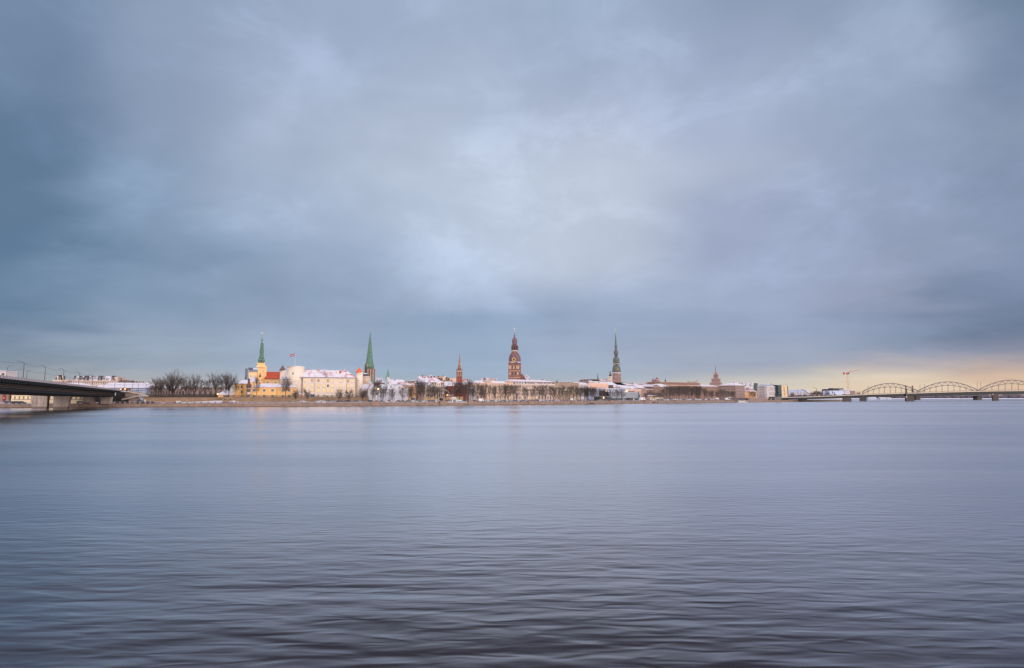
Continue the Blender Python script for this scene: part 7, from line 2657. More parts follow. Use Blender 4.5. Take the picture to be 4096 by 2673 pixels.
# ------------------------------------------------------------------ vehicles
def car_meshes(kind):
    L, H, Wd = {'sedan': (4.5, 1.42, 1.78), 'hatchback': (4.1, 1.48, 1.75), 'estate': (4.6, 1.5, 1.8), 'suv': (4.6, 1.7, 1.86), 'van': (5.2, 2.3, 2.0), 'camper': (6.6, 2.9, 2.2)}[kind]
    h = L / 2
    if kind == 'sedan':
        low = [(-h, .35), (-h, .8), (-h * .55, .93), (h * .42, .92), (h * .93, .74), (h, .55), (h, .3)]
        cab = [(-h * .62, .92), (-h * .38, H), (h * .08, H), (h * .46, .9)]
    elif kind == 'hatchback':
        low = [(-h, .35), (-h * .99, .95), (h * .45, .95), (h * .93, .78), (h, .55), (h, .3)]
        cab = [(-h * .97, .94), (-h * .78, H), (h * .05, H), (h * .5, .93)]
    elif kind == 'estate':
        low = [(-h, .35), (-h * .99, .92), (h * .45, .92), (h * .93, .76), (h, .55), (h, .3)]
        cab = [(-h * .98, .91), (-h * .82, H), (h * .08, H), (h * .48, .9)]
    elif kind == 'suv':
        low = [(-h, .42), (-h * .99, 1.05), (h * .48, 1.05), (h * .93, .92), (h, .65), (h, .36)]
        cab = [(-h * .95, 1.04), (-h * .8, H), (h * .12, H), (h * .5, 1.03)]
    elif kind == 'van':
        low = [(-h, .4), (-h, 1.2), (h * .62, 1.2), (h * .95, .95), (h, .6), (h, .36)]
        cab = [(-h, 1.19), (-h * .98, H), (h * .4, H), (h * .68, 1.18)]
    else:
        low = [(-h, .45), (-h, 1.3), (h * .78, 1.3), (h * .98, 1.0), (h, .6), (h, .4)]
        cab = [(-h, 1.29), (-h * .98, H), (h * .72, H), (h * .85, 1.28)]
    w = Wd / 2
    def slab(mb, prof, w0, w1, zmid, mi=0):
        n = len(prof)
        zs = [p[1] for p in prof]
        lo, hi = min(zs), max(zs)
        def ww(z): return w0 + (w1 - w0) * (z - lo) / (hi - lo)
        a = [(x, -ww(z), z) for x, z in prof]
        b = [(x, ww(z), z) for x, z in prof]
        i = len(mb.v)
        mb.v += a + b
        mb.f.append(tuple(range(i, i + n))[::-1]); mb.f.append(tuple(range(i + n, i + 2 * n)))
        for k in range(n):
            mb.f.append((i + k, i + (k + 1) % n, i + n + (k + 1) % n, i + n + k))
        mb.m += [mi] * (n + 2)
    body = MB(); slab(body, low, w, w * .96, 0); slab(body, cab, w * .95, w * .78, 0)
    win = MB()
    cx = sum(p[0] for p in cab) / 4
    zl, zh = cab[0][1], cab[1][1]
    g = [(cx + (x - cx) * .93, zl + .06 if z < (zl + zh) / 2 else zh - (.12 if kind not in ('van', 'camper') else .9 if kind == 'van' else 1.0)) for x, z in cab]
    if kind in ('van', 'camper'):
        g = [(h * .25, g[0][1] + .1), (h * .25, g[1][1] + .35), (h * .42, g[1][1] + .35), (h * .6, g[0][1] + .1)]
    for sgn in (-1, 1):
        def wy(z): return sgn * (w * .95 + (w * .78 - w * .95) * (z - zl) / (zh - zl) + .012)
        q = [(x, wy(z), z) for x, z in g]
        win.poly(q if sgn < 0 else q[::-1])
    (x0, z0), (x1, z1) = cab[3], cab[2]
    e = .02
    win.poly([(x0 + e, -w * .86, z0 + .05), (x0 + e, w * .86, z0 + .05), (x1 + e + .04, w * .74, z1 - .08), (x1 + e + .04, -w * .74, z1 - .08)])
    snow = MB()
    snow.box(cab[1][0] + .1, cab[2][0] - .05, -w * .74, w * .74, H + .002, H + .07)
    snow.box(h * .5 if kind not in ('van', 'camper') else h * .8, h * .9, -w * .8, w * .8, low[-3][1] + .06, low[-3][1] + .13)
    wh = MB()
    n = 12
    wh.tube((0, -.1, 0), (0, .1, 0), .33, .33, n)
    hl = MB(); hl.box(-.03, .03, -.2, .2, -.08, .08)
    return dict(body=body, win=win, snow=snow, wheel=wh.mesh('wheel', M_BLACK), light=hl, L=L, w=w, h=h, zl=low[-2][1] + .12)


CK = {k_: car_meshes(k_) for k_ in ('sedan', 'hatchback', 'estate', 'suv', 'van', 'camper')}
CC = {'white': rgb(222, 222, 228), 'silver': rgb(168, 172, 180), 'black': rgb(26, 28, 34), 'dark grey': rgb(64, 68, 76), 'navy': rgb(30, 40, 62), 'dark red': rgb(120, 30, 40),
      'red': rgb(170, 36, 44), 'dark green': rgb(28, 62, 52), 'green': rgb(40, 110, 84), 'blue': rgb(44, 96, 140), 'teal': rgb(40, 74, 84)}
CM = {}
for k_, v_ in CC.items():
    CM[k_] = plain('car_paint_' + k_.replace(' ', '_'), v_, 0.3, 0, 0.04)
M_HEAD = plain('headlamp_glass', rgb(190, 190, 190), 0.2)
cmesh = {}


def car(u, colour, kind='hatchback', off=9.0, rev=False, lit=False, snow=True, label=None, yaw=0.0):
    p = plan(u, off)
    z0 = gz(off, p[0]) + 0.03
    K = CK[kind]
    key = (kind, colour)
    if key not in cmesh:
        cmesh[key] = K['body'].mesh('car_body', CM[colour])
    if kind not in cmesh:
        cmesh[kind] = (K['win'].mesh('car_window', G_DARK), K['snow'].mesh('car_snow', M_SNOW), K['light'].mesh('headlight', M_HEAD), K['light'].mesh('headlight_lit', M_LAMPW))
    wn, sn, hl, hll = cmesh[kind]
    r = bpy.data.objects.new('parked_car' if kind not in ('van', 'camper') else ('parked_van' if kind == 'van' else 'camper_van'), None)
    COL.objects.link(r)
    r.location = (p[0], p[1], z0)
    r.rotation_euler = (0, 0, qdir(p[0]) + (math.pi if rev else 0) + yaw)
    lm = landmark(u)
    if label is None:
        label = '%s %s %s %s' % (nth((colour, kind, lm)), colour, kind, lm)
        label = label if cnt[(colour, kind, lm)] else '%s %s parked %s, leftmost such one' % (colour, kind, lm)
        if cnt[(colour, kind, lm)]:
            label = label + ' counted from left'
    tag(r, label, 'car' if kind not in ('van', 'camper') else 'van', 'vehicles standing along the quay road')
    link('body', cmesh[key], r)
    link('window', wn, r)
    if snow:
        link('snow_cover', sn, r)
    for sx_ in (-1, 1):
        for sy in (-1, 1):
            link('wheel', K['wheel'], r, (sx_ * K['h'] * .62, sy * (K['w'] - .1), .33))
    for sy in (-1, 1):
        link('headlight', hll if lit else hl, r, (K['h'] + .01, sy * K['w'] * .68, K['zl']))
    return r


def row(zf, lst):
    for it in lst:
        x, colour, kind = it[0], it[1], it[2]
        off = it[3] if len(it) > 3 else 9.5
        u = zf(x, 0)[0]
        car(u, colour, kind, off, rev=random.random() < 0.4, lit=(len(it) > 4), snow=colour in ('white', 'silver') or random.random() < 0.7)


car(zB(1742, 0)[0], 'white', 'sedan', 12, label='white car driving under the retaining wall left of the yellow castle range')
car(zC(1705, 0)[0], 'white', 'sedan', 12, label='white car driving beneath the white round tower')
row(zD, [(440, 'white', 'estate'), (530, 'white', 'estate', 8), (620, 'navy', 'hatchback', 11), (680, 'silver', 'sedan'), (735, 'white', 'hatchback', 12), (768, 'dark red', 'hatchback'), (850, 'dark green', 'estate'), (940, 'navy', 'suv'),
         (1100, 'green', 'hatchback'), (1185, 'silver', 'sedan'), (1395, 'black', 'suv'), (1485, 'dark grey', 'sedan'), (1565, 'teal', 'sedan'), (1655, 'white', 'sedan'), (1722, 'dark red', 'hatchback'), (1800, 'white', 'hatchback'), (1880, 'dark red', 'estate'), (1965, 'dark green', 'sedan'), (2085, 'black', 'hatchback')])
row(zE, [(540, 'white', 'estate'), (622, 'green', 'hatchback'), (715, 'white', 'sedan'), (790, 'black', 'sedan', 10.5), (855, 'black', 'estate'), (925, 'white', 'hatchback'), (945, 'white', 'suv', 15), (1355, 'white', 'suv', 16), (1440, 'black', 'sedan', 16),
         (1655, 'black', 'estate'), (1645, 'white', 'hatchback', 15), (1755, 'white', 'van', 11)])
row(zF, [(225, 'white', 'hatchback', 8), (235, 'black', 'estate', 14), (310, 'dark grey', 'sedan'), (375, 'white', 'hatchback', 8), (425, 'white', 'suv', 14), (510, 'dark grey', 'estate'), (580, 'white', 'suv', 12), (650, 'silver', 'hatchback'), (720, 'navy', 'estate'), (795, 'white', 'hatchback', 12), (865, 'navy', 'sedan', 8.5),
         (930, 'silver', 'hatchback', 13), (1005, 'dark grey', 'estate'), (1085, 'navy', 'sedan', 8.5), (1140, 'dark green', 'hatchback', 13), (1210, 'white', 'sedan'), (1300, 'silver', 'sedan', 12), (1365, 'silver', 'hatchback', 9), (1430, 'red', 'hatchback'), (1500, 'white', 'sedan', 10),
         (1560, 'silver', 'hatchback', 13), (1630, 'red', 'estate'), (1695, 'dark green', 'sedan', 8.5), (1750, 'white', 'van', 14), (1815, 'white', 'hatchback'), (1895, 'black', 'sedan'), (1990, 'silver', 'sedan'), (2095, 'black', 'sedan'), (2175, 'black', 'estate')])
row(zG, [(55, 'black', 'sedan'), (140, 'silver', 'hatchback'), (190, 'silver', 'sedan', 11), (250, 'black', 'sedan'), (345, 'black', 'estate'), (450, 'silver', 'sedan'), (510, 'navy', 'hatchback', 11), (570, 'black', 'sedan'), (640, 'black', 'hatchback', 10), (725, 'black', 'estate'),
         (925, 'dark grey', 'sedan', 16, 1), (1230, 'white', 'camper', 16), (1340, 'dark grey', 'hatchback', 8), (1450, 'white', 'sedan', 8), (1500, 'dark grey', 'hatchback', 14), (1590, 'dark grey', 'estate'), (1670, 'white', 'estate', 12), (1755, 'blue', 'sedan', 10), (1845, 'white', 'suv', 14, 1), (1915, 'silver', 'hatchback', 9), (2000, 'white', 'hatchback', 14, 1), (2080, 'white', 'sedan', 9), (2170, 'dark grey', 'hatchback', 11), (2230, 'white', 'suv', 14, 1)])
row(zH, [(100, 'white', 'hatchback'), (150, 'dark grey', 'hatchback', 13), (205, 'silver', 'estate'), (275, 'white', 'sedan', 9), (350, 'dark grey', 'sedan', 11), (430, 'white', 'suv', 14, 1), (480, 'white', 'sedan', 9), (525, 'dark red', 'hatchback', 9), (600, 'white', 'estate', 13, 1), (655, 'black', 'hatchback', 9), (700, 'white', 'sedan', 9), (735, 'silver', 'suv', 16, 1), (780, 'red', 'hatchback', 8), (800, 'white', 'van', 16),
         (860, 'dark red', 'sedan', 9), (910, 'dark green', 'suv', 14), (980, 'white', 'van', 12), (1040, 'white', 'sedan', 9, 1), (1110, 'white', 'hatchback', 18, 1), (1250, 'silver', 'hatchback', 20)])
# coach near the slanted end
def truck(u, off, label, name, cat, boxc, cabc, L=8.0, H=2.9):
    p = plan(u, off); z0 = gz(off, p[0])
    th = Thing(name, label, cat, (p[0], p[1], z0), None)
    f = Fr(p, (p[0] + math.cos(qdir(p[0])), p[1] + math.sin(qdir(p[0]))))
    mb = MB(); f.lbox(mb, -L / 2, L / 2 - 2.1, -1.2, 1.2, z0 + .7, z0 + H); th.part('cargo_body', mb, boxc)
    mb = MB(); a, c = L / 2 - 2.0, L / 2
    W = f.W
    mb.hexa([W(a, -1.1, z0 + .5), W(c, -1.1, z0 + .5), W(c, 1.1, z0 + .5), W(a, 1.1, z0 + .5)], [W(a, -1.05, z0 + 2.5), W(c - .5, -1.05, z0 + 2.5), W(c - .5, 1.05, z0 + 2.5), W(a, 1.05, z0 + 2.5)])
    q = th.part('cab', mb, cabc)
    mb = MB(); f.lbox(mb, a + .3, c - .7, -1.13, -1.101, z0 + 1.5, z0 + 2.25); th.part('window', mb, G_DARK, parent=q)
    for x in (-L / 2 + 1.2, L / 2 - 1.2):
        for y in (-1.0, 1.0):
            mb = MB(); c0 = W(x, y - .12, z0 + .45); c1 = W(x, y + .12, z0 + .45); mb.tube(c0, c1, .45, .45, 12); th.part('wheel', mb, M_BLACK)
    mb = MB(); f.lbox(mb, -L / 2, L / 2 - 2.1, -1.2, 1.2, z0 + H + .002, z0 + H + .1); th.part('snow_cover', mb, M_SNOW)
truck(zG(1020, 0)[0], 8, 'black delivery truck with small white cab before the striped glass hall', 'delivery_truck', 'truck', plain('truck_black', rgb(34, 36, 44)), M_FRAME, 7.5, 2.7)
truck(zH(1040, 0)[0], 24, 'pale box truck near the corner office building', 'delivery_truck', 'truck', P_PALE, P_PALE, 8, 3)

# white banners / hoarding with yellow sign
f = Fr(plan(zG(1365, 0)[0], 18), plan(zG(1620, 0)[0], 18))
th = Thing('site_hoarding', 'long cream hoarding with a yellow board below the pedimented building', 'hoarding', (*f.P0, 2.3))
mb = MB(); f.box(mb, *[zG(x, 0)[0] for x in (1368, 1615)], zG(0, 1320)[1], zG(0, 1372)[1], 0, 0.15); th.part('panels', mb, plaster('hoarding_cream', rgb(214, 200, 184)))
mb = MB(); f.box(mb, *[zG(x, 0)[0] for x in (1400, 1440)], zG(0, 1310)[1], zG(0, 1340)[1], -0.15, -0.01); th.part('board', mb, plain('yellow_board', rgb(216, 168, 60)))
mb = MB(); f.box(mb, *[zG(x, 0)[0] for x in (1340, 1490)], zG(0, 1284)[1], zG(0, 1302)[1], 0.8, 4); th.part('shelter_roof', mb, M_SNOW)

# small white pavilion on the quay
u0, u1 = zK(1752, 0)[0], zK(1935, 0)[0]
f = Fr(plan(u0, 2.2), plan(u1, 2.2))
th = Thing('white_pavilion', 'small white gabled glass pavilion on the quay edge below the red brick church', 'pavilion', (*f.P0, 2.0))
zb_ = 2.0
ze = f.loc(u0, zK(0, 1185)[1])[1]; zr = f.loc(u0, zK(0, 1120)[1])[1]
L_ = f.L
mb = MB()
for x in (0.15, L_ - 0.15):
    for y in (0.15, 2.6):
        f.lbox(mb, x - .18, x + .18, y - .18, y + .18, zb_, ze)
f.lbox(mb, 0, L_, 0, 0.25, ze - 0.7, ze); f.lbox(mb, 0.33, 0.75, 0.05, 0.2, zb_, ze - .7); f.lbox(mb, L_ - .75, L_ - .33, 0.05, 0.2, zb_, ze - .7)
th.part('frame', mb, M_FRAME)
mb = MB(); f.lbox(mb, 0.75, L_ - .75, 0.1, 0.16, zb_, ze - .7); th.part('glass', mb, G_BLUE)
mb = MB(); f.gable(mb, 0, L_, 0, 2.8, ze, zr, 0.3, False, 0, 1); th.part('roof', mb, [M_SNOW, M_FRAME])

# quay ramp of snow right of the pavilion
f = Fr(plan(1827, 1.0), plan(1874, 1.0))
mb = MB(); W = f.W
mb.hexa([W(0, 0, 1.9), W(f.L, 0, 1.9), W(f.L, 5, 1.9), W(0, 5, 1.9)], [W(0, 0, 2.5), W(f.L, 0, 2.05), W(f.L, 5, 2.1), W(0, 5, 2.7)])
tag(link('snow_heap', mb.mesh('snow_heap', M_SNOW)), 'snow heap right of the small white pavilion', 'snow heap')

# boom lift with white arm
f = Fr(plan(zK(1370, 0)[0], 24), plan(zK(1790, 0)[0], 24))
th = Thing('boom_lift', 'white boom lift with long slanting arm before the red brick church', 'boom lift', (*f.P0, 2.6))
mb = MB(); f.bar(mb, zK(1475, 820), zK(1672, 985), 0.5, 0, 0.5); f.bar(mb, zK(1380, 980), zK(1425, 830), 0.35, 0.1, 0.5); th.part('arm', mb, M_FRAME)
mb = MB(); f.box(mb, *[zK(x, 0)[0] for x in (1560, 1790)], zK(0, 1020)[1], zK(0, 1095)[1], 0, 2.2); th.part('body', mb, M_FRAME)
mb = MB(); f.box(mb, *[zK(x, 0)[0] for x in (1690, 1780)], zK(0, 1030)[1], zK(0, 1060)[1], -0.08, -0.01); th.part('window', mb, G_DARK)
mb = MB(); f.box(mb, *[zK(x, 0)[0] for x in (1525, 1562)], zK(0, 1020)[1], zK(0, 1058)[1], -0.5, -0.1); th.part('beacon', mb, M_LAMP)
for x in (1590, 1750):
    c = f.W(f.loc(zK(x, 0)[0], 1586)[0], 0, f.loc(zK(x, 0)[0], zK(0, 1100)[1])[1])
    mb = MB(); mb.tube((c[0], c[1] - .1, c[2]), (c[0], c[1] + .3, c[2]), 0.5, 0.5, 12); th.part('wheel', mb, M_BLACK)
# low yellow garden wall behind the road
f = Fr(plan(1700, 22), plan(1852, 22))
th = Thing('street_wall', 'low ochre wall behind the quay road left and right of the white pavilion', 'wall', (*f.P0, 2.5))
mb = MB(); f.box(mb, 1697, 1778, 1588.5, 1601, 0, 0.5); f.box(mb, 1782, 1852, 1587.5, 1600, 0.5, 1.0); th.part('wall', mb, plaster('ochre_wall', rgb(186, 158, 122)))
mb = MB(); f.box(mb, 1697, 1778, 1587.6, 1588.4, -0.1, 0.6); th.part('coping', mb, P_GREYB)
# blue container and dark kiosk
def boxthing(name, label, cat, u0, u1, v0, v1, off, mat, depth=2.4, top=M_SNOW, doors=2):
    f = Fr(plan(u0, off), plan(u1, off))
    th = Thing(name, label, cat, (*f.P0, 2.3))
    mb = MB(); f.box(mb, u0, u1, v0, v1, 0, depth); th.part('body', mb, mat)
    z_ = f.loc(u0, v0)[1]; mb = MB(); f.lbox(mb, -.15, f.L + .15, -.15, depth + .15, z_ + .002, z_ + .16); th.part('roof', mb, top)
    for i in range(doors):
        mb = MB(); x = f.L * (i + .5) / doors
        f.lbox(mb, x - f.L * .3 / doors, x + f.L * .3 / doors, -.06, -.002, z_ - 2.0, z_ - .35); th.part('door' if i else 'window', mb, G_DARK)
boxthing('blue_container', 'small blue container behind the parked cars left of the mansion', 'container', zK(145, 0)[0], zK(222, 0)[0], 1592, 1601, 14, plain('container_blue', rgb(28, 92, 132)))
boxthing('dark_kiosk', 'dark kiosk with snow on its roof left of the boom lift', 'kiosk', zK(1285, 0)[0], zK(1375, 0)[0], 1592.5, 1603, 12, plain('kiosk_dark', rgb(40, 48, 58)))
boxthing('long_low_shed', 'long dark low boat shed roof beside the moored white boat', 'shed', zH(1075, 0)[0], zH(1425, 0)[0], 1594, 1600, 12, plain('shed_dark', rgb(66, 56, 60)), 5, plain('shed_roof', rgb(70, 54, 60)), 6)

# street lamps
for x_, y_, zf, off, l in ((1250, 1240, zG, 8, 'thin grey lamp post right of the slanted glass end'), (1580, 1230, zG, 14, 'thin lamp post before the pedimented building'), (1672, 1230, zG, 14, 'thin lamp post right of the pedimented front'), (2085, 1230, zG, 12, 'thin lamp post in the dense trees, leftmost'),
                           (70, 885, zH, 12, 'thin lamp post in the dense trees before the brown office block'), (275, 900, zH, 12, 'thin lamp post amid the dense trees, right half'), (990, 850, zH, 12, 'tall pale lamp post before the corner office building'), (1290, 870, zH, 20, 'thin lamp post before the orange yellow house'),
                           (1600, 915, zH, 14, 'thin lamp post before the slit window block'), (1925, 1165, zK, 16, 'dark lamp post behind the small white pavilion'), (1490, 1150, zE, 16, 'lamp post left of the long cream block')):
    if zf is zK:
        u, v = zK(1925, 790)
    else:
        u, v = zf(x_, y_)
    p = plan(u, off)
    b0 = (p[0], p[1], gz(off, p[0]))
    th = Thing('street_lamp', l, 'street lamp', b0, 'street lamps along the quay road')
    zt = pt(u, v, p[1])[2]
    mb = MB(); mb.tube(b0, (b0[0], b0[1], zt), 0.14, 0.09, 8); th.part('pole', mb, M_STEELGREY if 'dark' not in l else M_DARK)
    mb = MB(); mb.box(b0[0] - .5, b0[0] + .5, b0[1] - .15, b0[1] + .15, zt + .001, zt + .18); th.part('lamp_head', mb, M_FRAME)
for u, v, off, l in ((zD(1519, 0)[0], zD(0, 1170)[1], 16, 'glowing orange street lamp in the tall tree beneath the teal church'), (zG(575, 0)[0], zG(0, 1210)[1], 20, 'glowing lamp at the top of the dark sloping block')):
    p = plan(u, off); zt = pt(u, v, p[1])[2]
    th = Thing('lit_street_lamp', l, 'street lamp', (p[0], p[1], gz(off)))
    mb = MB(); mb.tube((p[0], p[1], gz(off)), (p[0], p[1], zt - .4), 0.12, 0.09, 6); th.part('pole', mb, M_DARK)
    mb = MB(); mb.lathe((p[0], p[1]), [(.15, zt - .45), (.5, zt - .2), (.55, zt + .2), (.1, zt + .5)], 10); th.part('lamp', mb, M_LAMP)
# lamp posts on the road bridge
for u, vt, l in ((3192, 1557, 'first thin mast on the road bridge'), (3204, 1566, 'second thin mast on the road bridge'), (3218, 1566, 'third thin mast on the road bridge'), (3285, 1560, 'thin mast left of the far white shed'), (3377, 1556, 'thin mast left of the crane'), (3402, 1560, 'thin mast right of the crane')):
    Y = curve_pts(YB, u) + 2
    mast(u, curve_pts(VT, u), vt, 0, Y, l, 0.22, group='thin masts on the road bridge')
mast(3267.5, curve_pts(VT, 3267), 1552, -4.0, curve_pts(YB, 3267) + 3, 'tall lamp post with long arm on the road bridge', 0.3, group=None)
# traffic lights
for u, v, off, m_, l in ((zK(1605, 0)[0], zK(0, 1150)[1], 14, M_REDL, 'traffic light glowing red left of the small white pavilion'), (zA(70, 0)[0], zA(0, 770)[1], 3, M_REDL, 'red traffic light under the left bridge')):
    p = plan(u, off); zt = pt(u, v, p[1])[2]
    th = Thing('traffic_light', l, 'traffic light', (p[0], p[1], gz(off)))
    mb = MB(); mb.tube((p[0], p[1], gz(off)), (p[0], p[1], zt - .5), 0.08, 0.08, 6); th.part('pole', mb, M_DARK)
    mb = MB(); mb.box(p[0] - .25, p[0] + .25, p[1] - .15, p[1] + .15, zt - .7, zt + .6); th.part('housing', mb, M_BLACK)
    mb = MB(); mb.tube((p[0], p[1] - .2, zt + .15), (p[0], p[1] - .16, zt + .15), .3, .3, 12); th.part('red_lamp', mb, m_)

# tyres hung on the quay wall
for u, v, l in ((zF(2085, 0)[0], 1614.2, 'left one of three black tyres on the quay wall'), (zF(2120, 0)[0], 1614.0, 'middle one of three black tyres on the quay wall'), (zF(2157, 0)[0], 1613.8, 'right one of three black tyres on the quay wall'),
                (zG(1425, 0)[0], 1611.5, 'black tyre on the quay wall below the pedimented building, left'), (zG(1445, 0)[0], 1609.5, 'black tyre hung higher on the quay wall below the pediment'), (zG(1500, 0)[0], 1611.5, 'black tyre on the quay wall below the pediment, right'), (zG(1100, 0)[0], 1613.3, 'black tyre near the water below the striped glass hall'),
                (zE(1580, 0)[0], 1617, 'black tyre on the wall below the block right of the pavilion')):
    p = plan(u, -0.25, 1612)
    z_ = max(0.45, pt(u, v, p[1])[2])
    mb = MB()
    n, m2 = 18, 8
    an = qdir(p[0])
    for i in range(n):
        for j in range(m2):
            def tp(i, j):
                a, c = 6.2832 * i / n, 6.2832 * j / m2
                r = .42 + .17 * math.cos(c)
                lx, ly_, lz = r * math.cos(a), .17 * math.sin(c), r * math.sin(a)
                return (p[0] + lx * math.cos(an) - ly_ * math.sin(an), p[1] + lx * math.sin(an) + ly_ * math.cos(an), z_ + lz)
            mb.poly([tp(i, j), tp(i + 1, j), tp(i + 1, j + 1), tp(i, j + 1)])
    o = link('fender_tyre', mb.mesh('fender_tyre', M_BLACK, (p[0], p[1], z_)))
    o.location = (p[0], p[1], z_)
    tag(o, l, 'tyre', 'tyres hung on the quay wall')

# moored boat
f = Fr(plan(2953, -4.5, 1609), plan(3000, -4.5, 1609))
th = Thing('moored_boat', 'low white motor boat moored at the quay near the road bridge', 'boat', (*f.P0, 0))
mb = MB(); W = f.W; L_ = f.L
ringb = [(1.0, 0), (L_ * .82, 0), (L_ - 1.4, 1.5), (L_ * .82, 3.0), (1.0, 3.0), (.4, 1.5)]
ringt = [(0, -.3), (L_ * .85, -.3), (L_, 1.5), (L_ * .85, 3.3), (0, 3.3), (-.2, 1.5)]
mb.hexa([W(x, y, -.3) for x, y in ringb], [W(x, y, 1.1) for x, y in ringt]); th.part('hull', mb, M_FRAME)
mb = MB(); f.lbox(mb, L_ * .15, L_ * .6, .4, 2.6, 1.101, 2.3); q = th.part('cabin', mb, M_FRAME)
mb = MB(); f.lbox(mb, L_ * .18, L_ * .57, .35, .39, 1.5, 2.0); th.part('window', mb, G_DARK, parent=q)
mb = MB(); f.lbox(mb, L_ * .1, L_ * .65, .2, 2.8, 2.301, 2.42); th.part('snow_cover', mb, M_SNOW, parent=q)
mb = MB(); f.lbox(mb, L_ * .62, L_ * .95, -.32, -.31, .5, .9); th.part('stripe', mb, R_BROWN)

# people
def person(u, off, label, top, legs=None, hat=(0.05, 0.04, 0.04, 1), walk=0.25, yaw=0.0, z0=None):
    p = plan(u, off)
    z = (gz(off, p[0]) if z0 is None else z0) + 0.04
    vs = [(0, 0, .95), (0, 0, 1.15), (0, 0, 1.4), (0, 0, 1.5), (0, .0, 1.62), (0, 0, 1.74),
          (.1, 0, .9), (.12, walk * .5, .5), (.12, walk, .08), (.12, walk + .12, .03),
          (-.1, 0, .9), (-.12, -walk * .4, .5), (-.12, -walk, .08), (-.12, -walk + .12, .03),
          (.2, 0, 1.4), (.27, -walk * .3, 1.12), (.28, -walk * .1, .86),
          (-.2, 0, 1.4), (-.27, walk * .3, 1.12), (-.28, walk * .4, .86)]
    ed = [(0, 1), (1, 2), (2, 3), (3, 4), (4, 5), (0, 6), (6, 7), (7, 8), (8, 9), (0, 10), (10, 11), (11, 12), (12, 13), (2, 14), (14, 15), (15, 16), (2, 17), (17, 18), (18, 19)]
    rad = [.16, .17, .16, .07, .1, .09, .1, .075, .05, .05, .1, .075, .05, .05, .08, .055, .04, .08, .055, .04]
    me = bpy.data.meshes.new('person')
    me.from_pydata(vs, ed, [])
    o = bpy.data.objects.new('person', me)
    COL.objects.link(o)
    o.location = (p[0], p[1], z)
    o.rotation_euler = (0, 0, yaw)
    md = o.modifiers.new('skin', 'SKIN')
    for i, r in enumerate(rad):
        me.skin_vertices[0].data[i].radius = (r, r)
    me.skin_vertices[0].data[0].use_root = True
    o.modifiers.new('sub', 'SUBSURF').levels = 1
    m, t, b_ = base_mat('clothing', 0.85)
    g = t.new('ShaderNodeTexCoord')
    sx = t.new('ShaderNodeSeparateXYZ'); t.link(g.outputs['Object'], sx.inputs[0])
    a = t.mix(t.math('GREATER_THAN', sx.outputs[2], 0.92), legs or (0.03, 0.03, 0.04, 1), top)
    a = t.mix(t.math('GREATER_THAN', sx.outputs[2], 1.5), a, (0.55, 0.36, 0.28, 1))
    a = t.mix(t.math('GREATER_THAN', sx.outputs[2], 1.7), a, hat)
    t.link(a, b_.inputs['Base Color'])
    me.materials.append(m)
    tag(o, label, 'person')
person(zC(1520, 0)[0], 3.4, 'person in a bright green jacket walking on the quay below the kiosk', rgb(70, 190, 110))
person(zC(1470, 0)[0], 3.4, 'person in dark clothes walking left of the one in green', rgb(70, 66, 84), yaw=1.2)
person(zK(1548, 0)[0], 4, 'person in dark clothes standing left of the small white pavilion', rgb(34, 32, 44))
person(zM(1205, 0)[0], 12, 'lone dark figure standing before the striped glass hall', rgb(40, 44, 60))
person(zB(762, 0)[0], 3.4, 'person in a red jacket beside a dark scooter below the park trees', rgb(190, 40, 44))
# scooter beside the red person
u = zB(790, 0)[0]
p = plan(u, 3.4)
th = Thing('dark_scooter', 'dark scooter standing beside the person in red', 'scooter', (p[0], p[1], 2.05))
mb = MB(); mb.hexa([(p[0] - .7, p[1] - .15, 2.35), (p[0] + .6, p[1] - .15, 2.35), (p[0] + .6, p[1] + .15, 2.35), (p[0] - .7, p[1] + .15, 2.35)], [(p[0] - .8, p[1] - .13, 2.85), (p[0] + .1, p[1] - .13, 2.8), (p[0] + .1, p[1] + .13, 2.8), (p[0] - .8, p[1] + .13, 2.85)]); th.part('body', mb, M_BLACK)
mb = MB(); mb.tube((p[0] + .6, p[1], 2.3), (p[0] + .4, p[1], 3.15), .05, .04, 6); mb.tube((p[0] + .4, p[1] - .3, 3.15), (p[0] + .4, p[1] + .3, 3.15), .03, .03, 6); th.part('handlebar', mb, M_DARK)
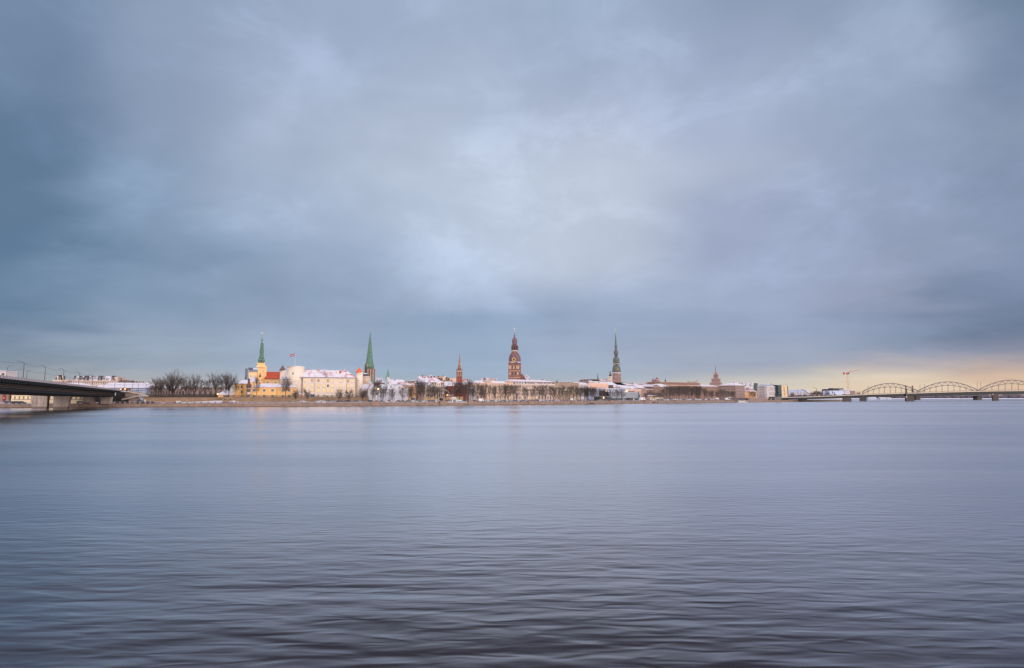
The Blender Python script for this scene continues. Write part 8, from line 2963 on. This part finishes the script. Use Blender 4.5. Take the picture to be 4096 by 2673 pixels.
for x in (-.55, .65):
    mb = MB(); mb.tube((p[0] + x, p[1] - .06, 2.3), (p[0] + x, p[1] + .06, 2.3), .26, .26, 12); th.part('wheel', mb, M_BLACK)
# grey box van / cabinet and sign by the garden wall
for u, v0, v1, l, nme, mt in ((zB(850, 0)[0], zB(0, 1205)[1], zB(0, 1238)[1], 'white notice board on the quay lawn below the park trees', 'notice_board', M_FRAME), (zB(322, 0)[0], zB(0, 1185)[1], zB(0, 1225)[1], 'small white sign with red mark right of the bridge stairway', 'road_sign', M_FRAME)):
    p = plan(u, 3.6); f = Fr(p, (p[0] + 1, p[1] + qdir(p[0])))
    th = Thing(nme, l, 'sign', (p[0], p[1], 2))
    zt = pt(u, v0, p[1])[2]; zc_ = pt(u, v1 - 2, p[1])[2]
    wd = 0.75 if 'road' in nme else 2.4
    mb = MB(); f.lbox(mb, -wd / 2, wd / 2, 0, .06, max(zc_, zt - 1.2), zt); th.part('board', mb, mt)
    mb = MB(); f.lbox(mb, -.05, .05, .061, .14, 2.0, zt); th.part('pole', mb, M_STEELGREY)
# snowy slope behind the quay railing, left
f = Fr(plan(665, 12), plan(887, 12))
mb = MB(); W = f.W
mb.hexa([W(0, 0, 2.1), W(f.L, 0, 2.1), W(f.L, 7, 2.1), W(0, 7, 2.1)], [W(4, 1.5, 2.3), W(f.L, 1.5, 2.9), W(f.L, 7, 3.7), W(4, 7, 2.5)])
tag(link('snow_bank', mb.mesh('snow_bank', M_SNOW)), 'snowy slope rising toward the retaining wall', kind='structure')
# cars and snow under the left bridge
car(zA(275, 0)[0], 'black', 'estate', 6, label='black car parked before the cream house under the left bridge')
car(zA(355, 0)[0], 'navy', 'hatchback', 6, label='navy car right of the black one under the left bridge')
car(zA(155, 0)[0], 'dark grey', 'hatchback', 12, label='dark grey car left of the cream house under the bridge')
car(zB(415, 0)[0], 'dark grey', 'hatchback', 3.5, label='dark grey car parked right of the bridge stairway')
car(zA(1290, 0)[0], 'silver', 'hatchback', 4, label='silver car half hidden behind the quay piers of the left bridge')
